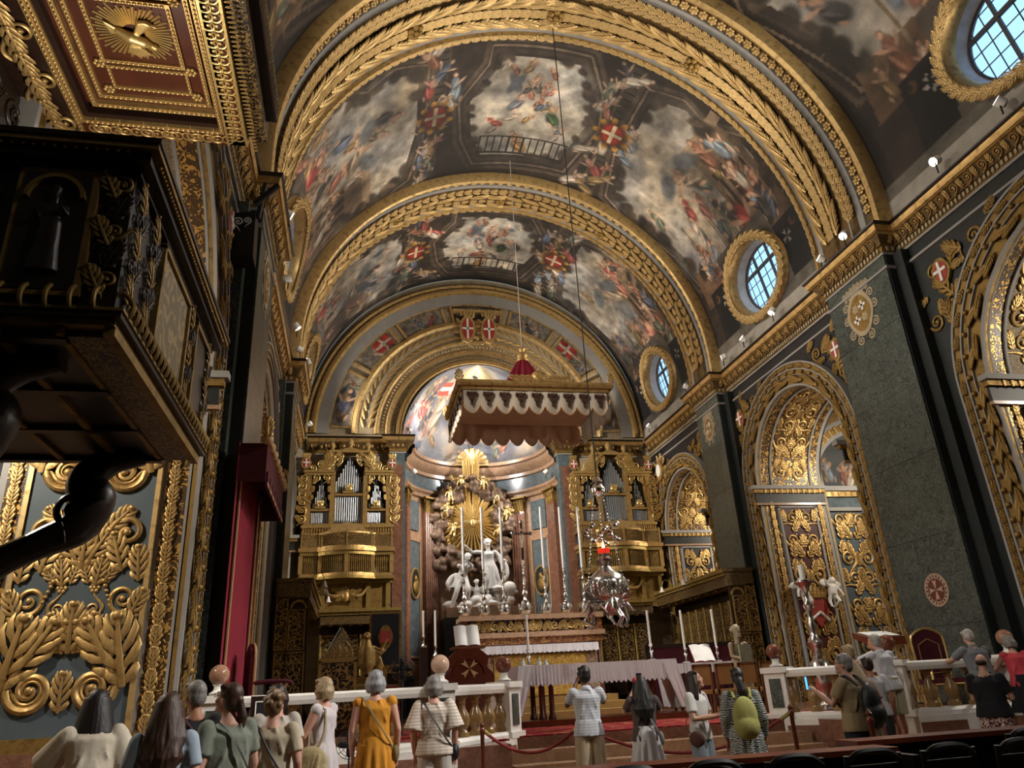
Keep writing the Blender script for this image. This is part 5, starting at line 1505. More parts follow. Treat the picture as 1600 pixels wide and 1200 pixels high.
# marble figure group: a generic pair of draped figures on a rocky plinth
st = thing('marble_figure_group', 'white marble group of two draped figures on rocks below the gilded sunburst', 'statue', (0.0, 32.9, 4.78))
mb = MB()
rr = random.Random(8)
for k in range(26): mb.sphere((rr.uniform(-0.2, 1.3), rr.uniform(-0.3, 0.4), rr.uniform(0.0, 0.9)), (rr.uniform(0.15, 0.3), 0.25, rr.uniform(0.12, 0.3)), 14, 10)
for k in range(10): mb.sphere((rr.uniform(-1.1, 0.2), rr.uniform(-0.2, 0.3), rr.uniform(0.0, 0.25)), (0.3, 0.3, 0.2), 14, 10)
def drape(mb, rings, folds, amp, ph=0.0, n=90):
    """closed draped volume: rings of (x, y, z, rx, ry) from top to bottom, fluted"""
    G = []
    for i, (x, y, z, rx, ry) in enumerate(rings):
        f = i / (len(rings) - 1)
        G.append([(x + rx * (1 + amp * f * math.cos(folds * t + ph + 1.2 * f)) * math.cos(t), y + ry * (1 + amp * f * math.cos(folds * t + ph + 1.2 * f)) * math.sin(t), z + 0.03 * f * math.sin(3 * t)) for t in np.linspace(0, 2 * PI, n, endpoint=False)])
    mb.grid(G, closev=True)
    k = len(rings)
    mb.add(G[0], [tuple(range(n))]); mb.add(G[-1], [tuple(range(n - 1, -1, -1))])
def figure_3d(mb, hip, head, hands, feet, r=1.0, knees=None, hair=True):
    hip = np.array(hip, float); head = np.array(head, float)
    ax = (head - hip) / np.linalg.norm(head - hip)
    neck = head - ax * 0.26 * r; sh = head - ax * 0.36 * r
    mb.sphere(tuple(head), (0.115 * r, 0.135 * r, 0.155 * r), 16, 12); mb.sphere(tuple(head + np.array((0, -0.135 * r, -0.02))), 0.026 * r); mb.sphere(tuple(head + np.array((0, -0.07 * r, -0.11 * r))), (0.07 * r, 0.07 * r, 0.06 * r))
    if hair:
        for q in range(12): mb.sphere(tuple(head + np.array((0.11 * r * math.cos(q * 0.55), 0.05 * r + 0.06 * r * math.sin(q * 1.3), 0.07 * r + 0.06 * r * math.sin(q * 0.9)))), 0.055 * r, 8, 6)
    limb(mb, [sh, neck, head], [0.09 * r, 0.07 * r, 0.08 * r])
    mid = hip * 0.55 + sh * 0.45
    limb(mb, [hip - ax * 0.08, hip, mid, sh - ax * 0.12, sh + ax * 0.02], [0.11 * r, 0.13 * r, 0.115 * r, 0.145 * r, 0.07 * r], 18, 1.45)
    for s, h in zip((-1, 1), hands):
        a = sh + np.array((s * 0.21 * r, 0, -0.04)); h = np.array(h, float); e = (a + h) / 2 + np.array((s * 0.05, 0.08, -0.10))
        limb(mb, [a, a * 0.4 + e * 0.6, e, h], [0.09 * r, 0.08 * r, 0.06 * r, 0.042 * r]); mb.sphere(tuple(h), (0.05 * r, 0.05 * r, 0.06 * r)); mb.sphere(tuple(a), 0.1 * r)
        for f in range(4): mb.tube([h, h + (h - e) / np.linalg.norm(h - e) * 0.13 * r + np.array((0.022 * (f - 1.5), 0, 0))], [0.02, 0.014], 6)
    for i, (s, f) in enumerate(zip((-1, 1), feet)):
        a = hip + np.array((s * 0.10 * r, 0, -0.05)); f = np.array(f, float); k = np.array(knees[i], float) if knees else (a + f) / 2 + np.array((0, -0.12, 0))
        limb(mb, [a, a * 0.5 + k * 0.5, k, k * 0.6 + f * 0.4, f], [0.14 * r, 0.13 * r, 0.09 * r, 0.09 * r, 0.05 * r]); mb.sphere(tuple(f + np.array((0, -0.07, -0.03))), (0.05 * r, 0.12 * r, 0.045 * r))
# taller figure with raised arm, drapery falling to the rocks
figure_3d(mb, (0.42, 0, 1.95), (0.36, -0.08, 2.98), ((-0.52, -0.25, 2.80), (1.0, -0.1, 2.15)), ((0.30, -0.1, 0.75), (0.85, 0.05, 0.75)), 1.15)
drape(mb, [(0.42, 0, 2.12, 0.20, 0.15), (0.42, 0, 1.9, 0.26, 0.20), (0.44, 0, 1.6, 0.27, 0.22), (0.46, 0, 1.2, 0.31, 0.25), (0.48, 0, 0.85, 0.38, 0.28)], 11, 0.16)
limb(mb, [(0.66, 0.05, 2.62), (0.80, 0.08, 2.35), (1.02, 0.06, 1.95), (1.06, 0.02, 1.5), (0.86, 0, 1.15)], [0.07, 0.12, 0.13, 0.12, 0.05])
limb(mb, [(0.70, -0.05, 2.55), (0.90, -0.06, 2.05), (0.88, -0.1, 1.6)], [0.05, 0.09, 0.04])
# bowing figure with crossed arms, cloth round the hips
figure_3d(mb, (-0.66, 0, 1.42), (-0.44, -0.22, 2.32), ((-0.50, -0.30, 1.92), (-0.35, -0.28, 1.98)), ((-1.10, -0.15, 0.06), (-0.52, -0.1, 0.12)), 1.05, ((-0.88, -0.2, 0.80), (-0.46, -0.28, 0.80)))
drape(mb, [(-0.66, 0, 1.60, 0.20, 0.15), (-0.67, 0, 1.42, 0.24, 0.19), (-0.72, 0, 1.2, 0.26, 0.20), (-0.82, 0, 1.0, 0.26, 0.18)], 9, 0.18, 1.0)
limb(mb, [(-0.82, 0.1, 1.62), (-1.02, 0.06, 1.45), (-1.18, 0.02, 1.15), (-1.12, 0.0, 0.85)], [0.06, 0.11, 0.10, 0.03])
# kneeling child
figure_3d(mb, (-0.10, -0.05, 0.55), (-0.12, -0.15, 1.2), ((-0.35, -0.2, 0.95), (0.10, -0.25, 0.75)), ((-0.2, 0, 0.1), (0.15, 0, 0.1)), 0.72)
remesh(mb, 'figures', M['whitestatue'], 0.017, 3, st, TRS((0, 0, 0), (0, 0, 0), (1.15, 1, 0.95)))
MB().box(-1.5, 1.6, -0.6, 0.7, -0.35, 0.05).build('plinth', M['pinkmarble'], st, smooth=False)
MB().box(-1.6, 1.7, -0.65, 0.75, -4.06, -0.35).build('pedestal', M['blackmarble'], st, smooth=False)

# ------------------------------------------------------------------ high altar
ha = thing('high_altar', 'high altar with lapis and gilt gradine and lace edged white cloth', 'altar', (0, 23.4, FL))
lapis = filigree('lapis_gilt_inlay', hexc('1c2348'), hexc('c99a45'), 5.0, 0.6, 0.35, 0.38, 0.8, 0.35)
redgilt = filigree('red_gilt_inlay', hexc('5a2a1c'), hexc('b98a48'), 9.0, 0.5, 0.4, 0.3, 0.6, 0.3)
MB().box(-2.1, 2.1, -0.35, 0.5, 0, 2.05).build('altar_core', M['redmarble'], ha, smooth=False)
MB().box(-2.08, 2.08, -0.40, 0.5, 2.35, 2.72).build('gradine_panel', lapis, ha, smooth=False)
MB().box(-2.2, 2.2, -0.52, 0.55, 2.72, 2.86).build('gradine_top', M['pinkmarble'], ha, smooth=False)
MB().box(-2.22, 2.22, -0.50, 0.55, 2.22, 2.36).build('gradine_moulding', M['pinkmarble'], ha, smooth=False)
MB().box(-2.16, 2.16, -0.45, 0.55, 2.03, 2.23).build('lower_band', redgilt, ha, smooth=False)
for s in (-1, 1): MB().box(min(s * 2.0, s * 2.16), max(s * 2.0, s * 2.16), -0.44, 0.5, 2.34, 2.74).build('end_block', redgilt, ha, smooth=False)
fr = plane_map((0, -0.41, 0), (1, 0, 0), (0, 0, 1), (0, -1, 0))
for s in (-1, 1):
    for i, (u, v, sz, ro) in enumerate(((0.55, 2.38, 0.30, 0.2), (0.8, 2.4, 0.3, -0.5), (1.05, 2.38, 0.32, 0.3), (1.3, 2.4, 0.3, -0.3), (1.55, 2.38, 0.32, 0.4), (1.8, 2.4, 0.28, -0.2))): place('leafb', 'acanthus_leaf', ha, fr, s * u, v, sz, ro * s, s < 0, 0.4)
    for u in (0.68, 1.18, 1.68): place('scrollb', 'scroll', ha, fr, s * u, 2.54, 0.26, s * u * 3, s < 0, 0.4)
for q in range(5): place('leafb', 'acanthus_leaf', ha, fr, 0.16 * (q - 2), 2.38, 0.32, -0.25 * (q - 2), False, 0.5)
place('flowerb', 'rosette', ha, fr, 0, 2.55, 0.34, 0, False, 0.5)
MB().box(-1.72, 1.72, -1.12, -0.35, 0.54, 1.94).build('mensa', filigree('altar_front_frame', hexc('6a4a34'), hexc('c8b090'), 14.0, 0.3, 0.5), ha, smooth=False)
MB().box(-1.35, 1.35, -1.14, -1.0, 0.6, 1.68).build('altar_front', filigree('altar_front_cloth', hexc('b08a3c'), hexc('d8b968'), 8.0, 0.2, 0.5, 0.3, 0.1), ha, smooth=False)
# cloth with scalloped lace edge
def cloth(nm, x0, x1, y0, y1, z, drop, parent, m, side_drop=None, scal=0.25, flare=0.0):
    sd = side_drop if side_drop is not None else drop
    MB().box(x0, x1, y0, y1, z, z + 0.015).build(nm, m, parent, smooth=False)
    mb = MB(); n = max(8, int((x1 - x0) / scal) * 8)
    P = []
    for i in range(n + 1):
        x = x0 + (x1 - x0) * i / n
        w = 0.012 * math.sin(i * 1.1) + 0.01 * math.sin(i * 0.37)
        b = drop * (0.86 + 0.14 * abs(math.sin((x - x0) / scal * PI)))
        P.append([(x, y0 - 0.012, z + 0.015), (x, y0 - 0.02 + w * 0.5, z - b * 0.5), (x, y0 - 0.03 + w, z - b)])
    mb.grid(P)
    for (xx, sg) in ((x0, -1), (x1, 1)):
        P = []
        for i in range(17):
            y = y0 + (y1 - y0) * i / 16
            w = 0.03 * math.sin(i * 1.3)
            P.append([(xx, y, z + 0.015), (xx + sg * (0.03 + flare * 0.5 + w * 0.4), y, z - sd * 0.5), (xx + sg * (0.05 + flare + w), y - 0.02, z - sd * (0.97 + 0.03 * math.sin(i)))])
        mb.grid(P)
    return mb.build(nm, m, parent)
acl = thing('altar_cloth', 'lace edged white cloth over the high altar table', 'altar cloth', (0, 23.4, FL + 1.94))
cloth('cloth_top', -1.76, 1.76, -1.16, -0.36, 0.0, 0.22, acl, M['lace'], 1.0, 0.14)
mb = MB()
for i in range(3): mb.box(-2.6 + 0.25 * i, 2.6 - 0.25 * i, -2.3 + 0.4 * i, 0.4, 0.18 * i, 0.18 * (i + 1))
mb.build('altar_step', plain('tan_step_carpet', hexc('a08048'), 0.85, 0, 0.2), ha, smooth=False)

# candlesticks on the gradine
def candlestick(scale, candle_h, crucifix=False):
    t = thing('altar_candlestick', 'tall silver candlestick with long white candle on the high altar', 'candlestick', (0, 0, 0), 0, 'silver candlesticks on the high altar')
    s = scale
    MB().cbox((0, 0, 0.03), (0.36 * s, 0.30 * s, 0.05)).build('gilt_foot', M['goldbright'], t, smooth=False)
    mb = MB()
    for q in (-1, 1): mb.cbox((q * 0.15 * s, -0.1 * s, 0.04), (0.08 * s, 0.1 * s, 0.08))
    mb.build('foot', M['goldbright'], t)
    pr = [(0.15, 0.06), (0.19, 0.12), (0.20, 0.22), (0.15, 0.32), (0.12, 0.38), (0.13, 0.42), (0.06, 0.46), (0.04, 0.52), (0.07, 0.56), (0.09, 0.62), (0.07, 0.70), (0.035, 0.76), (0.05, 0.80), (0.03, 0.84), (0.06, 0.90), (0.03, 0.98), (0.045, 1.04), (0.025, 1.10), (0.055, 1.18), (0.03, 1.24), (0.03, 1.34), (0.10, 1.40), (0.11, 1.43), (0.03, 1.44), (0.03, 1.60)]
    MB().lathe([(r * s, z * s) for r, z in pr], 14).build('stem', M['silver'], t)
    for q in range(6): link('acanthus_leaf', MESH_LEAF_S, t, frame((0.16 * s * math.cos(q * PI / 3), 0.16 * s * math.sin(q * PI / 3), 0.08 * s), (0.2 * s * -math.sin(q * PI / 3), 0.2 * s * math.cos(q * PI / 3), 0), (0, 0, 0.28 * s), (0.2 * s * math.cos(q * PI / 3), 0.2 * s * math.sin(q * PI / 3), 0)))
    if crucifix:
        mb = MB().cbox((0, 0, 2.15 * s), (0.07, 0.05, 1.1 * s)).cbox((0, 0, 2.38 * s), (0.5 * s, 0.05, 0.07))
        for (x, z) in ((0, 2.72 * s), (0.27 * s, 2.38 * s), (-0.27 * s, 2.38 * s)): mb.sphere((x, 0, z), (0.07, 0.04, 0.07))
        mb.build('cross', M['silver'], t)
        mb = MB(); mb.tube([(0, -0.05, 1.95 * s), (0, -0.06, 2.2 * s), (0, -0.06, 2.36 * s)], [0.03, 0.05, 0.05], 8); mb.sphere((0, -0.07, 2.48 * s), 0.05)
        for q in (-1, 1): mb.tube([(0, -0.05, 2.36 * s), (q * 0.22 * s, -0.05, 2.40 * s)], [0.03, 0.02], 6)
        mb.build('corpus', M['silver'], t)
    else:
        MB().lathe([(0.045 * s, 1.58 * s), (0.045 * s, 1.6 * s + candle_h), (0.0, 1.61 * s + candle_h)], 10).build('candle', M['candle'], t)
    return t
MESH_LEAF_S = leaf_mesh('acanthus_leaf', M['silver'])
GT = FL + 2.86
c0 = candlestick(0.92, 1.95)
first = True
for i, x in enumerate((-1.98, -1.36, -0.74, 0.60, 1.24, 1.86)):
    h = GT
    lb = ('%s tall silver candlestick on the high altar, %s side of the crucifix' % (('outermost', 'middle', 'innermost')[(i if i < 3 else 5 - i)], 'mahogany lectern' if i < 3 else 'hanging lamp'))
    if i == 0: c0.location = (x, 23.55, h); c0['label'] = lb
    else: dup(c0, (x, 23.55, h), None, lb)
cx = candlestick(1.08, 0, True); cx.location = (-0.06, 23.6, GT); cx['label'] = 'silver altar crucifix on a tall silver stem between the candlesticks'; cx['category'] = 'crucifix'; del cx['group']; cx.name = 'altar_crucifix'
for i, (x, hh) in enumerate(((-2.95, 1.0), (-3.25, 0.75))):
    t = thing('small_candlestick', 'short silver candlestick on a dark stand %s' % ('next to the altar gradine', 'farther out from the altar gradine')[i], 'candlestick', (x, 22.9 + 0.5 * i, GT - 1.1 if i == 0 else GT - 0.8), 0, 'short candlesticks beside the gradine')
    MB().lathe([(0.10, 0), (0.11, 0.03), (0.04, 0.10), (0.03, 0.25), (0.06, 0.30), (0.03, 0.32)], 10).build('stem', M['silver'], t)
    MB().lathe([(0.03, 0.3), (0.03, 0.3 + hh), (0, 0.31 + hh)], 8).build('candle', M['candle'], t)
    MB().box(-0.12, 0.12, -0.12, 0.12, -(GT - 1.1 - FL) if i == 0 else -(GT - 0.8 - FL), 0.0).build('stand', M['darkwood'], t, smooth=False)

# ------------------------------------------------------------------ baldachin hanging over the altar
cp = thing('hanging_canopy', 'cream hanging canopy with scalloped valance, gilt frame and crimson crown', 'canopy', (0, 22.2, 8.88))
cw, cdp = 2.25, 1.5
cream = plain('canopy_cream_damask', hexc('cbbfae'), 0.8, 0, 0.12, 6.0)
lining = plain('canopy_lining', hexc('d0aa8c'), 0.85, 0, 0.12, 4.0)
ground = 1.2
mb = MB().box(-cw, cw, -cdp, cdp, 1.02, 1.06); mb.build('canopy_lining', lining, cp, smooth=False)
mb = MB()
for (x0, x1, y0, y1) in ((-cw - 0.06, cw + 0.06, -cdp - 0.1, -cdp), (-cw - 0.06, cw + 0.06, cdp, cdp + 0.1), (-cw - 0.1, -cw, -cdp, cdp), (cw, cw + 0.1, -cdp, cdp)): mb.box(x0, x1, y0, y1, 1.04, 1.24)
mb.build('gilt_frame', M['gold'], cp, smooth=False)
rod = MB().tube([(-cw - 0.14, -cdp - 0.14, 1.24), (cw + 0.14, -cdp - 0.14, 1.24)], 0.10, 10); rod.tube([(-cw - 0.14, -cdp - 0.14, 1.24), (-cw - 0.14, cdp, 1.24)], 0.10, 10); rod.tube([(cw + 0.14, -cdp - 0.14, 1.24), (cw + 0.14, cdp, 1.24)], 0.10, 10); rod.tube([(-cw, cdp + 0.1, 1.24), (cw, cdp + 0.1, 1.24)], 0.10, 10)
rod.build('gilt_roll', M['gold'], cp)
for s in (-1, 1):
    for yy in (-cdp - 0.12, cdp): link('corner_leaf', ORN['leafg'], cp, TRS((s * (cw + 0.1), yy, 1.15), (PI / 2, 0, 0.5 * s), (0.55, 0.5, 0.5)))
def valance(p0, p1, n, out, nm='valance'):
    p0, p1 = np.array(p0, float), np.array(p1, float)
    o = np.array(out, float); P = []; m = n * 10
    for i in range(m + 1):
        q = p0 + (p1 - p0) * i / m
        k = abs(math.sin(PI * i / 10.0))
        b = 0.60 + 0.26 * k ** 0.8
        w = 0.03 * math.sin(i * 0.63)
        P.append([q + np.array((0, 0, 1.14)), q + o * (0.02 + w) + np.array((0, 0, 1.14 - b * 0.5)), q + o * (0.03 + w) + np.array((0, 0, 1.14 - b))])
    v = MB().grid(P).build(nm, cream, cp)
    br = MB().tube([q[2] - o * 0.0 for q in P], 0.022, 5); br.build('valance_braid', M['goldbraid'], v)
    for i in range(n if cream is not lining else 0):
        q = p0 + (p1 - p0) * (i + 0.5) / n
        e = (p1 - p0) / np.linalg.norm(p1 - p0)
        c = q + o * 0.06 + np.array((0, 0, 0.72))
        B = []
        for k2, (x, z, rx, rz) in enumerate(((0, 0.17, 0.11, 0.07), (-0.12, 0.16, 0.05, 0.09), (0.12, 0.16, 0.05, 0.09), (0, 0.03, 0.10, 0.10), (0, -0.12, 0.05, 0.10))): B.append((x, z, rx, rz))
        d = MB()
        for (x, z, rx, rz) in B:
            d.prism([(x + rx * math.cos(t), z + rz * math.sin(t)) for t in np.linspace(0, 2 * PI, 12)[:-1]], 0, 0.012)
        d.build('crown_motif', plain('brown_embroidery', hexc('4a3020'), 0.8) if 'embroidery' not in M else M['embroidery'], v, mw=frame(c, e, (0, 0, 1), o), smooth=False)
M['embroidery'] = plain('brown_embroidery', hexc('4a3020'), 0.8)
valance((-cw, -cdp - 0.04, 0), (cw, -cdp - 0.04, 0), 9, (0, -1, 0))
cream_save = cream
valance((-cw - 0.04, cdp, 0), (-cw - 0.04, -cdp, 0), 6, (-1, 0, 0)); valance((cw + 0.04, -cdp, 0), (cw + 0.04, cdp, 0), 6, (1, 0, 0))
cream = lining
valance((-cw, cdp + 0.04, 0), (cw, cdp + 0.04, 0), 9, (0, -1, 0))
cream = cream_save
mb = MB(); G = []
for z, r in ((1.2, 0.90), (1.9, 0.60), (2.4, 0.36), (2.75, 0.16)):
    G.append([(r * (1 + 0.10 * math.cos(a * 14)) * math.cos(a), r * (1 + 0.10 * math.cos(a * 14)) * math.sin(a), z) for a in np.linspace(0, 2 * PI, 85)[:-1]])
mb.grid(G, closev=True).build('crimson_drape', M['redvelvet'], cp)
MB().lathe([(0.17, 2.72), (0.20, 2.78), (0.12, 2.84), (0.18, 2.94), (0.14, 3.04), (0.06, 3.08), (0.11, 3.18), (0.0, 3.28)], 12).build('gilt_finial', M['gold'], cp)
fc = MB().sphere((0.1, -cdp - 0.18, 1.46), (0.26, 0.1, 0.22)).build('crest', M['gold'], cp)
for s in (-1, 1):
    for q in range(4): link('acanthus_leaf', ORN['leafg'], fc, frame((0.1 + s * (0.12 + 0.17 * q), -cdp - 0.2, 1.34), (0.3 * 0.3, 0, -0.3 * s), (s * 0.34, 0, 0.12), (0, -0.3, 0)))
MB().tube([(0, 0, 3.25), (0, 0, 11.02)], 0.012, 5).build('hanging_cord', M['ropelight'], cp)

# ------------------------------------------------------------------ hanging sanctuary lamp
lp = thing('sanctuary_lamp', 'ornate silver hanging lamp with red glass flame and winged figures', 'hanging lamp', (0, 15.7, 2.75))
prof = [(0.0, 0.0), (0.05, 0.02), (0.08, 0.08), (0.05, 0.14), (0.12, 0.22), (0.26, 0.32), (0.36, 0.46), (0.42, 0.62), (0.44, 0.74), (0.40, 0.84), (0.28, 0.94), (0.16, 1.02), (0.12, 1.10), (0.17, 1.16), (0.18, 1.24), (0.10, 1.30), (0.12, 1.36)]
MB().lathe(prof, 24).build('bowl', M['silver'], lp)
for q in range(14): link('acanthus_leaf', MESH_LEAF_S, lp, frame((0.36 * math.cos(q * PI / 7), 0.36 * math.sin(q * PI / 7), 0.44), (-0.24 * math.sin(q * PI / 7), 0.24 * math.cos(q * PI / 7), 0), (0.05 * math.cos(q * PI / 7), 0.05 * math.sin(q * PI / 7), 0.34), (0.3 * math.cos(q * PI / 7), 0.3 * math.sin(q * PI / 7), 0)))
redglass = NT('red_glass'); redglass.set(col=(0.7, 0.02, 0.02), rough=0.1, ecol=(1, 0.05, 0.02), estr=0.35)
MB().lathe([(0.10, 1.36), (0.13, 1.40), (0.14, 1.47), (0.11, 1.47), (0.08, 1.40)], 14).build('red_glass_cup', redglass.m, lp)
MB().lathe([(0.0, 1.44), (0.035, 1.50), (0.02, 1.58), (0.0, 1.66)], 8).build('flame', M['flame'], lp)
for q in range(3):
    a = q * 2 * PI / 3 + 0.5
    mw = Matrix.Translation((0.40 * math.cos(a), 0.40 * math.sin(a), -0.15)) @ Matrix.Rotation(a + PI / 2, 4, 'Z') @ Matrix.Diagonal((0.72, 0.72, 0.72, 1))
    pt = putto('winged_figure', M['silver'], lp, mw, False, q)
    for s in (-1, 1): link('wing', MESH_LEAF_S, pt, frame((0.06 * s, 0.12, 0.62), (0.7 * s * 0.5, 0.2, -0.5), (0.5 * s, 0.3, 0.62), (0, 0.4, 0)))
for q in range(3):
    a = q * 2 * PI / 3 + 1.2
    pts = [(0.42 * math.cos(a), 0.42 * math.sin(a), 0.78), (0.34 * math.cos(a), 0.34 * math.sin(a), 1.6), (0.10 * math.cos(a), 0.10 * math.sin(a), 2.75)]
    ch = MB()
    for i in range(26):
        f = i / 25; p = np.array(pts[0]) * (1 - f) + np.array(pts[2]) * f
        ch.sphere(tuple(p), (0.022, 0.022, 0.035), 6, 4)
    for i in range(7): ch.sphere((0.30 * math.cos(a) + 0.09 * math.cos(i), 0.30 * math.sin(a) + 0.09 * math.sin(i), 1.62 + 0.06 * i), (0.06, 0.04, 0.05), 7, 5)
    ch.build('chain', M['silver'], lp)
MB().lathe([(0.02, 2.62), (0.16, 2.72), (0.17, 2.80), (0.10, 2.90), (0.13, 2.96), (0.05, 3.06), (0.0, 3.12)], 14).build('lamp_crown', M['silver'], lp)
MB().tube([(0, 0, 3.1), (0, 0, 16.75)], 0.016, 5).build('hanging_rope', M['rope'], lp)
# ------------------------------------------------------------------ choir stalls
def stall_run(name, label, origin, rz, length, n, h=4.1, depth=0.85, back_z=1.55):
    """local: x along the run, y=0 back wall, front towards -y"""
    t = thing(name, label, 'choir stall', origin, rz)
    MB().box(0, length, -0.1, 0.05, 0, h - 0.3).build('back', M['darkwood'], t, smooth=False)
    MB().box(-0.05, length + 0.05, -depth - 0.12, 0.08, h - 0.12, h).box(-0.02, length + 0.02, -depth - 0.05, 0.06, h - 0.22, h - 0.12).build('cornice', M['brassdull'], t, smooth=False)
    MB().box(0, length, -depth, 0.05, h - 0.55, h - 0.22).build('frieze', M['inlayfine'], t, smooth=False)
    w = length / n
    pm = MB().box(-w / 2 + 0.09, w / 2 - 0.09, -0.13, -0.08, back_z + 0.1, h - 0.95).mesh('inlay_panel', M['inlay'], False)
    fm = MB()
    for (a, b, c, d) in ((-w / 2 + 0.06, w / 2 - 0.06, back_z + 0.04, back_z + 0.1), (-w / 2 + 0.06, w / 2 - 0.06, h - 0.95, h - 0.89), (-w / 2 + 0.06, -w / 2 + 0.1, back_z + 0.04, h - 0.9), (w / 2 - 0.1, w / 2 - 0.06, back_z + 0.04, h - 0.9)): fm.box(a, b, -0.15, -0.08, c, d)
    fm = fm.mesh('panel_frame', M['golddark'], False)
    sm = MB().box(-w / 2 + 0.06, w / 2 - 0.06, -0.6, -0.1, 0.42, 0.48).mesh('seat', M['darkwood'], False)
    cm = MB().lathe([(0.05, back_z), (0.06, back_z + 0.05), (0.035, back_z + 0.12), (0.045, back_z + 0.7), (0.035, h - 1.05), (0.06, h - 0.95), (0.06, h - 0.88)], 8, (0, -0.16, 0)).mesh('column', M['brassdull'])
    dm = MB().prism([(-0.1, 0), (-0.62, 0), (-0.66, 0.35), (-0.55, 0.55), (-0.64, 0.95), (-0.5, 1.0), (-0.1, 1.5)], -0.035, 0.035, frame((0, 0, 0), (0, 1, 0), (0, 0, 1), (1, 0, 0))).mesh('arm_division', M['darkwood'], False)
    for i in range(n):
        x = (i + 0.5) * w
        link('inlay_panel', pm, t, Matrix.Translation((x, 0, 0))); link('panel_frame', fm, t, Matrix.Translation((x, 0, 0))); link('seat', sm, t, Matrix.Translation((x, 0, 0)))
        link('column', cm, t, Matrix.Translation((i * w + 0.02, 0, 0))); link('arm_division', dm, t, Matrix.Translation((i * w + 0.04, 0, 0)))
        link('canopy_leaf', ORN['leafd'], t, frame((x, -0.35, h - 0.56), (0.5 * w, 0, 0), (0, -0.35, -0.30), (0, -0.2, -0.2)))
        link('canopy_leaf', ORN['leafd'], t, frame((i * w, -0.35, h - 0.56), (0.4 * w, 0, 0), (0, -0.3, -0.26), (0, -0.2, -0.2)))
    return t
def stall_end(t, x0, depth, h):
    """carved end panel turned to the nave, at local x=x0"""
    e = MB().box(x0 - 0.06, x0, -depth, 0.08, 0, h - 0.22).build('end_panel', M['darkwood'], t, smooth=False)
    k = depth
    for (y0, y1, z0, z1) in ((-k + 0.08, -k * 0.36, 0.2, 1.75), (-k * 0.32, 0.0, 0.2, 1.75), (-k + 0.08, -k * 0.36, 1.8, 2.05), (-k * 0.32, 0.0, 1.8, 2.05), (-k + 0.1, -k * 0.40, 2.15, h - 0.9), (-k * 0.30, 0.02, 2.15, h - 0.55)):
        MB().box(x0 - 0.08, x0 - 0.05, y0, y1, z0, z1).build('inlay_panel', M['inlay'], e, smooth=False)
        f = MB()
        for (a, b, c, d) in ((y0 - 0.03, y1 + 0.03, z0 - 0.03, z0), (y0 - 0.03, y1 + 0.03, z1, z1 + 0.03), (y0 - 0.03, y0, z0, z1), (y1, y1 + 0.03, z0, z1)): f.box(x0 - 0.10, x0 - 0.05, a, b, c, d)
        f.build('panel_frame', M['brassdull'], e, smooth=False)
    a = MB(); a.sweep([(0.18, 0), (0.18, 0.06), (0.24, 0.06), (0.24, 0)], [((x0 - 0.05, -k * 0.68, h - 0.85), (0, math.cos(q), math.sin(q)), (-1, 0, 0)) for q in np.linspace(0, PI, 14)])
    a.build('arch', M['brassdull'], e)
    MB().box(x0 - 0.14, x0, -depth - 0.1, 0.08, h - 0.12, h).box(x0 - 0.10, x0, -depth - 0.04, 0.06, h - 0.55, h - 0.12).build('end_cornice', M['inlayfine'], e, smooth=False)
# runs along the two side walls (seen from the nave their ends face the visitor) and across the end wall
L1 = 6.1
a = stall_run('choir_stall', 'dark inlaid choir stalls under the organ gallery by the crimson hanging', (-7.42, 23.1, FL), PI / 2, L1, 9)
a.rotation_euler = (0, 0, PI / 2); a.scale = (1, 1, 1)
stall_end(a, 0.0, 0.85, 4.1)
a2 = stall_run('choir_stall', 'dark inlaid choir stalls behind the white side table', (7.42, 23.1, FL), PI / 2, L1, 9)
a2.scale = (1, -1, 1)
stall_end(a2, 0.0, 0.85, 4.1)
stall_run('choir_stall', 'short dark inlaid stall row under the gallery beside the eagle lectern', (-6.5, 30.15, FL), 0, 2.9, 4, 3.9, 0.6)
stall_run('choir_stall', 'short dark inlaid stall row behind the silver hanging lamp', (3.6, 30.15, FL), 0, 2.9, 4, 3.9, 0.6)
def desk(name, label, loc, rz, length, n, h=1.15):
    t = thing(name, label, 'choir desk', loc, rz)
    MB().box(0, length, -0.25, 0.1, 0, h).build('body', M['darkwood'], t, smooth=False)
    MB().box(-0.05, length + 0.05, -0.3, 0.16, h, h + 0.06).build('ledge', M['brassdull'], t, smooth=False)
    w = length / n
    for i in range(n):
        f = MB().box(i * w + 0.06, (i + 1) * w - 0.06, -0.28, -0.24, 0.15, h - 0.1).build('inlay_panel', M['inlay'], t, smooth=False)
        MB().box(i * w - 0.03, i * w + 0.03, -0.30, -0.22, 0.05, h).build('divider', M['golddark'], t, smooth=False)
    return t
d1 = desk('choir_desk', 'low inlaid choir desk in front of the stalls by the crimson hanging', (-6.0, 23.4, FL), PI / 2, 6.0, 7)
d2 = desk('choir_desk', 'low inlaid choir desk in front of the stalls behind the side table', (6.0, 23.4, FL), PI / 2, 6.0, 7); d2.scale = (1, -1, 1)
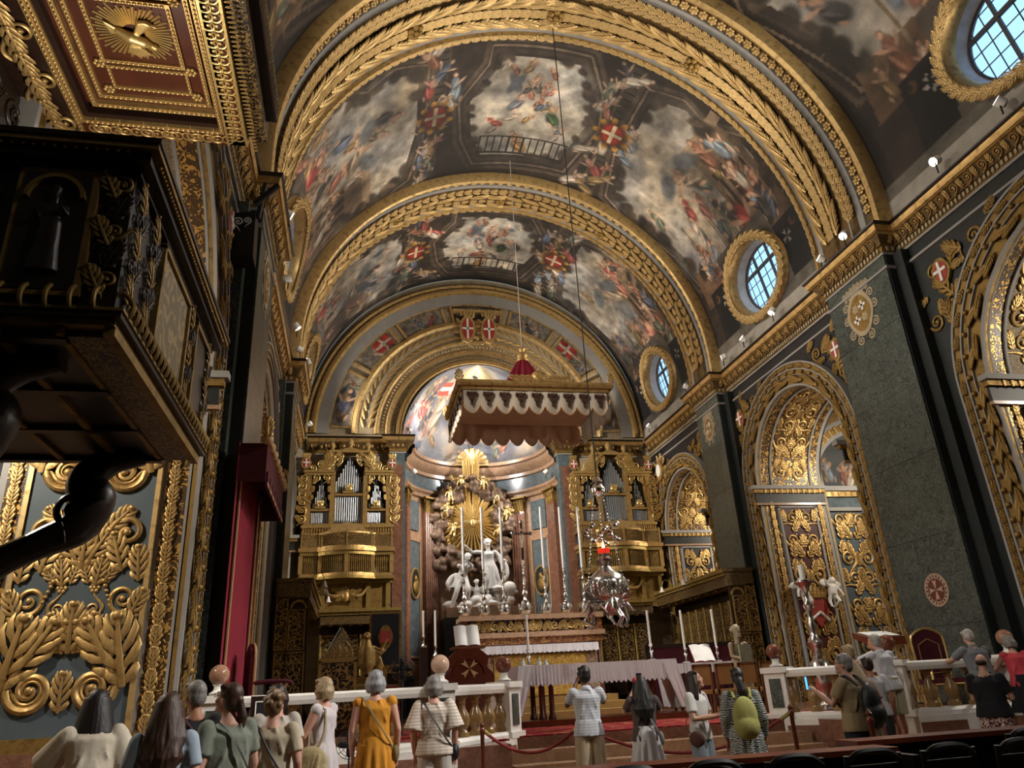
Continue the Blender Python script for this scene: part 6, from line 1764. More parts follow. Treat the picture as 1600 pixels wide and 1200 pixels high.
# gooseneck reading lamps over the stalls
for s in (-1, 1):
    for i, y in enumerate((23.8, 25.6, 27.6)):
        if s > 0 and i == 0: continue
        t = thing('stall_lamp', 'white bell lamp %s above the stalls %s' % (('by the end', 'midway', 'near the organ')[i], 'by the crimson hanging' if s < 0 else 'behind the side table'), 'lamp', (s * 6.48, y, FL + 4.1), 0, 'bell lamps above the stalls')
        MB().tube(catmull([(s * 0.1, 0, 0.0), (0, 0, 0.22), (-s * 0.2, 0, 0.26), (-s * 0.30, 0, 0.02)]), 0.014, 6).build('arm', M['brassdull'], t)
        MB().lathe([(0.03, 0.0), (0.05, -0.06), (0.07, -0.14), (0.12, -0.20)], 10, (-s * 0.30, 0, 0.02)).build('shade', M['candle'], t)

# ------------------------------------------------------------------ carpets, altar table
def carpetmat():
    t = NT('red_patterned_carpet')
    co = t.coord()
    v = t.node('TexNoise', {'Vector': co, 'Scale': 2.6, 'Detail': 3.0, 'Distortion': 2.0})
    t.set(col=t.ramp(v.outputs[0], [(0.54, hexc('741220')), (0.57, hexc('9a7648')), (0.60, hexc('7c1624')), (0.72, hexc('9c7c50'))]), rough=0.95)
    t.b.inputs['Specular IOR Level'].default_value = 0.1
    return t.m
M['carpet'] = carpetmat()
cpt = MB().box(-2.45, 4.3, 0, 3.3, 0, 0.02).build('carpet', M['carpet'], mw=Matrix.Translation((0, 13.85, FL))); tag(cpt, 'red patterned carpet on the altar platform', 'carpet')
ct = MB().box(-4.6, -2.75, 0, 6, 0, 0.02).build('carpet', M['carpet'], mw=Matrix.Translation((0, 13.2, FL))); tag(ct, 'red carpet strip behind the balustrade near the throne', 'carpet')
ct = MB().box(4.4, 6.2, 0, 3, 0, 0.02).build('carpet', M['carpet'], mw=Matrix.Translation((0, 13.2, FL))); tag(ct, 'red carpet strip behind the balustrade under the gilt armchair', 'carpet')
at = thing('altar_table', 'wooden altar table on eight column legs draped in white linen', 'table', (0, 17.4, FL))
MB().box(-1.95, 1.95, -0.75, 0.75, 0.02, 0.14).build('table_base', M['redwood'], at, smooth=False)
MB().box(-1.7, 1.7, -0.55, 0.55, 1.12, 1.2).build('table_top', M['redwood'], at, smooth=False)
lg = MB().lathe([(0.085, 0.14), (0.085, 0.2), (0.06, 0.24), (0.055, 1.02), (0.08, 1.06), (0.08, 1.12)], 10).mesh('leg', M['redwood'])
for s in (-1, 1):
    for dx in (0, 0.22):
        for dy in (-0.35, 0.1): link('leg', lg, at, Matrix.Translation((s * (1.05 + dx) + 0.09 * (dy > 0) * s, dy, 0)))
tc = thing('table_cloth', 'long white linen cloth with lace band draped over the altar table', 'tablecloth', (0, 17.4, FL + 1.2))
cloth('cloth_top', -1.78, 1.78, -0.60, 0.60, 0.0, 0.40, tc, M['lace'], 1.0, 0.11, 0.12)
MB().box(-1.79, 1.79, -0.61, 0.61, 0.012, 0.03).build('cloth_surface', M['linen'], tc, smooth=False)
for s in (-1, 1):
    mb = MB(); P = []
    for i in range(25):
        y = -0.64 + 1.28 * i / 24; w = 0.05 * math.sin(i * 1.5)
        P.append([(s * 1.80, y, 0.03), (s * (1.86 + w * 0.4), y * 1.04, -0.4), (s * (1.97 + w), y * 1.1, -0.98)])
    mb.grid(P)
    for yy in (-0.63,):
        P = [[(s * (1.80 - 0.34 * k / 8 * (1 if True else 0)), yy - 0.01 * math.sin(k * 2), 0.03), (s * (1.88 - 0.30 * k / 8), yy - 0.03 + 0.02 * math.sin(k * 2), -0.4), (s * (1.99 - 0.22 * k / 8), yy - 0.07 + 0.03 * math.sin(k * 2), -0.96)] for k in range(9)]
        mb.grid(P)
    mb.build('side_fall', M['linen'], tc)
def thin_candle(loc, label, h=0.75):
    t = thing('table_candlestick', label, 'candlestick', loc)
    MB().lathe([(0.09, 0), (0.10, 0.02), (0.03, 0.05), (0.025, 0.16), (0.05, 0.2), (0.025, 0.24), (0.03, 0.30), (0.055, 0.34), (0.03, 0.36)], 10).build('stem', M['silver'], t)
    MB().lathe([(0.028, 0.35), (0.028, 0.35 + h), (0, 0.36 + h)], 8).build('candle', M['candle'], t)
thin_candle((-1.45, 17.3, FL + 1.23), 'slim silver candlestick with white candle on the altar table beside the glass cruets')
thin_candle((1.45, 17.3, FL + 1.23), 'slim silver candlestick with white candle on the bare end of the altar table')
for i, (x, h) in enumerate(((-1.64, 0.16), (-1.27, 0.13), (-1.12, 0.10))):
    t = thing('glass_cruet', 'small clear glass cruet beside the candlestick on the altar table', 'cruet', (x, 17.05, FL + 1.23), 0, 'cruets on the altar table')
    MB().lathe([(0.04, 0), (0.05, 0.02), (0.045, h * 0.5), (0.02, h * 0.7), (0.025, h)], 10).build('bottle', plain('cruet_glass', hexc('c8d4d8'), 0.1), t)
    MB().sphere((0, 0, h + 0.01), 0.02).build('stopper', M['silver'], t)

# side table, open book, candles, wooden saint figure
sd = thing('side_table', 'narrow credence table with white lace cloth in front of the stalls', 'table', (3.2, 18.6, FL))
MB().box(-0.8, 0.8, -0.25, 0.25, 1.08, 1.14).build('table_top', M['darkwood'], sd, smooth=False)
for x in (-0.7, 0.7):
    for y in (-0.2, 0.2): MB().box(x - 0.03, x + 0.03, y - 0.03, y + 0.03, 0, 1.08).build('leg', M['darkwood'], sd, smooth=False)
scl = thing('side_cloth', 'white lace cloth over the narrow credence table', 'tablecloth', (3.2, 18.6, FL + 1.14))
cloth('cloth_top', -0.84, 0.84, -0.28, 0.28, 0.0, 0.22, scl, M['lace'], 0.3, 0.12)
thin_candle((2.85, 18.6, FL + 1.17), 'slim silver candlestick beside the open book on the credence table', 0.9)
thin_candle((3.75, 18.7, FL + 1.17), 'slim silver candlestick next to the wooden statue on the credence table', 0.9)
def book(loc, rz, label, tilt=0.6, w=0.5):
    t = thing('open_book', label, 'book', loc, rz)
    MB().box(-w, w, -0.01, 0.0, 0, 0.5, TRS((0, 0, 0), (tilt - PI / 2 + 0.9, 0, 0))).build('cover', M['red'], t, smooth=False)
    mb = MB()
    for s in (-1, 1):
        P = [[(s * w * 0.98 * k / 6, -0.02 - 0.035 * math.sin(k / 6 * PI) - 0.005, z) for z in (0.01, 0.49)] for k in range(7)]
        mb.grid(P, mw=TRS((0, 0, 0), (tilt - PI / 2 + 0.9, 0, 0)))
    mb.build('page', M['paper'], t)
    return t
sdl = thing('sedilia_board', 'low dark maroon wooden screen behind the credence table', 'screen', (3.3, 19.3, FL))
MB().box(-1.2, 1.2, -0.04, 0.04, 0.2, 1.6).build('board', M['darkvelvet'], sdl, smooth=False)
MB().box(-1.25, 1.25, -0.06, 0.06, 1.58, 1.66).box(-1.25, -1.15, -0.06, 0.06, 0, 1.6).box(1.15, 1.25, -0.06, 0.06, 0, 1.6).build('frame', M['darkwood'], sdl, smooth=False)
book((3.3, 18.5, FL + 1.16), 0, 'open white paged book on the credence table', 0.1, 0.28)
sn = thing('wooden_statue', 'weathered wooden figure of a bearded elder holding a tablet', 'statue', (4.0, 18.05, FL))
mb = MB(); figure_3d(mb, (0, 0, 1.05), (0, -0.05, 1.85), ((-0.12, -0.26, 1.2), (0.16, -0.26, 1.25)), ((-0.12, 0, 0.1), (0.12, 0, 0.1)), 0.85)
mb.tube([(0, 0, 0.05), (0, 0, 0.6), (0, 0, 1.2)], [0.28, 0.24, 0.2], 14); mb.tube([(0, -0.1, 1.8), (0, -0.14, 1.68), (0, -0.12, 1.56)], [0.07, 0.06, 0.02], 8)
remesh(mb, 'figure', plain('weathered_wood', hexc('8f7d5e'), 0.6, 0, 0.35, 6.0), 0.02, 2, sn)
MB().box(-0.14, 0.18, -0.34, -0.30, 0.98, 1.5).build('tablet', plain('pale_slate', hexc('9a9a86'), 0.7), sn, smooth=False)

# upholstered chairs behind the altar table
def tan_chair(loc, rz, label, group=None, m='chairgold'):
    t = thing('wooden_chair', label, 'chair', loc, rz, group)
    MB().box(-0.23, 0.23, -0.23, 0.23, 0.44, 0.52).build('seat', M[m], t, smooth=False)
    for x in (-0.21, 0.21):
        MB().box(x - 0.025, x + 0.025, -0.22, -0.17, 0, 0.44).build('leg', M['midwood'], t, smooth=False)
        MB().box(x - 0.025, x + 0.025, 0.18, 0.23, 0, 1.05).build('leg', M['midwood'], t, smooth=False)
    MB().box(-0.2, 0.2, 0.185, 0.225, 0.62, 1.02).build('backrest', M[m], t, smooth=False)
    MB().box(-0.22, 0.22, 0.18, 0.23, 1.0, 1.06).build('top_rail', M['midwood'], t, smooth=False)
    return t
for i in range(4): tan_chair((2.35 + 0.55 * i, 16.9, FL + 0.02), PI, 'wooden chair with tan upholstery, %s in the row from the altar table' % ('first', 'second', 'third', 'fourth')[i], 'tan chairs in a row beside the altar table')

def throne(loc, rz, label, gilt):
    t = thing('armchair', label, 'armchair', loc, rz)
    fm = M['goldbright'] if gilt else M['goldbraid']
    MB().box(-0.33, 0.33, -0.32, 0.3, 0.40, 0.52).build('seat', M['darkvelvet'], t, smooth=False)
    P = [(-0.3, 0.5), (-0.32, 1.2), (-0.25, 1.36), (0, 1.46), (0.25, 1.36), (0.32, 1.2), (0.3, 0.5)]
    MB().prism(P, 0, 0.07, frame((0, 0.30, 0), (1, 0, 0), (0, 0, 1), (0, 1, 0))).build('backrest', M['darkvelvet'], t, smooth=False)
    MB().tube(catmull([(x, 0.29, z) for x, z in P], 4), 0.028, 6).build('back_frame', fm, t)
    MB().tube([(-0.2, 0.285, 0.62), (-0.2, 0.285, 1.15), (0, 0.285, 1.26), (0.2, 0.285, 1.15), (0.2, 0.285, 0.62)], 0.014, 5, closed=True).build('back_braid', fm, t)
    for s in (-1, 1):
        MB().tube(catmull([(s * 0.31, 0.3, 0.80), (s * 0.33, 0.0, 0.82), (s * 0.34, -0.3, 0.80), (s * 0.34, -0.36, 0.74)], 4), 0.035, 7).build('arm', M['darkvelvet'] if not gilt else fm, t)
        MB().tube(catmull([(s * 0.33, -0.28, 0.80), (s * 0.31, -0.24, 0.66), (s * 0.34, -0.30, 0.5)], 4), 0.028, 6).build('arm_support', fm, t)
        for y in (-0.28, 0.28): MB().tube([(s * 0.30, y, 0.42), (s * 0.32, y, 0.2), (s * 0.30, y, 0.0)], [0.04, 0.03, 0.04], 7).build('leg', fm if gilt else M['darkvelvet'], t)
        MB().tube([(s * 0.33, -0.31, 0.40), (s * 0.33, 0.3, 0.40)], 0.015, 5).build('seat_braid', fm, t)
    MB().tube([(-0.33, -0.33, 0.42), (0.33, -0.33, 0.42)], 0.015, 5).build('seat_braid', fm, t)
    return t
pl = MB().box(-0.6, 0.6, -0.6, 0.6, 0, 0.3).build('throne_dais', M['darkvelvet'], mw=Matrix.Translation((-6.7, 14.9, FL))); tag(pl, 'low crimson covered dais under the armchair by the crimson hanging', 'dais')
throne((-6.75, 14.9, FL + 0.3), PI / 2 + 0.25, 'crimson velvet armchair with tan braid in front of the crimson hanging', False)
throne((5.9, 13.6, FL + 0.02), -0.25, 'gilt framed crimson armchair against the dark marble pilaster', True)
# crimson hanging with canopy on the pilaster
hg = thing('crimson_hanging', 'crimson cloth of honour hanging on the dark pilaster with gold braid', 'hanging', (-7.37, 15.0, FL))
P = [[(-0.0 + 0.03 + 0.012 * math.sin(i * 1.9), -1.75 + 3.3 * i / 40, z) for z in (0.1, 2.5, 5.05)] for i in range(41)]
MB().grid(P).build('cloth', M['redvelvet'], hg)
for y in (-1.45, 1.25): MB().box(0.05, 0.075, y - 0.05, y + 0.05, 0.1, 4.7).build('braid', M['goldbraid'], hg, smooth=False)
MB().box(0.03, 0.10, 1.45, 1.6, 0.5, 4.9).build('gilt_edge', M['gold'], hg, smooth=False)
mb = MB().box(0.0, 0.50, -1.7, 1.5, 5.0, 5.05).box(0.46, 0.50, -1.7, 1.5, 4.35, 5.0).box(0, 0.5, -1.72, -1.68, 4.35, 5.0).box(0, 0.5, 1.48, 1.52, 4.35, 5.0); mb.build('canopy', M['darkvelvet'], hg, smooth=False)
for i in range(7): MB().cbox((0.51, -1.45 + 0.46 * i, 4.42), (0.04, 0.34, 0.26)).build('valance_tab', M['darkvelvet'], hg, smooth=False)
for i in range(7): MB().cbox((0.525, -1.45 + 0.46 * i, 4.34), (0.02, 0.34, 0.05)).build('valance_braid', M['goldbraid'], hg, smooth=False)
MB().tube([(0.5, -1.75, 5.1), (0.5, 1.55, 5.1)], 0.07, 8).build('gilt_pole', M['gold'], hg)
for i in range(8): MB().sphere((0.5, -1.75 + 0.47 * i, 5.1), (0.10, 0.06, 0.10)).build('pole_knop', M['goldbraid'], hg)
for y in (-1.8, 1.6): link('acanthus_leaf', ORN['leafg'], hg, TRS((0.5, y, 5.1), (PI / 2, 0, 0), (0.4, 0.4, 0.4)))

# lecterns
def star_cross(r, t0, t1):
    mb = MB()
    for a in range(4):
        an = a * PI / 2
        mb.prism([(rad * math.cos(an + da), rad * math.sin(an + da)) for rad, da in ((0.03 * r, 0), (r, -0.28), (0.78 * r, 0.0), (r, 0.28))], t0, t1)
    return mb
lt = thing('mahogany_lectern', 'carved mahogany lectern bearing an inlaid eight pointed cross', 'lectern', (-3.0, 16.0, FL + 0.02))
O = [(-0.48, 0.7), (-0.50, 0.95), (-0.36, 1.1), (-0.40, 1.3), (-0.2, 1.46), (0.2, 1.46), (0.40, 1.3), (0.36, 1.1), (0.50, 0.95), (0.48, 0.7)]
MB().prism(O, -0.2, 0.2, frame((0, 0, 0.1), (1, 0, 0), (0, 0, 1), (0, -1, 0))).build('body', M['redwood'], lt, smooth=False)
MB().box(-0.55, 0.55, -0.28, 0.28, 0.72, 0.82).box(-0.44, 0.44, -0.22, 0.22, 0, 0.75).build('base', M['redwood'], lt, smooth=False)
MB().sweep([(0.30, 0), (0.30, 0.03), (0.34, 0.03), (0.34, 0)], [((0, -0.2, 1.06), (math.cos(q), 0, math.sin(q)), (0, -1, 0)) for q in np.linspace(0, PI, 18)]).build('arch_moulding', M['redwood'], lt)
star_cross(0.20, 0.0, 0.02).build('cross_inlay', M['crossgold'], lt, mw=frame((0, -0.20, 1.18), (0.71, 0, 0.71), (-0.71, 0, 0.71), (0, -1, 0)), smooth=False)
MB().box(-0.34, 0.34, -0.2, 0.25, 1.56, 1.60).build('book_rest', M['midwood'], lt, smooth=False)
book((-3.0, 15.95, FL + 1.62), 0, 'open book lying on the carved mahogany lectern', 0.1, 0.26)
l2 = thing('reading_desk', 'mahogany reading desk with white papers beside the silver floor candlestick', 'lectern', (4.55, 13.4, FL + 0.02))
MB().box(-0.06, 0.06, -0.06, 0.06, 0, 1.2).box(-0.2, 0.2, -0.2, 0.2, 0, 0.06).build('post', M['redwood'], l2, smooth=False)
MB().prism([(-0.25, 1.15), (0.25, 1.32), (0.25, 1.42), (-0.25, 1.30)], -0.38, 0.38, frame((0, 0, 0), (0, 1, 0), (0, 0, 1), (1, 0, 0))).build('slope', M['redwood'], l2, smooth=False)
MB().box(-0.30, 0.30, -0.22, 0.2, 0, 0.012, TRS((0, 0, 1.37), (0.24, 0, 0))).build('papers', M['paper'], l2, smooth=False)
MB().tube(catmull([(0.2, 0.1, 1.38), (0.22, 0.1, 1.6), (0.18, -0.1, 1.75)], 5), 0.008, 5).build('microphone', M['black'], l2)
# brass eagle lectern
eg = thing('eagle_lectern', 'gilded eagle lectern with raised wings on a turned pedestal', 'lectern', (-4.95, 20.0, FL))
MB().lathe([(0.38, 0), (0.40, 0.1), (0.26, 0.2), (0.2, 0.4), (0.26, 0.6), (0.2, 0.8), (0.30, 0.95), (0.30, 1.05), (0.2, 1.1), (0.3, 1.25)], 16).build('pedestal', M['brassdull'], eg)
mb = MB(); mb.tube([(0, 0, 1.3), (0, 0.02, 1.55), (0, 0, 1.85), (0, -0.03, 2.1)], [0.12, 0.19, 0.17, 0.09], 12); mb.sphere((0, -0.06, 2.20), (0.10, 0.13, 0.10)); mb.tube([(0, -0.15, 2.2), (0, -0.24, 2.14)], [0.04, 0.01], 6)
for s in (-1, 1):
    mb.tube([(s * 0.08, 0, 1.35), (s * 0.1, -0.04, 1.2)], [0.06, 0.04], 7)
    for k in range(6): mb.tube([(s * 0.14, 0.06, 1.95 - 0.06 * k), (s * (0.34 - 0.01 * k), 0.06, 1.86 - 0.10 * k), (s * (0.52 - 0.03 * k), 0.05, 2.12 - 0.24 * k) if k < 2 else (s * (0.48 - 0.03 * k), 0.05, 1.72 - 0.14 * k)], [0.05, 0.06, 0.02], 6)
remesh(mb, 'eagle', M['golddark'], 0.022, 1, eg)
ds = thing('inlaid_kneeler', 'inlaid prayer desk with scrolled cresting beside the eagle lectern', 'prayer desk', (-5.62, 19.0, FL))
MB().box(-0.42, 0.42, -0.2, 0.25, 0, 1.65).build('body', M['darkwood'], ds, smooth=False)
MB().box(-0.36, 0.36, -0.23, -0.19, 0.15, 1.55).build('inlay_panel', M['inlay'], ds, smooth=False)
f = MB()
for (a_, b_, c_, d_) in ((-0.43, 0.43, 1.56, 1.66), (-0.43, -0.36, 0, 1.6), (0.36, 0.43, 0, 1.6)): f.box(a_, b_, -0.25, -0.18, c_, d_)
f.build('frame', M['brassdull'], ds, smooth=False)
for q in range(-2, 3): link('cresting', ORN['leafd'], ds, frame((q * 0.14, -0.2, 1.64), (0.26, 0, 0), (0.0, 0, 0.30 - 0.05 * abs(q)), (0, -0.2, 0)))
ms = thing('music_stand', 'slanted music stand with white score above the stalls desk', 'music stand', (-5.55, 20.9, FL))
MB().box(-0.04, 0.04, -0.04, 0.04, 0, 2.0).box(-0.25, 0.25, -0.25, 0.25, 0, 0.08).build('post', M['darkwood'], ms, smooth=False)
MB().prism([(-0.45, 0), (0.45, 0), (0.0, 0.75)], -0.3, 0.3, frame((0, 0, 1.75), (1, 0, 0), (0, 0, 1), (0, -1, 0))).build('rest', M['inlayfine'], ms, smooth=False)
MB().box(-0.02, 0.0, -0.28, 0.28, 0, 0.8, TRS((-0.45, 0, 1.78), (0, 0.52, 0))).build('score', M['paper'], ms, smooth=False)
kf = thing('framed_banner', 'dark framed embroidered coat of arms behind the eagle lectern', 'picture', (-4.45, 21.2, FL))
MB().box(-0.42, 0.42, 0, 0.08, 1.5, 2.9).box(-0.05, 0.05, 0, 0.1, 0, 1.5).box(-0.3, 0.3, -0.15, 0.2, 0, 0.06).build('frame', M['golddark'], kf, smooth=False)
MB().box(-0.36, 0.36, -0.02, 0.02, 1.56, 2.84).build('field', plain('dark_blue_velvet', hexc('14121c'), 0.9), kf, smooth=False)
link('emblem', ORN['shieldd'], kf, frame((0, -0.02, 2.25), (0.45, 0, 0), (0, 0, 0.55), (0, -0.15, 0)))
link('emblem_field', MB().cbox((0, 0, 0), (0.28, 0.3, 0.02)).mesh('emblem_field', M['red'], False), kf, frame((0, -0.05, 2.25), (1, 0, 0), (0, 0, 1), (0, -1, 0)))
tan_chair((-4.35, 20.4, FL), 0.0, 'crimson upholstered chair below the framed embroidered banner', None, 'redvelvet')
# tall silver floor candlestick
fc = thing('floor_candlestick', 'tall silver floor candlestick standing before the gilded arch panel', 'candlestick', (4.2, 15.0, FL))
MB().lathe([(0.26, 0), (0.28, 0.08), (0.16, 0.16), (0.12, 0.3), (0.20, 0.5), (0.24, 0.75), (0.20, 0.95), (0.10, 1.05), (0.09, 1.2), (0.14, 1.28), (0.16, 1.36), (0.09, 1.44), (0.07, 1.6), (0.10, 1.7), (0.06, 1.8), (0.07, 2.0), (0.11, 2.1), (0.05, 2.2), (0.05, 2.35), (0.12, 2.5), (0.20, 2.58), (0.20, 2.62), (0.06, 2.64)], 18).build('stem', M['silver'], fc)
MB().lathe([(0.06, 2.62), (0.06, 2.95), (0, 2.96)], 10).build('candle', M['candle'], fc)
fn = thing('floor_fan', 'black pedestal fan behind the balustrade beside the lectern', 'fan', (-4.25, 17.2, FL))
MB().tube([(0, 0, 0), (0, 0, 1.1)], 0.02, 6).lathe([(0.2, 0), (0.2, 0.03)], 14).build('stand', M['black'], fn)
mb = MB()
for r in (0.08, 0.14, 0.20, 0.25): mb.tube([(r * math.cos(t), -0.08, 1.3 + r * math.sin(t)) for t in np.linspace(0, 2 * PI, 25)[:-1]], 0.006, 4, closed=True)
for k in range(10): mb.tube([(0, -0.1, 1.3), (0.25 * math.cos(k * PI / 5), -0.07, 1.3 + 0.25 * math.sin(k * PI / 5))], 0.006, 4)
mb.build('cage', M['black'], fn)
for k in range(4): MB().sphere((0, 0, 0), (0.06, 0.012, 0.12), 8, 5).build('blade', M['black'], fn, mw=Matrix.Translation((0, -0.04, 1.3)) @ Matrix.Rotation(k * PI / 2, 4, 'Y') @ Matrix.Translation((0, 0, 0.11)))
MB().sphere((0, 0.02, 1.3), (0.06, 0.1, 0.06)).build('motor', M['black'], fn)

dup(fn, (-5.3, 11.3, 0), 0.1, 'black pedestal fan on the nave floor before the balustrade', None, 0.7)
# ------------------------------------------------------------------ balustrade
BAL = MB().lathe([(0.11, 0.0), (0.11, 0.06), (0.08, 0.08), (0.07, 0.11), (0.10, 0.15), (0.125, 0.24), (0.105, 0.33), (0.055, 0.42), (0.05, 0.47), (0.075, 0.49), (0.05, 0.51), (0.065, 0.55), (0.10, 0.57), (0.10, 0.61)], 12).mesh('baluster', M['tanmarble'])
def balustrade(p0, p1, n, label, posts):
    p0, p1 = np.array(p0, float), np.array(p1, float)
    d = p1 - p0; L = np.linalg.norm(d); rz = math.atan2(d[1], d[0])
    t = thing('balustrade', label, 'balustrade', (p0[0], p0[1], FL), rz)
    MB().sweep([(-0.15, 0.72), (0.15, 0.72), (0.17, 0.78), (0.17, 0.84), (0.12, 0.87), (-0.12, 0.87), (-0.17, 0.84), (-0.17, 0.78)], [((0, 0, 0), (0, 1, 0), (0, 0, 1)), ((L, 0, 0), (0, 1, 0), (0, 0, 1))], True).build('top_rail', M['whitemarble'], t, smooth=False)
    MB().sweep([(-0.20, 0), (0.20, 0), (0.20, 0.06), (0.16, 0.11), (-0.16, 0.11), (-0.20, 0.06)], [((0, 0, 0), (0, 1, 0), (0, 0, 1)), ((L, 0, 0), (0, 1, 0), (0, 0, 1))], True).build('base_rail', M['whitemarble'], t, smooth=False)
    MB().box(0, L, -0.24, 0.2, -FL, 0.0).build('plinth', M['whitemarble'], t, smooth=False)
    m = max(1, int(L / 1.1))
    for i in range(m):
        a, b = L * i / m + 0.12, L * (i + 1) / m - 0.12
        MB().box(a, b, -0.255, -0.235, -FL + 0.12, -0.10).build('plinth_panel', M['redmarble'], t, smooth=False)
        sc_ = MB()
        for s in (-1, 1): sc_.tube([((a + b) / 2 + s * (0.12 + 0.10 * math.cos(q) * (1 - q / 9)) , -0.26, -0.36 + 0.10 * math.sin(q) * (1 - q / 9)) for q in np.linspace(0, 7, 16)], 0.025, 5)
        sc_.build('plinth_scroll', M['whitemarble'], t)
    for i in range(n): link('baluster', BAL, t, Matrix.Translation((L * (i + 0.5) / n, 0, 0.11)))
    for (u, ball) in posts:
        x = L * u
        po = MB().box(x - 0.2, x + 0.2, -0.2, 0.2, -FL, 0.9).box(x - 0.24, x + 0.24, -0.24, 0.24, 0.80, 0.90).box(x - 0.27, x + 0.27, -0.27, 0.27, -FL, -FL + 0.12).box(x - 0.25, x + 0.25, -0.25, 0.25, 0, 0.1).build('post', M['whitemarble'], t, smooth=False)
        MB().box(x - 0.11, x + 0.11, -0.215, -0.19, 0.2, 0.7).build('post_panel', M['greenmarble'], po, smooth=False)
        MB().lathe([(0.12, 0.90), (0.13, 0.93), (0.07, 0.97), (0.06, 1.02), (0.09, 1.05)], 14, (x, 0, 0)).build('ball_foot', M['whitemarble'], po)
        MB().sphere((x, 0, 1.18), 0.145, 18, 12).build('ball', marble('ball_marble_%d' % len(po.children), *((hexc('7e5640'), hexc('a67e64'), hexc('ccb09c')) if ball == 1 else ((hexc('c09880'), hexc('d8b8a0'), hexc('e8d8c8')) if ball == 2 else (hexc('50281c'), hexc('7a4632'), hexc('b08068')))), 4.0, 0.15), po)
    return t
balustrade((-7.35, 12.4), (-3.95, 12.4), 7, 'white marble balustrade with brown balusters before the crimson armchair', ((0.045, 1), (1.0, 2)))
balustrade((-3.95, 12.4), (-2.65, 14.0), 5, 'slanting marble balustrade ending in a dark red ball by the altar steps', ((1.0, 3),))
balustrade((2.65, 14.0), (3.95, 12.4), 5, 'slanting marble balustrade on the reading desk side of the altar steps', ((0.0, 3), (1.0, 3)))
balustrade((3.95, 12.4), (7.35, 12.4), 8, 'white marble balustrade with brown balusters before the gilt armchair', ((0.72, 1),))
# notice board leaning at the balustrade
nb = thing('notice_board', 'dark framed notice board with white border standing before the balustrade', 'notice board', (-6.35, 11.2, 0.0), 0.1)
MB().box(-0.24, 0.24, 0, 0.03, 0.95, 1.58, TRS((0, 0, 0), (-0.1, 0, 0))).build('board', M['darkwood'], nb, smooth=False)
MB().box(-0.17, 0.17, -0.012, 0.0, 1.02, 1.51, TRS((0, 0, 0), (-0.1, 0, 0))).build('panel', M['black'], nb, smooth=False)
f = MB()
for (x0, x1, z0, z1) in ((-0.18, 0.18, 1.50, 1.515), (-0.18, 0.18, 1.01, 1.025), (-0.18, -0.165, 1.01, 1.515), (0.165, 0.18, 1.01, 1.515)): f.box(x0, x1, -0.016, 0, z0, z1, TRS((0, 0, 0), (-0.1, 0, 0)))
f.build('border', M['paper'], nb, smooth=False)
for x in (-0.2, 0.2): MB().tube([(x, 0.05, 1.2), (x * 1.2, -0.05, 0.0)], 0.02, 6).build('leg', M['darkwood'], nb)
MB().tube([(0, 0.12, 1.3), (0, 0.5, 0)], 0.02, 6).build('leg', M['darkwood'], nb)

# rope barrier
def stanchion(x, y, label, rz=0.0):
    t = thing('rope_stanchion', label, 'stanchion', (x, y, 0))
    MB().lathe([(0.16, 0), (0.16, 0.03), (0.04, 0.06), (0.03, 0.1), (0.03, 0.92), (0.045, 0.94), (0.045, 0.97), (0.03, 1.0), (0.04, 1.03), (0.0, 1.08)], 12).build('post', M['redwood'], t)
    return t
def rope(p, q, sag, label):
    p, q = np.array(p, float), np.array(q, float)
    P = [p * (1 - k / 20) + q * k / 20 - np.array((0, 0, sag * 4 * (k / 20) * (1 - k / 20))) for k in range(21)]
    t = thing('barrier_rope', label, 'rope', tuple((p + q) / 2))
    o = np.array(t.location)
    MB().tube([a - o for a in P], 0.022, 7).build('rope', M['redrope'], t)
    for a, b in ((0, 1), (-2, -1)): MB().tube([P[a] - o, P[b] - o], 0.028, 7).build('rope_end', M['brassdull'], t)
SX = [(-3.45, 11.6), (-2.15, 11.1), (1.0, 10.9), (0.25, 8.0)]
for i, (x, y) in enumerate(SX): stanchion(x, y, ('dark wooden rope post beside the woman in the knitted top', 'dark wooden rope post beside the man in the checked shirt', 'dark wooden rope post behind the man with the black backpack', 'dark wooden rope post in front of the man with the black backpack')[i])
rope((-3.42, 11.59, 0.95), (-2.18, 11.11, 0.95), 0.30, 'red braided rope between posts beside the checked shirt man')
rope((-2.12, 11.1, 0.95), (0.97, 10.9, 0.95), 0.42, 'red braided rope between posts behind the girl in the white tee')

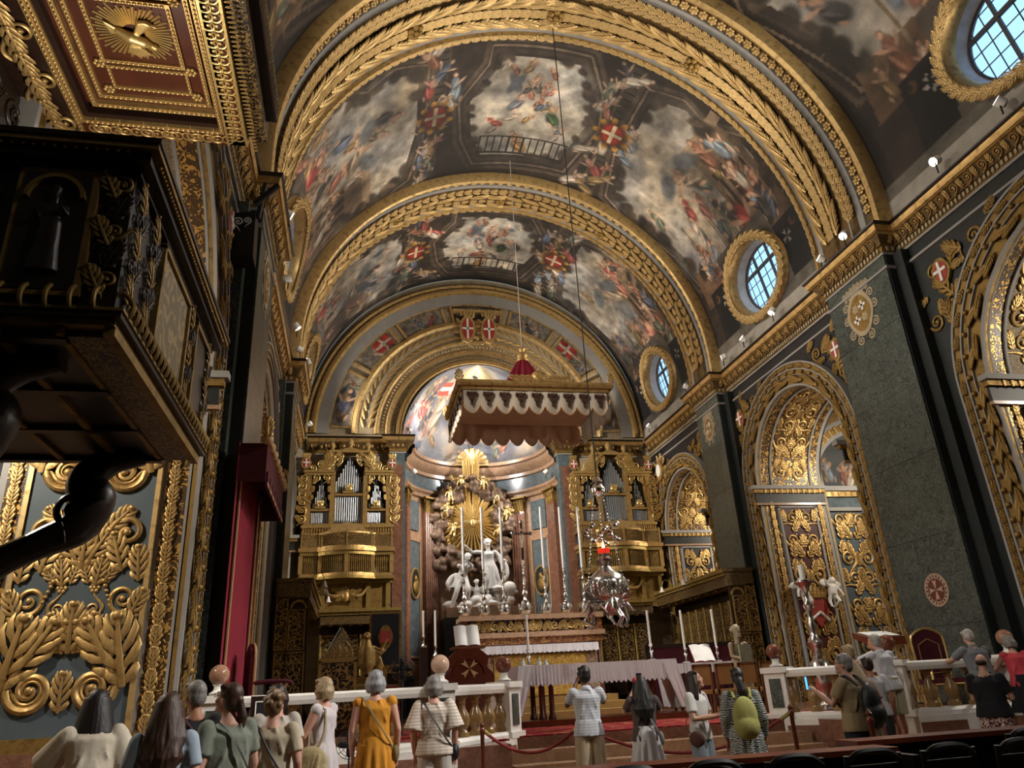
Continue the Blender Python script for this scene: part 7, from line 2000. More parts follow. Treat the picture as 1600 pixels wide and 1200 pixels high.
# benches and chairs in the near rows
def bench(loc, rz, L, label):
    t = thing('kneeler_bench', label, 'bench', loc, rz)
    MB().box(0, L, -0.16, 0.16, 0.86, 0.90).build('top_board', M['redwood'], t, smooth=False)
    MB().box(0, L, -0.02, 0.02, 0.1, 0.86).build('front_panel', M['blackwood'], t, smooth=False)
    MB().box(0, L, -0.45, -0.15, 0.12, 0.17).build('kneeler', M['blackwood'], t, smooth=False)
    for x in (0.03, L * 0.5, L - 0.03): MB().box(x - 0.03, x + 0.03, -0.4, 0.14, 0, 0.86).build('end_board', M['blackwood'], t, smooth=False)
bench((-4.0, 6.05, 0), -0.05, 2.9, 'long dark wooden kneeler bench in front of the woman in the white skirt')
bench((-1.0, 6.6, 0), 0.02, 3.6, 'dark wooden kneeler bench with glossy top in front of the shorts wearer')
def rush_chair(loc, rz, label):
    t = thing('nave_chair', label, 'chair', loc, rz, 'dark wooden nave chairs')
    MB().box(-0.21, 0.21, -0.2, 0.2, 0.42, 0.46).build('seat', M['blackwood'], t, smooth=False)
    for x in (-0.2, 0.2):
        MB().tube([(x, -0.19, 0), (x, -0.21, 0.45), (x, -0.26, 0.94)], 0.02, 7).build('leg', M['blackwood'], t)
        MB().tube([(x, 0.18, 0), (x, 0.18, 0.44)], 0.02, 7).build('leg', M['blackwood'], t)
    MB().tube(catmull([(-0.2, -0.26, 0.90), (-0.1, -0.27, 0.955), (0.1, -0.27, 0.955), (0.2, -0.26, 0.90)], 4), 0.022, 6).build('top_rail', M['blackwood'], t)
    MB().box(-0.19, 0.19, -0.265, -0.245, 0.62, 0.88).build('back_slat', M['blackwood'], t, smooth=False)
for i in range(6): rush_chair((-3.55 + 0.56 * i, 5.35 - 0.03 * i, 0), 0.03, 'dark wooden chair facing the altar in the near row')
for i in range(4): rush_chair((0.0 + 0.58 * i, 5.9, 0), 0.0, 'dark wooden chair facing the altar in the near row')
# ------------------------------------------------------------------ large carved panel on the jamb beside the pulpit
def big_panel():
    bay = BAYSL[0]; y = bay[2] + bay[4] - 0.05; zs = bay[5]
    xm = -(XW + xr_of(-1, 0)) / 2; w = xr_of(-1, 0) - XW - 0.86
    par = [o for o in bpy.data.objects if o.get('label') == 'gilded stone lining of the side chapel arch' and o.type == 'MESH'][3]
    fr = plane_map((xm, y, 0.0), (1, 0, 0), (0, 0, 1), (0, -1, 0))
    def P(kind, nm, u, v, s, rot=0.0, th=0.5, both=True):
        if v + s * 0.6 > zs - 0.7: return
        place(kind + 'g', nm, par, fr, u, v, s, rot, False, th)
        if both: place(kind + 'g', nm, par, fr, -u, v, s, -rot, True, th)
    for k in range(2):
        z = 1.25 + 3.1 * k
        P('scroll', 'volute', 0.40, z + 0.55, 0.62, 2.4, 0.7); P('scroll', 'volute', 0.40, z + 0.55, 0.40, 2.0, 0.8)
        P('leaf', 'acanthus_leaf', 0.0, z + 0.25, 0.55, 0, 0.5, False)
        P('leaf', 'plume', 0.78, z + 0.55, 1.05, 0.18); P('leaf', 'plume', 0.66, z + 0.70, 0.95, 0.55)
        P('leaf', 'plume', 0.52, z + 0.95, 0.72, 0.75)
        P('leaf', 'palmette', 0.0, z + 1.02, 0.72, 0.0, 0.6, False); P('leaf', 'palmette', 0.07, z + 1.02, 0.62, -0.40); P('leaf', 'palmette', 0.12, z + 1.05, 0.45, -0.85)
        P('scroll', 'scroll', 0.30, z + 1.20, 0.30, 0.5); P('scroll', 'scroll', 0.24, z + 1.62, 0.26, 3.4)
        P('leaf', 'flower_cup', 0.22, z + 1.95, 0.45, -0.15); P('leaf', 'flower_cup', 0.30, z + 1.98, 0.34, -0.65); P('leaf', 'flower_cup', 0.12, z + 1.98, 0.34, 0.3)
        P('flower', 'rosette', 0.22, z + 1.92, 0.16)
        P('scroll', 'scroll', 0.62, z + 1.75, 0.42, 1.0); P('leaf', 'acanthus_leaf', 0.72, z + 1.45, 0.5, -0.4)
        P('leaf', 'acanthus_leaf', 0.05, z + 2.25, 0.62, -0.5); P('leaf', 'acanthus_leaf', 0.0, z + 2.2, 0.7, 0.0, 0.5, False)
        P('leaf', 'acanthus_leaf', 0.55, z + 2.15, 0.62, 0.3); P('leaf', 'acanthus_leaf', 0.80, z + 2.0, 0.55, 0.1)
        P('scroll', 'volute', 0.56, z + 2.72, 0.58, 0.8, 0.7)
        P('leaf', 'acanthus_leaf', 0.25, z + 2.70, 0.55, -0.7)
        for j in range(6): P('bead', 'bead', 0.46 - 0.025 * j, z + 1.66 + 0.07 * j, 0.045 + 0.007 * j, 0, 1.0)
        for j in range(5): P('bead', 'bead', 0.30 + 0.05 * j, z + 2.45 - 0.02 * j, 0.045 + 0.005 * j, 0, 1.0)
    MB().box(xm - w / 2 - 0.1, xm + w / 2 + 0.1, y - 0.12, y + 0.05, 1.02, 1.2).build('panel_sill', M['golddark'], par, smooth=False)
    MB().box(xm - w / 2 - 0.5, xm + w / 2 + 0.5, y - 0.2, y + 0.05, 0.72, 1.02).box(xm - w / 2 - 0.5, xm + w / 2 + 0.5, y - 0.26, y + 0.05, 0.0, 0.74).build('panel_plinth', M['redmarble'], par, smooth=False)
big_panel()

# ------------------------------------------------------------------ pulpit
pu = thing('pulpit', 'black and gilt carved pulpit with gadrooned base on scroll brackets', 'pulpit', (-6.9, 4.4, 3.1))
DW = plain('ebonised_carving', hexc('2b211b'), 0.35, 0, 0.35, 8.0, 0.1); GD = M['golddark']
X0, X1, Y0, Y1 = -0.93, 0.48, -1.02, 1.05     # body
MB().box(X0, X1, Y0, Y1, 0.08, 0.86).build('body', DW, pu, smooth=False)
def ring(o0, o1, z0, z1, m, nm):
    mb = MB(); mb.box(X0, X1 + o1, Y0 - o1, Y1 + o1, z0, z1); return mb.build(nm, m, pu, smooth=False)
ring(0, 0.02, 0.0, 0.03, GD, 'base_moulding'); ring(0, 0.05, 0.03, 0.06, DW, 'base_moulding'); ring(0, 0.06, 0.06, 0.075, GD, 'base_moulding')
ring(0, 0.03, 0.84, 0.88, DW, 'rail'); ring(0, 0.08, 0.88, 0.94, DW, 'rail'); ring(0, 0.12, 0.94, 0.97, GD, 'rail_edge'); ring(0, 0.13, 0.97, 1.0, DW, 'rail_top')
gad = MB().tube(catmull([(0.0, 0, 0.10), (0.055, 0, 0.07), (0.075, 0, 0.13), (0.03, 0, 0.19), (-0.01, 0, 0.185)], 4), [0.012] * 17, 6).mesh('gadroon', GD)
for i in range(26): link('gadroon', gad, pu, TRS((X1, Y0 + 0.03 + (Y1 - Y0 - 0.06) * i / 25, 0.0)))
for i in range(14): link('gadroon', gad, pu, TRS((X0 + 0.03 + (X1 - X0) * i / 14, Y0, 0.0), (0, 0, -PI / 2)))
_bd = MB().sphere((0, 0, 0), 0.011, 6, 4).mesh('bead', GD)
for i in range(60): link('bead', _bd, pu, Matrix.Translation((X1 + 0.10, Y0 + (Y1 - Y0) * (i + 0.5) / 60, 0.925)))
for i in range(30): link('bead', _bd, pu, Matrix.Translation((X0 + (X1 - X0) * (i + 0.5) / 30, Y0 - 0.10, 0.925)))
# near face: arched niche with robed figure
nf = MB().box(-0.03, 0.33, Y0 - 0.03, Y0, 0.14, 0.84).build('niche_frame', GD, pu, smooth=False)
MB().box(0.0, 0.30, Y0 - 0.035, Y0 - 0.01, 0.17, 0.81).build('niche', DW, nf, smooth=False)
MB().sweep([(0.115, 0), (0.115, 0.03), (0.135, 0.03), (0.135, 0)], [((0.15, Y0 - 0.03, 0.66), (math.cos(t), 0, math.sin(t)), (0, -1, 0)) for t in np.linspace(0, PI, 18)]).build('niche_arch', GD, nf)
mb = MB(); figure_3d(mb, (0, 0, 0.9), (0, -0.05, 1.72), ((-0.2, -0.2, 1.15), (0.2, -0.2, 1.3)), ((-0.12, 0, 0.1), (0.12, 0, 0.1)), 0.9); mb.tube([(0, 0, 0.05), (0, 0, 0.5), (0, 0, 1.1)], [0.3, 0.24, 0.2], 14)
remesh(mb, 'relief_figure', DW, 0.03, 2, nf, TRS((0.15, Y0 - 0.03, 0.24), (0, 0, 0), (0.26, 0.16, 0.27)))
# side face: damask panels between carved strips
for (ya, yb) in ((-0.42, 0.26), (0.55, 0.98)):
    MB().box(X1 - 0.01, X1 + 0.012, ya, yb, 0.22, 0.82).build('damask_panel', M['damask'] if ya < 0 else DW, pu, smooth=False)
    f = MB()
    for (a, b, c, d) in ((ya - 0.03, yb + 0.03, 0.80, 0.83), (ya - 0.03, yb + 0.03, 0.19, 0.22), (ya - 0.03, ya, 0.2, 0.82), (yb, yb + 0.03, 0.2, 0.82)): f.box(X1, X1 + 0.03, a, b, c, d)
    f.build('panel_frame', GD, pu, smooth=False)
fr = plane_map((X1 + 0.01, 0, 0), (0, 1, 0), (0, 0, 1), (1, 0, 0))
frn = plane_map((0, Y0 - 0.01, 0), (1, 0, 0), (0, 0, 1), (0, -1, 0))
def PL(kind, f_, u, v, s, rot=0, mir=False): place(kind, 'carved_leaf' if 'leaf' in kind else 'carved_scroll', pu, f_, u, v, s, rot, mir, 0.7)
for k_, m_ in (('leafk', DW), ('scrollk', DW)): ORN[k_] = leaf_mesh('acanthus_leaf', m_) if 'leaf' in k_ else scroll_mesh('scroll', m_)
for u in (-0.90, -0.62, 0.40, 1.0):
    for j in range(5):
        PL('leafk' if j % 2 else 'leafd', fr, u, 0.16 + 0.135 * j, 0.17, 0.4 * (-1) ** j); PL('scrolld' if j % 2 == 0 else 'scrollk', fr, u + 0.03 * (-1) ** j, 0.24 + 0.135 * j, 0.10, j)
for u in (-0.2, 0.41, -0.42):
    for j in range(5):
        PL('leafk' if j % 2 else 'leafd', frn, u, 0.16 + 0.135 * j, 0.17, 0.4 * (-1) ** j); PL('scrolld' if j % 2 == 0 else 'scrollk', frn, u + 0.02, 0.24 + 0.135 * j, 0.10, j)
# underside: coffers and inlaid border strip
un_ = MB().box(X0, X1 - 0.12, Y0 + 0.10, Y1 - 0.1, -0.02, 0.0).build('underside', DW, pu, smooth=False)
MB().box(X1 - 0.20, X1 - 0.03, Y0 + 0.05, Y1 - 0.05, -0.03, 0.0).build('underside_border', M['inlayfine'], pu, smooth=False)
for (x0, x1) in ((X1 - 0.23, X1 - 0.20), (X1 - 0.03, X1 + 0.02)): MB().box(x0, x1, Y0, Y1, -0.04, 0.0).build('border_fillet', GD, pu, smooth=False)
for y in (-0.95, -0.3, 0.35, 0.98): MB().box(X0, X1 - 0.2, y - 0.03, y + 0.03, -0.05, 0.0).build('coffer_rib', DW, pu, smooth=False)
for x in (-0.35, 0.0): MB().box(x - 0.02, x + 0.02, Y0, Y1, -0.045, 0.0).build('coffer_rib', GD, pu, smooth=False)
# scroll brackets from the pier to the underside
def bracket(y):
    P = catmull([(-0.72, y, -1.05), (-0.62, y, -0.78), (-0.35, y, -0.62), (-0.16, y, -0.52), (-0.10, y, -0.36), (-0.14, y, -0.20), (-0.02, y, -0.08), (0.18, y, -0.03)], 6)
    R = np.interp(np.linspace(0, 1, len(P)), [0, 0.25, 0.5, 0.6, 0.75, 1], [0.10, 0.09, 0.13, 0.15, 0.11, 0.07])
    b = MB().tube(P, R, 10).build('bracket', DW, pu)
    link('bracket_leaf', ORN['leafk'], b, frame((-0.12, y - 0.08, -0.5), (0.16, 0, 0), (-0.12, 0, 0.2), (0, -0.2, 0)))
    link('bracket_leaf', ORN['leafk'], b, frame((-0.05, y - 0.06, -0.2), (0.16, 0, 0.1), (0.18, 0, 0.14), (0, -0.2, 0)))
    link('bracket_scroll', ORN['scrollk'], b, frame((-0.16, y - 0.09, -0.42), (0.22, 0, 0), (0, 0, 0.22), (0, -0.2, 0)))
bracket(0.88); bracket(-0.7)
pd = MB().lathe([(0.0, -0.34), (0.03, -0.30), (0.06, -0.22), (0.04, -0.15), (0.10, -0.08), (0.09, 0.0)], 10, (-0.28, -0.75, 0)).build('pendant', DW, pu)
for q in (-1, 1): link('bracket_scroll', ORN['scrolld'], pd, frame((-0.28 + 0.06 * q, -0.84, -0.02), (0.18 * q, 0, 0), (0, 0, 0.18), (0, -0.2, 0)))

# ------------------------------------------------------------------ sounding board above the pulpit
sb = thing('sounding_board', 'gilded coffered sounding board with a dove in rays over the pulpit', 'pulpit canopy', (-6.85, 4.16, 5.65))
MB().box(-0.95, 0.70, -1.15, 1.02, 0.10, 0.45).build('board', M['darkwood'], sb, smooth=False)
panelwood = plain('chestnut_panel', hexc('4a2416'), 0.35, 0, 0.3, 6.0)
MB().box(-0.50, 0.42, -0.88, 0.72, 0.06, 0.12).build('coffer_panel', panelwood, sb, smooth=False)
EGG = MB().sphere((0, 0, 0), (0.016, 0.011, 0.013), 7, 5).mesh('egg', M['gold'])
def rect_mould(x0, x1, y0, y1, w, z0, z1, m, nm, eggs=0.0):
    mb = MB()
    for (a, b, c, d) in ((x0 - w, x1 + w, y0 - w, y0), (x0 - w, x1 + w, y1, y1 + w), (x0 - w, x0, y0, y1), (x1, x1 + w, y0, y1)): mb.box(a, b, c, d, z0, z1)
    o = mb.build(nm, m, sb, smooth=False)
    if eggs:
        for (ax, c0, c1, k) in (('x', x0, x1, y0 - w / 2), ('x', x0, x1, y1 + w / 2), ('y', y0, y1, x0 - w / 2), ('y', y0, y1, x1 + w / 2)):
            n = int((c1 - c0) / eggs)
            for i in range(n):
                t = c0 + (c1 - c0) * (i + 0.5) / n
                link('egg', EGG, o, TRS((t, k, z0), (0, 0, 0), (1, 1, 1)) if ax == 'x' else TRS((k, t, z0), (0, 0, PI / 2), (1, 1, 1)))
    return o
rect_mould(-0.25, 0.25, -0.25, 0.25, 0.028, 0.035, 0.07, M['gold'], 'dove_frame', 0.032)
rect_mould(-0.24, 0.26, 0.33, 0.51, 0.022, 0.04, 0.07, M['gold'], 'panel_frame', 0.032)
rect_mould(-0.24, 0.26, -0.51, -0.33, 0.022, 0.04, 0.07, M['gold'], 'panel_frame', 0.032)
rect_mould(-0.36, 0.37, -0.72, 0.60, 0.03, 0.03, 0.07, M['gold'], 'coffer_moulding', 0.034)
rect_mould(-0.42, 0.42, -0.80, 0.68, 0.035, 0.015, 0.07, M['gold'], 'coffer_moulding', 0.034)
rect_mould(-0.50, 0.47, -0.90, 0.77, 0.045, 0.0, 0.07, M['darkwood'], 'coffer_moulding')
rect_mould(-0.55, 0.43, -0.95, 0.84, 0.03, -0.015, 0.07, M['gold'], 'coffer_moulding', 0.036)
for (x, y) in ((-0.30, 0.30), (0.31, 0.30), (-0.30, 0.55), (0.31, 0.55), (0.31, -0.30), (-0.30, -0.30)): link('rosette', ORN['flowerg'], sb, TRS((x, y, 0.06), (PI, 0, 0), (0.085, 0.085, 0.12)))
# pierced border of interlaced rings, leaf edge, outer cornice
MB().box(0.47, 0.62, -1.0, 1.0, 0.0, 0.10).box(-0.6, 0.62, 0.88, 1.0, 0.0, 0.1).build('border_ground', panelwood, sb, smooth=False)
RNG_ = MB().tube([(0.04 * math.cos(t), 0.04 * math.sin(t), 0) for t in np.linspace(0, 2 * PI, 15)[:-1]], 0.007, 5, closed=True).sphere((0, 0, 0), (0.014, 0.014, 0.008), 6, 4).mesh('ring', M['goldbright'])
for i in range(26):
    for k in (0, 1): link('ring', RNG_, sb, Matrix.Translation((0.51 + 0.055 * k, -0.92 + 0.073 * i, -0.004)))
for i in range(14): link('ring', RNG_, sb, Matrix.Translation((-0.5 + 0.075 * i, 0.94, -0.004)))
for x in (0.465, 0.605): MB().box(x, x + 0.018, -1.0, 1.0, -0.012, 0.05).build('border_fillet', M['goldbright'], sb, smooth=False)
for i in range(52): link('edge_leaf', ORN['leafb'], sb, frame((0.64, -1.0 + 0.04 * i, -0.005), (0, 0.05, 0), (0.05, 0, 0.02), (0, 0, -0.04)))
MB().box(0.66, 0.76, -1.1, 1.02, 0.06, 0.30).build('outer_cornice', M['inlayfine'], sb, smooth=False)
MB().box(0.76, 0.84, -1.15, 0.92, 0.20, 0.42).build('outer_cornice', M['darkwood'], sb, smooth=False)
for i in range(40): link('edge_leaf', ORN['leafd'], sb, frame((0.84, -1.1 + 0.05 * i, 0.22), (0, 0.06, 0), (0.0, 0, 0.10), (0.05, 0, 0)))
# carved cove on the wall side
MB().box(-1.0, -0.58, -1.05, 1.0, 0.02, 0.12).build('cove_ground', M['darkwood'], sb, smooth=False)
for i in range(9):
    y = -0.95 + 0.22 * i
    link('cove_leaf', ORN['leafg'], sb, frame((-0.78, y, 0.02), (0.26, 0, 0), (0.05, 0.30, 0), (0, 0, -0.2))); link('cove_scroll', ORN['scrollg'], sb, frame((-0.70 - 0.1 * (i % 2), y + 0.1, 0.02), (0.18, 0, 0), (0, 0.18, 0), (0, 0, -0.2)))
for x in (-0.60, -0.97): 
    o = MB().box(x - 0.02, x + 0.02, -1.05, 1.0, -0.01, 0.05).build('border_fillet', M['gold'], sb, smooth=False)
    for i in range(50): link('egg', EGG, o, TRS((x, -1.0 + 0.04 * i, -0.012), (0, 0, PI / 2), (1, 1, 1)))
for i in range(6): link('cove_scroll', ORN['scrollg'], sb, frame((-0.45 + 0.17 * i, 0.93, 0.0), (0.12, 0, 0), (0, 0.12, 0), (0, 0, -0.1)))
# dove with rays
dv = MB(); dv.tube([(-0.10, -0.05, 0), (-0.02, -0.01, -0.015), (0.06, 0.03, -0.01), (0.10, 0.06, 0)], [0.02, 0.04, 0.035, 0.018], 10); dv.sphere((0.115, 0.07, -0.005), (0.026, 0.022, 0.02)); dv.tube([(0.135, 0.08, 0), (0.155, 0.088, 0)], [0.01, 0.002], 5)
for k in range(7):
    a = 2.35 + 0.14 * (k - 3); dv.tube([(0.0, 0.0, 0.0), (0.05 + 0.10 * math.cos(a - 1.25), -0.02 + 0.10 * math.sin(a - 3.9) - 0.02, -0.004), (0.06 + 0.018 * k, -0.10 - 0.015 * (3 - abs(k - 3)), 0.0)], [0.014, 0.02, 0.006], 5)
    dv.tube([(0.0, 0.0, 0.0), (0.02 - 0.01 * k, 0.08, -0.004), (0.08 - 0.024 * k, 0.15 + 0.012 * (3 - abs(k - 3)), 0.0)], [0.014, 0.02, 0.006], 5)
    dv.tube([(-0.08, -0.04, 0), (-0.17 + 0.004 * k, -0.11 + 0.016 * k, 0)], [0.012, 0.008], 5)
remesh(dv, 'dove', M['goldbright'], 0.006, 1, sb, TRS((0.0, 0.02, 0.035)))
for i in range(54):
    a = 2 * PI * i / 54
    L = (0.20 if i % 2 else 0.225) * (1.12 if abs(math.cos(a)) > 0.5 else 0.95)
    link('ray', RAY, sb, frame((0.07 * math.cos(a), 0.07 * math.sin(a), 0.055), (0.009 * -math.sin(a), 0.009 * math.cos(a), 0), ((L - 0.06) * math.cos(a), (L - 0.06) * math.sin(a), 0), (0, 0, -0.012)))
# back panel joining pulpit and sounding board
bp = MB().box(-0.95, -0.88, -1.3, 0.9, 0.95, 2.55).build('back_panel', DW, pu, smooth=False)
for j in range(9):
    for u in (-0.8, -0.5, -0.2, 0.1, 0.4): place('leafk' if j % 2 else 'scrollk', 'carved_leaf', bp, plane_map((-0.88, 0, 0), (0, 1, 0), (0, 0, 1), (1, 0, 0)), u, 1.0 + 0.17 * j, 0.22, 0.5 * (-1) ** j, False, 0.6)

# dark notice box fixed to the pilaster, with white scroll print
nb = thing('wall_lectern_box', 'black box with pale scroll ornament jutting from the dark pilaster', 'notice box', (-7.72, 13.25, 9.4), 0)
MB().prism([(-0.62, 0.05), (0.34, 0.05), (0.32, 1.1), (-0.75, 0.86)], -0.25, 0.22, frame((0, 0, 0), (1, 0, 0), (0, 0, 1), (0, -1, 0))).build('box', M['black'], nb, smooth=False)
for (x, z, s, r, mi) in ((0.02, 0.80, 0.22, 0.3, False), (-0.18, 0.74, 0.16, 1.2, False), (0.18, 0.84, 0.16, -0.3, True)): place('scrollw', 'scroll_ornament', nb, plane_map((0, -0.25, 0), (1, 0, 0), (0, 0, 1), (0, -1, 0)), x, z, s, r, mi, 0.1)
place('leafw', 'scroll_ornament', nb, plane_map((0, -0.25, 0), (1, 0, 0), (0, 0, 1), (0, -1, 0)), -0.20, 0.72, 0.3, 1.5, False, 0.1)
MB().tube([(0.35, -0.1, 1.0), (0.46, -0.25, 1.75)], 0.05, 8).tube([(0.30, -0.3, 1.2), (0.75, -0.5, 1.55)], 0.06, 8).build('bracket_lamp', M['black'], nb)
# round inlaid medallion with eight pointed cross on the dark pilaster
md = thing('cross_medallion', 'round inlaid medallion with an eight pointed cross on the dark marble pilaster', 'medallion', (XF - 0.03, 14.9, 3.05))
mw = frame((0, 0, 0), (0, 1, 0), (0, 0, 1), (-1, 0, 0))
MB().prism([(0.36 * math.cos(t), 0.36 * math.sin(t)) for t in np.linspace(0, 2 * PI, 33)[:-1]], 0, 0.02, mw).build('rim', plain('inlay_pink', hexc('b89c86'), 0.4), md, smooth=False)
MB().prism([(0.25 * math.cos(t), 0.25 * math.sin(t)) for t in np.linspace(0, 2 * PI, 33)[:-1]], 0.02, 0.026, mw).build('field', plain('inlay_brown', hexc('6a3a2a'), 0.4), md, smooth=False)
for i in range(20): MB().prism([(0.29 * math.cos(2 * PI * i / 20 + d) * k, 0.29 * math.sin(2 * PI * i / 20 + d) * k) for d, k in ((-0.08, 0.95), (0.08, 0.95), (0, 1.12))], 0.02, 0.026, mw).build('rim_tooth', M['black'], md, smooth=False)
star_cross(0.23, 0.026, 0.032).build('cross', plain('inlay_cross', hexc('c8a892'), 0.4), md, mw=mw, smooth=False)
# coat of arms with crown on the far wall of arch two (gilt cartouche)
ct = thing('arch_cartouche', 'gilt crowned cartouche at the head of the arch beside the organ', 'cartouche', (XW - 0.2, 29.6, 10.0))
link('shield', ORN['shieldg'], ct, frame((0, 0, 0), (0, 0.8, 0), (0, 0, 0.8), (-1.0, 0, 0))); link('shield_field', ORN['shieldw'], ct, frame((-0.08, 0, 0), (0, 0.5, 0), (0, 0, 0.5), (-0.6, 0, 0)))
for i in range(10): link('acanthus_leaf', ORN['leafg'], ct, frame((0, 0.36 * math.cos(i * 0.628), 0.44 * math.sin(i * 0.628)), (0, -0.34 * math.sin(i * 0.628), 0.34 * math.cos(i * 0.628)), (0, 0.34 * math.cos(i * 0.628), 0.34 * math.sin(i * 0.628)), (-0.3, 0, 0)))
# crimson heraldic carving with putti on the jamb panel of the middle arch
for sgn in (-1, 1):
    o = putto('putto', M['whitestatue'], None, None, True, 1 if sgn > 0 else 0)
    o.location = (8.97 + sgn * 0.42, BAYS[1][2] + BAYS[1][4] - 0.34, 3.35); o.rotation_euler = (0, sgn * 0.15, 0); o.scale = (0.95, 0.95, 0.95)
    tag(o, 'white stone putto holding the red shield on the gilded arch panel', 'figure', 'putti on the gilded arch panel')
hs = thing('heraldic_shield', 'red heraldic shield between white putti on the gilded arch panel', 'shield', (8.97, BAYS[1][2] + BAYS[1][4] - 0.12, 3.3))
MB().prism([(-0.3, 0.35), (0.3, 0.35), (0.32, -0.1), (0.0, -0.5), (-0.32, -0.1)], 0, 0.08, frame((0, 0, 0), (1, 0, 0), (0, 0, 1), (0, -1, 0))).build('field', M['red'], hs, smooth=False)
for i in range(5): link('crown_point', ORN['leafg'], hs, frame((0.13 * (i - 2), -0.08, 0.36), (0.3, 0, 0), (0.02 * (i - 2), 0, 0.36), (0, -0.3, 0)))
MB().tube([(-0.3, -0.05, -0.25), (0.0, -0.1, -0.05), (0.3, -0.05, -0.3)], 0.05, 7).build('ribbon', M['whitestatue'], hs)
# ------------------------------------------------------------------ people
SK = {'fair': plain('skin_fair', hexc('c99a80'), 0.55, 0, 0.10, 6.0), 'tan': plain('skin_tan', hexc('a87254'), 0.55, 0, 0.10, 6.0), 'pink': plain('skin_pink', hexc('cf9c86'), 0.55, 0, 0.10, 6.0), 'brown': plain('skin_brown', hexc('6e4632'), 0.55, 0, 0.10, 6.0)}
def hairmat(n, c):
    t = NT('hair_' + n)
    no = t.node('TexNoise', {'Vector': t.coord((1, 1, 0.12)), 'Scale': 70.0, 'Detail': 3.0})
    k = hexc(c); t.set(col=t.ramp(no.outputs[0], [(0.35, tuple(x * 0.5 for x in k)), (0.65, k)]), rough=0.5)
    t.bump(no.outputs[0], 0.3, 0.01)
    return t.m
HM = {'grey': hairmat('grey', '8f8a86'), 'white': hairmat('white', 'b9b4ac'), 'black': hairmat('black', '16100e'), 'dark': hairmat('dark', '2c1c14'), 'brown': hairmat('brown', '4a3020'), 'blond': hairmat('blond', 'b59c74'), 'sandy': hairmat('sandy', '8a6a48'), 'silver': hairmat('silver', '9c9ca0')}
def fab(n, c, **k): return plain('fabric_' + n, hexc(c), 0.9, 0, 0.14, 5.0, 0.15, 25.0, **k)
def stripes(n, c1, c2, sc, ax=2, w=0.5, wob=0.0):
    t = NT('fabric_' + n)
    wv = t.node('TexWave', {'Vector': t.coord(), 'Scale': sc, 'Distortion': wob, 'Detail': 2.0}, wave_type='BANDS', bands_direction='XYZ'[ax])
    t.set(col=t.ramp(wv.outputs[1], [(w - 0.08, hexc(c1)), (w + 0.08, hexc(c2))]), rough=0.9)
    return t.m
def checks(n, c1, c2):
    t = NT('fabric_' + n)
    a = t.node('TexWave', {'Vector': t.coord(), 'Scale': 14.0}, wave_type='BANDS', bands_direction='X'); b = t.node('TexWave', {'Vector': t.coord(), 'Scale': 9.0}, wave_type='BANDS', bands_direction='Z')
    m = t.node('Math', {0: a.outputs[1], 1: b.outputs[1]}, operation='MAXIMUM')
    t.set(col=t.ramp(m.outputs[0], [(0.86, hexc(c1)), (0.97, hexc(c2))]), rough=0.9)
    return t.m
ZEB = stripes('zebra', '14181a', 'c4c8c0', 16.0, 2, 0.5, 9.0)
FLORAL = filigree('fabric_floral', hexc('5a1a22'), hexc('d8c8b8'), 14.0, 0, 0.9)

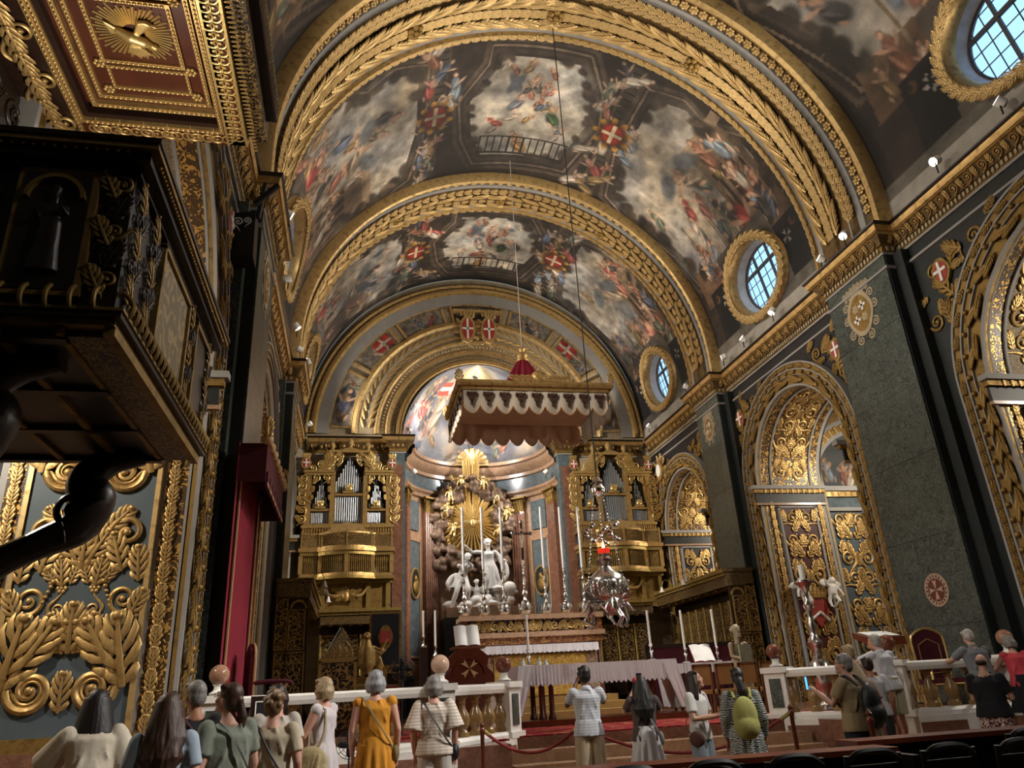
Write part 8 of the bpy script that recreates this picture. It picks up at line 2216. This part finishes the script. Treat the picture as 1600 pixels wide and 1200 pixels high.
def person(label, loc, rz, H=1.7, skin='fair', hair='brown', style='short', top=None, sleeve='short', low='trousers', lowm=None, arms=None, lean=0.0, head=(0, 0), build=1.0, bag=None, collar=False, face=False, extra=None, bow=0.0):
    k = H / 1.70
    t = thing('person', label, 'person', loc, rz)
    def V(x, y, z):
        # lean: the upper body tips forwards above the hips
        p = np.array((x, y, z), float)
        if z > 0.95 and lean:
            d = z - 0.95; p[1] += math.sin(lean) * d + 0.0; p[2] = 0.95 + math.cos(lean) * d + 0.0
        return p * k
    def Vs(L): return [V(*q) for q in L]
    b = build
    hz = 1.585; hy = 0.02 + bow * 0.5
    yaw, pit = head
    hc = V(0, hy, hz)
    HR = Matrix.Translation(Vector(hc)) @ Matrix.Rotation(yaw, 4, 'Z') @ Matrix.Rotation(pit - lean * 0.25, 4, 'X') @ Matrix.Diagonal((k, k, k, 1))
    mb = MB()
    mb.sphere((0, 0.0, 0.02), (0.073, 0.092, 0.098), 16, 12, HR); mb.sphere((0, 0.028, -0.055), (0.055, 0.062, 0.062), 14, 10, HR)
    mb.sphere((0, 0.100, -0.012), (0.012, 0.018, 0.020), 8, 6, HR); mb.sphere((0, 0.090, 0.018), (0.010, 0.012, 0.026), 8, 6, HR)
    mb.sphere((0, 0.088, -0.055), (0.022, 0.010, 0.009), 8, 6, HR); mb.sphere((0, 0.080, -0.095), (0.024, 0.02, 0.02), 8, 6, HR)
    for s in (-1, 1):
        mb.sphere((s * 0.076, -0.008, -0.012), (0.010, 0.020, 0.032), 8, 6, HR); mb.sphere((s * 0.038, 0.068, -0.03), (0.026, 0.026, 0.026), 8, 6, HR); mb.sphere((s * 0.032, 0.082, 0.034), (0.026, 0.010, 0.008), 8, 5, HR)
    mb.tube([V(0, -0.01, 1.38), V(0, 0.0, 1.46), hc - np.array((0, 0, 0.03))], [0.075 * b * k, 0.055 * k, 0.056 * k], 12)
    # torso
    TP = Vs([(0, 0.0, 0.90), (0, 0.0, 1.02), (0, 0.01, 1.18), (0, 0.0, 1.32), (0, -0.005, 1.41)])
    TR = [0.172 * b * k, 0.150 * b * k, 0.160 * b * k, 0.180 * k * (b * 0.5 + 0.5), 0.085 * k]
    def torso(m, o, z0=0, z1=5, fl=0.64): m.tube(TP[z0:z1], [(r + o) * fl for r in TR[z0:z1]], 16, flat=1 / fl)
    # the tube's first axis is x here
    torso(mb, 0)
    A = arms or {}
    J = {}
    for s, nm in ((-1, 'L'), (1, 'R')):
        sh = V(s * 0.175 * (b * 0.4 + 0.6), -0.005, 1.375)
        e, w = A.get(nm, ((s * 0.245, -0.03, 1.10), (s * 0.235, 0.08, 0.86)))
        e, w = V(*e), V(*w)
        J[nm] = (sh, e, w)
        mb.sphere(tuple(sh), 0.062 * k, 10, 7)
        mb.tube([sh, sh * 0.5 + e * 0.5, e, e * 0.55 + w * 0.45, w], [0.058 * k, 0.050 * k, 0.041 * k, 0.040 * k, 0.027 * k], 10)
        d = (w - e) / np.linalg.norm(w - e)
        sd = np.cross(d, np.array((0, 0, 1.0))); n_ = np.linalg.norm(sd)
        sd = sd / n_ if n_ > 0.2 else np.array((1.0, 0, 0))
        nn = np.cross(sd, d)
        pc = w + d * 0.045 * k
        mb.tube([w, w + d * 0.03 * k, w + d * 0.085 * k], [0.026 * k, 0.034 * k, 0.036 * k], 9, flat=0.55)
        for f in range(4):
            r0 = pc + d * 0.035 * k + sd * (f - 1.5) * 0.019 * k
            L = (0.030, 0.036, 0.034, 0.026)[f] * k
            bend = nn * -0.012 * k
            mb.tube([r0, r0 + d * L + bend * 0.4, r0 + d * L * 1.7 + bend * 1.5, r0 + d * L * 2.1 + bend * 3.0], [0.0095 * k, 0.009 * k, 0.0085 * k, 0.007 * k], 6)
        th = pc - d * 0.02 * k - sd * s * 0.030 * k
        mb.tube([th, th + d * 0.03 * k - sd * s * 0.018 * k, th + d * 0.058 * k - sd * s * 0.014 * k], [0.012 * k, 0.0105 * k, 0.008 * k], 6)
    for s in (-1, 1):
        fy = 0.05 if s > 0 else -0.03
        mb.tube([np.array((s * 0.085, 0, 0.93)) * k, np.array((s * 0.09, 0.01, 0.70)) * k, np.array((s * 0.09, 0.02 + fy * 0.3, 0.48)) * k, np.array((s * 0.092, -0.02 + fy * 0.6, 0.30)) * k, np.array((s * 0.092, -0.01 + fy, 0.09)) * k], [0.092 * k * b, 0.080 * k * b, 0.054 * k, 0.052 * k, 0.034 * k], 12)
        mb.sphere(tuple(np.array((s * 0.095, 0.06 + fy, 0.035)) * k), (0.04 * k, 0.115 * k, 0.032 * k), 10, 6)
    remesh(mb, 'body', SK[skin], 0.0135 * k, 2, t)
    # upper garment
    if top is not None:
        g = MB(); o = 0.017 * k
        torso(g, o)
        hemz = 0.84 if low != 'dress' else 0.95
        g.tube([np.array((0, 0.0, hemz)) * k, TP[0], TP[1]], [0.125 * b * k + o, 0.120 * b * k + o, 0.104 * b * k + o], 16, flat=1.48)
        for s, nm in ((-1, 'L'), (1, 'R')):
            sh, e, w = J[nm]
            g.sphere(tuple(sh), 0.07 * k, 10, 7)
            if sleeve == 'short': g.tube([sh, sh * 0.62 + e * 0.38, sh * 0.30 + e * 0.70], [0.072 * k, 0.070 * k, 0.070 * k], 10)
            elif sleeve == 'long': g.tube([sh, e, e * 0.12 + w * 0.88], [0.070 * k, 0.060 * k, 0.046 * k], 10)
            elif sleeve == 'wide': g.tube([sh, sh * 0.5 + e * 0.5, e * 0.95 + sh * 0.05], [0.075 * k, 0.10 * k, 0.125 * k], 12)
        if collar: g.tube([V(0, -0.01, 1.40), V(0, 0.0, 1.455)], [0.085 * k, 0.070 * k], 14)
        for q in range(7):   # cloth folds
            a = q * 0.9 + b; zz = 0.95 + 0.055 * q
            x = 0.12 * b * math.cos(a * 2); g.tube([V(x, -0.085 * b, zz - 0.1), V(x * 0.7, -0.095 * b, zz), V(x * 0.3, -0.09 * b, zz + 0.13)], [0.012 * k, 0.020 * k, 0.010 * k], 6)
        remesh(g, 'shirt' if low != 'dress' else 'bodice', top, 0.014 * k, 2, t)
    # lower garment
    lm = lowm or M['black']
    if low in ('trousers', 'shorts'):
        g = MB(); zk = 0.10 if low == 'trousers' else 0.50
        g.tube([np.array((0, 0, 0.84)) * k, np.array((0, 0, 0.92)) * k, np.array((0, 0, 1.03)) * k], [0.125 * b * k, 0.125 * b * k, 0.112 * b * k], 16, flat=1.42)
        for s in (-1, 1):
            fy = 0.05 if s > 0 else -0.03
            P = [(s * 0.085, 0, 0.92), (s * 0.092, 0.01, 0.70), (s * 0.095, 0.02, 0.48), (s * 0.095, fy * 0.7 - 0.01, 0.30), (s * 0.095, fy - 0.01, 0.10)]
            R = [0.108 * b, 0.102 * b, 0.085, 0.078, 0.072] if low == 'trousers' else [0.11 * b, 0.112 * b, 0.112]
            if low == 'shorts': P = P[:3]
            g.tube([np.array(p) * k for p in P], [r * k for r in R], 12)
        remesh(g, low, lm, 0.016 * k, 2, t)
    elif low in ('skirt', 'dress', 'longdress'):
        zb = {'skirt': 0.42, 'dress': 0.14, 'longdress': 0.10}[low]
        G = []; n = 72
        for i, (z, r) in enumerate(((1.04, 0.150 * b), (0.95, 0.175 * b), (0.85, 0.19 * b), (0.7, 0.205 * b), (zb + 0.1, 0.25 * b), (zb, 0.27 * b), (zb, 0.25 * b))):
            am = 0.0 if i < 2 else 0.035 + 0.02 * i
            G.append([(r * (1 + am * math.cos(13 * a + i * 0.3)) * math.cos(a) * k, r * 0.80 * (1 + am * math.cos(13 * a + i * 0.3)) * math.sin(a) * k, z * k) for a in np.linspace(0, 2 * PI, n, endpoint=False)])
        MB().grid(G, closev=True).build('skirt', lm, t)
    # shoes
    for s in (-1, 1):
        fy = 0.05 if s > 0 else -0.03
        MB().sphere((0, 0, 0), (0.048 * k, 0.125 * k, 0.045 * k), 12, 7).build('shoe', M['black'] if low == 'trousers' else M['paper'], t, mw=TRS(tuple(np.array((s * 0.095, 0.06 + fy, 0.040)) * k)))
    # hair
    hm = HM[hair]; g = MB()
    if style != 'bald':
        g.sphere((0, -0.018, 0.038), (0.085, 0.098, 0.098), 16, 12, HR)
        g.sphere((0, -0.05, -0.01), (0.080, 0.065, 0.085), 14, 10, HR)
        for i in range(9):
            a = 0.35 + 0.31 * i; g.sphere((0.062 * math.cos(a), 0.048 + 0.012 * math.sin(a * 3) - 0.02, 0.085 + 0.008 * math.cos(i * 2.2)), (0.026, 0.034, 0.026), 8, 6, HR)
    else:
        g.sphere((0, -0.046, -0.028), (0.070, 0.050, 0.042), 14, 10, HR)
        for s in (-1, 1): g.sphere((s * 0.058, -0.02, -0.008), (0.020, 0.04, 0.030), 10, 8, HR)
    if style == 'bob':
        for i in range(13):
            a = PI + 0.1 + (PI - 0.2) * i / 12
            g.tube([(0.07 * math.cos(a), 0.085 * math.sin(a) * 0.9, 0.05), (0.092 * math.cos(a), 0.10 * math.sin(a), -0.03), (0.086 * math.cos(a), 0.095 * math.sin(a), -0.105 + 0.01 * math.sin(i * 2.3))], [0.03, 0.032, 0.016], 7, mw=HR)
    if style in ('long', 'wavy'):
        for i in range(15):
            a = PI - 0.15 + (PI + 0.3) * i / 14
            wv = 0.018 * math.sin(i * 1.7) if style == 'wavy' else 0.005
            L = 0.46 + 0.05 * math.sin(i * 2.9)
            g.tube([(0.068 * math.cos(a), 0.08 * math.sin(a), 0.06), (0.095 * math.cos(a), 0.10 * math.sin(a) - 0.01, -0.05), (0.115 * math.cos(a) + wv, 0.085 * math.sin(a) - 0.055, -0.20), (0.110 * math.cos(a) - wv, 0.07 * math.sin(a) - 0.10, -0.33), (0.085 * math.cos(a) + wv, 0.05 * math.sin(a) - 0.11, -L)], [0.034, 0.036, 0.040, 0.036, 0.012], 7, mw=HR)
    if style == 'pony':
        g.sphere((0, -0.105, 0.01), (0.035, 0.035, 0.035), 8, 6, HR)
        g.tube([(0, -0.11, 0.0), (0.03, -0.15, -0.10), (0.05, -0.14, -0.24), (0.06, -0.13, -0.36)], [0.03, 0.042, 0.036, 0.01], 8, mw=HR)
    if style == 'bun':
        g.sphere((0, -0.10, -0.04), (0.055, 0.045, 0.055), 10, 8, HR); g.tube([(0, -0.10, -0.05), (0.02, -0.11, -0.16), (0.05, -0.10, -0.28)], [0.05, 0.06, 0.03], 8, mw=HR)
    if style == 'curly':
        rr_ = random.Random(3)
        for i in range(34):
            a, p = rr_.uniform(0, 2 * PI), rr_.uniform(-0.5, 1.4)
            if math.sin(a) > 0.5 and p < 0.5: continue
            g.sphere((0.085 * math.cos(a) * math.cos(p), 0.098 * math.sin(a) * math.cos(p) - 0.02, 0.035 + 0.095 * math.sin(p)), 0.028, 7, 5, HR)
    remesh(g, 'hair', hm, 0.009 * k, 1 if style == 'curly' else 2, t)
    if face:
        for s in (-1, 1):
            e = MB().sphere((s * 0.031, 0.083, 0.012), (0.014, 0.009, 0.008), 10, 6, HR).build('eye', M['paper'], t)
            MB().sphere((s * 0.031, 0.0905, 0.012), (0.006, 0.003, 0.006), 8, 5, HR).build('iris', HM['dark'], e)
            MB().tube([(s * 0.016, 0.094, 0.034), (s * 0.032, 0.092, 0.040), (s * 0.048, 0.084, 0.034)], 0.0035, 5, mw=HR).build('eyebrow', HM['dark'], t)
        MB().sphere((0, 0.093, -0.053), (0.021, 0.008, 0.007), 10, 6, HR).build('lips', plain('lips', hexc('9a5048'), 0.5), t)
    if extra and 'glasses' in extra:
        gl = MB()
        for s in (-1, 1):
            gl.tube([(s * 0.034 + 0.022 * math.cos(a), 0.104, 0.012 + 0.017 * math.sin(a)) for a in np.linspace(0, 2 * PI, 13)[:-1]], 0.0025, 4, closed=True, mw=HR); gl.tube([(s * 0.057, 0.10, 0.016), (s * 0.080, 0.0, 0.012)], 0.0025, 4, mw=HR)
        gl.build('glasses', M['black'], t)
    # things worn on the body
    if bag:
        kind, bm = bag
        if kind == 'strap':
            MB().tube(catmull([V(-0.15, 0.06 * b, 1.40), V(-0.13, -0.06, 1.42), V(-0.02, -0.135 * b, 1.25), V(0.13, -0.13 * b, 1.02), V(0.19 * b, -0.04, 0.92)], 5), 0.012 * k, 6, flat=0.4).build('bag_strap', bm, t)
            remesh(MB().sphere(tuple(V(0.22 * b, 0.06, 0.86)), (0.05 * k, 0.12 * k, 0.10 * k), 12, 8), 'shoulder_bag', bm, 0.012, 2, t)
        if kind == 'shoulder':
            MB().tube(catmull([V(-0.14, -0.07, 1.38), V(-0.15, 0.02, 1.44), V(-0.19, 0.06, 1.3), V(-0.24, 0.04, 1.0)], 5), 0.016 * k, 6).tube(catmull([V(-0.14, -0.09, 1.38), V(-0.20, -0.12, 1.15), V(-0.25, -0.06, 0.98)], 5), 0.016 * k, 6).build('bag_strap', bm, t)
            g = MB().sphere(tuple(V(-0.25, 0.0, 0.86)), (0.10 * k, 0.20 * k, 0.17 * k), 14, 9).sphere(tuple(V(-0.26, -0.05, 0.78)), (0.09 * k, 0.17 * k, 0.13 * k), 14, 9)
            for q in range(6): g.tube([V(-0.32, -0.14 + 0.05 * q, 0.95), V(-0.35, -0.13 + 0.05 * q, 0.82), V(-0.32, -0.11 + 0.04 * q, 0.70)], [0.01, 0.02, 0.01], 6)
            remesh(g, 'shoulder_bag', bm, 0.013, 2, t)
        if kind == 'backpack':
            g = MB().sphere(tuple(V(0, -0.21 * b, 1.14)), (0.155 * k, 0.10 * k, 0.23 * k), 16, 10).sphere(tuple(V(0, -0.22 * b, 1.02)), (0.165 * k, 0.11 * k, 0.16 * k), 16, 10).sphere(tuple(V(0, -0.29 * b, 1.02)), (0.11 * k, 0.05 * k, 0.10 * k), 12, 8)
            remesh(g, 'backpack', bm, 0.014, 3, t)
            for s in (-1, 1): MB().tube(catmull([V(s * 0.10, -0.16, 1.34), V(s * 0.115, -0.03, 1.45), V(s * 0.115, 0.10, 1.36), V(s * 0.12, 0.13 * b, 1.18), V(s * 0.14, -0.05, 1.0)], 4), 0.020 * k, 6).build('backpack_strap', bm, t)
    return t, J, k

def phone(p, owner, rz, label, tilt=0.0, lit=False):
    """p in the owner's local frame"""
    mw = Matrix.Translation(owner.location) @ Matrix.Rotation(owner.rotation_euler.z, 4, 'Z') @ Matrix.Translation(p)
    t = thing('mobile_phone', label, 'phone', tuple(mw.translation), owner.rotation_euler.z + rz)
    t.rotation_euler.x = tilt
    MB().box(-0.038, 0.038, -0.005, 0.005, -0.078, 0.078).build('case', M['black'], t, smooth=False)
    MB().box(-0.034, 0.034, -0.0075, -0.005, -0.072, 0.072).build('screen', M['screen'] if lit else M['black'], t, smooth=False)
UPR = {'L': ((-0.24, 0.16, 1.22), (-0.07, 0.30, 1.50)), 'R': ((0.26, 0.14, 1.24), (0.08, 0.30, 1.52))}
cream_ = fab('cream', 'd8cdb8')
p, J, k = person('person in a cream cape with long dark hair leaning towards the gilded panel', (-7.2, 6.8, 0), 0.35, 1.64, 'tan', 'black', 'long', cream_, 'wide', 'trousers', fab('grey', '8a8880'), lean=0.22, head=(-0.2, 0.1), arms={'L': ((-0.30, 0.20, 1.15), (-0.30, 0.38, 1.10)), 'R': ((0.26, 0.05, 1.12), (0.2, 0.2, 0.95))})
person('person in a pale blue tee with long wavy brown hair', (-6.55, 6.1, 0), 0.1, 1.56, 'fair', 'brown', 'wavy', fab('pale_blue', 'a9b9c8'), 'short', 'trousers', fab('sage', '8a8d78'), lean=0.05, bag=('strap', M['black']))
p, J, k = person('person in a black sleeveless top holding a phone beside the ear', (-6.6, 7.4, 0), 0.6, 1.67, 'tan', 'grey', 'short', fab('black', '17171c'), None, 'trousers', fab('dark', '1c1c20'), arms={'L': ((-0.26, 0.12, 1.16), (-0.14, 0.16, 1.46)), 'R': ((0.25, 0.0, 1.12), (0.2, 0.1, 0.9))}, build=1.15, bag=('strap', fab('maroon', '4a2830')))
phone((-0.13, 0.17, 1.53), p, 0.4, 'black mobile phone held to the ear of the person in black')
person('person in a sage green tee with glasses and a brown ponytail looking up', (-6.2, 6.55, 0), 0.75, 1.62, 'pink', 'brown', 'pony', fab('sage_green', '82897a'), 'short', 'trousers', fab('dark2', '26282c'), head=(0.35, 0.25), build=1.2, extra=('glasses',), bag=('strap', M['black']), face=True)
person('person in a cream tee with tousled sandy hair and a thin black strap', (-5.93, 7.2, 0), -0.1, 1.55, 'pink', 'sandy', 'curly', fab('cream_tee', 'ccbda2'), 'short', 'trousers', fab('khaki', '8a7a5c'), build=1.05, bag=('strap', M['black']))
person('person with dark bobbed hair partly hidden behind the cream tee', (-6.0, 8.3, 0), 0.3, 1.63, 'pink', 'dark', 'bob', fab('white_top', 'c4bcb0'), 'short', 'skirt', fab('navy', '22262e'))
p, J, k = person('person with blond bob and glasses in a white sleeveless dress with a tan bag', (-5.58, 9.3, 0), 1.1, 1.70, 'pink', 'blond', 'bob', fab('white_dress', 'd6ced0'), None, 'longdress', fab('white_dress2', 'd6ced0'), arms={'L': ((-0.24, 0.10, 1.12), (-0.14, 0.34, 1.16)), 'R': ((0.24, 0.10, 1.12), (0.10, 0.32, 1.12))}, head=(-0.15, 0.0), extra=('glasses',), bag=('shoulder', fab('tan_bag', 'a89870')))
phone((-0.10, 0.40, 1.20), p, 0.2, 'mobile phone held by the person in the white dress', 0.5)
yel = fab('marigold', 'd8932c')
person('person with silver bob in a long marigold sleeveless dress', (-5.02, 9.35, 0), 0.0, 1.75, 'pink', 'silver', 'bob', yel, None, 'dress', yel, bag=('strap', fab('khaki_strap', '7a6a48')), extra=None)
person('person in a striped knitted beige top with a black sling strap', (-4.33, 9.6, 0), -0.1, 1.67, 'pink', 'grey', 'bob', stripes('knit', 'c2b4a4', 'dacfc2', 9.0), 'wide', 'trousers', fab('pale_trousers', 'bdb8b0'), build=1.1, bag=('strap', M['black']))
p, J, k = person('person in a checked white shirt and khaki shorts photographing the altar', (-2.15, 10.65, 0), -0.1, 1.72, 'brown', 'black', 'short', checks('checked', 'cfd0d2', '9aa4b4'), 'short', 'shorts', fab('khaki_shorts', 'b5a284'), arms=UPR, collar=True)
phone((0.0, 0.36, 1.58), p, 0, 'black camera phone raised by the person in the checked shirt')
p, J, k = person('person with long curly dark hair in a brown tee and pleated white skirt', (-1.5, 10.25, 0), -0.15, 1.55, 'fair', 'black', 'wavy', fab('taupe', '5a4c48'), 'short', 'skirt', fab('white_skirt', 'd8d6d8'), arms={'L': UPR['L'], 'R': ((0.27, 0.12, 1.22), (0.13, 0.30, 1.46))}, bag=('strap', fab('grey_bag', '8a8a8a')))
MB().sphere((0, 0, 0), (0.04, 0.03, 0.045), 10, 7).build('hair_clip', M['red'], p, mw=TRS((-0.075, -0.02, 1.50)))
phone((0.06, 0.36, 1.52), p, 0, 'mobile phone raised by the person with the red hair clip')
p, J, k = person('person with long straight brown hair in a white tee glancing back with a phone', (-0.98, 9.7, 0), -2.5, 1.57, 'fair', 'dark', 'long', fab('white_tee', 'd2d0cc'), 'short', 'shorts', fab('denim', '8a949c'), arms={'L': ((-0.24, 0.04, 1.10), (-0.08, 0.30, 1.14)), 'R': ((0.24, 0.06, 1.10), (0.07, 0.30, 1.13))}, head=(0.35, 0.25), face=True, bag=('strap', fab('brown_strap', '5a3a30')))
phone((0.0, 0.37, 1.20), p, 0, 'pale mobile phone held by the person in the white tee', 0.6)
person('person with black hair in a zebra print dress carrying a lime backpack', (-0.72, 9.0, 0), -0.35, 1.57, 'tan', 'black', 'bun', ZEB, 'long', 'longdress', ZEB, bag=('backpack', fab('lime', 'a5a35c')), build=1.05)
p, J, k = person('person in a khaki tee and glasses with a large black backpack', (0.52, 8.65, 0), 0.5, 1.66, 'fair', 'grey', 'short', fab('khaki_tee', '9a8662'), 'short', 'trousers', fab('navy_jeans', '1c222c'), arms={'L': ((-0.25, 0.12, 1.14), (-0.16, 0.36, 1.30)), 'R': ((0.25, 0.0, 1.12), (0.24, 0.08, 0.88))}, head=(0.3, 0.1), extra=('glasses',), bag=('backpack', M['black']), build=1.12)
phone((-0.16, 0.46, 1.36), p, 0.2, 'mobile phone with a bright blue screen held by the backpack wearer', 0.0, True)
person('person with long ash blond hair in a dusty pink top bending forward', (1.02, 9.2, 0), -0.35, 1.62, 'pink', 'blond', 'long', fab('dusty_pink', 'b09080'), 'short', 'trousers', fab('beige_trousers', 'a8957c'), lean=0.25, head=(0.2, -0.2))
person('person with thin fair hair standing beyond the khaki tee', (2.55, 11.5, 0.12), 0.1, 1.74, 'fair', 'blond', 'short', fab('stone_shirt', '9a9488'), 'short', 'trousers', fab('grey_trousers', '5a5854'))
person('person with short dark hair in a white shirt beside the balustrade', (2.62, 11.15, 0), -0.3, 1.66, 'tan', 'dark', 'short', fab('white_shirt2', 'c8c8cc'), 'short', 'trousers', fab('dark3', '2a2a2c'), lean=0.1)
p, J, k = person('person in a white shirt and pale shorts leaning on the balustrade', (3.35, 11.72, 0.30), 0.15, 1.74, 'pink', 'white', 'short', fab('white_shirt', 'd4d4d8'), 'short', 'shorts', fab('pale_shorts', 'b0a98e'), arms={'L': ((-0.36, 0.26, 1.26), (-0.30, 0.52, 1.30)), 'R': ((0.36, 0.26, 1.26), (0.28, 0.52, 1.30))}, lean=0.22, head=(0.25, 0.2), collar=True)
person('person in a grey polo shirt leaning on the balustrade beside the marble ball', (5.15, 11.75, 0.30), -0.15, 1.74, 'fair', 'white', 'short', fab('grey_polo', '72747a'), 'short', 'trousers', fab('dark4', '1e1e22'), lean=0.15, build=1.22, arms={'L': ((-0.32, 0.22, 1.22), (-0.26, 0.48, 1.22)), 'R': ((0.32, 0.22, 1.20), (0.26, 0.50, 1.20))}, head=(0, -0.2), collar=True)
p, J, k = person('balding person in a black tee with white shoulder stripes looking at a phone', (3.4, 9.75, 0), -1.0, 1.60, 'fair', 'dark', 'bald', fab('black_tee', '121318'), 'short', 'shorts', FLORAL, arms={'L': ((-0.26, 0.08, 1.08), (-0.08, 0.36, 1.10)), 'R': ((0.26, 0.08, 1.08), (0.06, 0.36, 1.10))}, head=(0, -0.45), build=1.25)
for s in (-1, 1):
    for q in range(3): MB().tube([(s * (0.16 + 0.02 * q), 0.03 - 0.03 * q, 1.325 + 0.005), (s * (0.225 + 0.012 * q), 0.03 - 0.02 * q, 1.26)], 0.006, 5).build('sleeve_stripe', M['paper'], p)
phone((0.0, 0.44, 1.16), p, 0, 'mobile phone held low by the balding person', 0.8)
person('person with grey hair in a coral sleeveless top beside the grey polo', (5.75, 11.6, 0.30), -0.4, 1.60, 'pink', 'grey', 'bob', fab('coral', 'd84a54'), None, 'skirt', fab('black_skirt', '1a1a1e'), lean=0.12, head=(0, -0.3), arms={'L': ((-0.30, 0.20, 1.14), (-0.2, 0.44, 1.12)), 'R': ((0.30, 0.20, 1.14), (0.2, 0.44, 1.12))})
# low marble step along the outside of the balustrade
struct('floor', MB().box(2.9, XW, 11.45, 12.18, 0, 0.30), M['pinkmarble'], smooth=False)
bpy.data.scenes.remove(WORK)
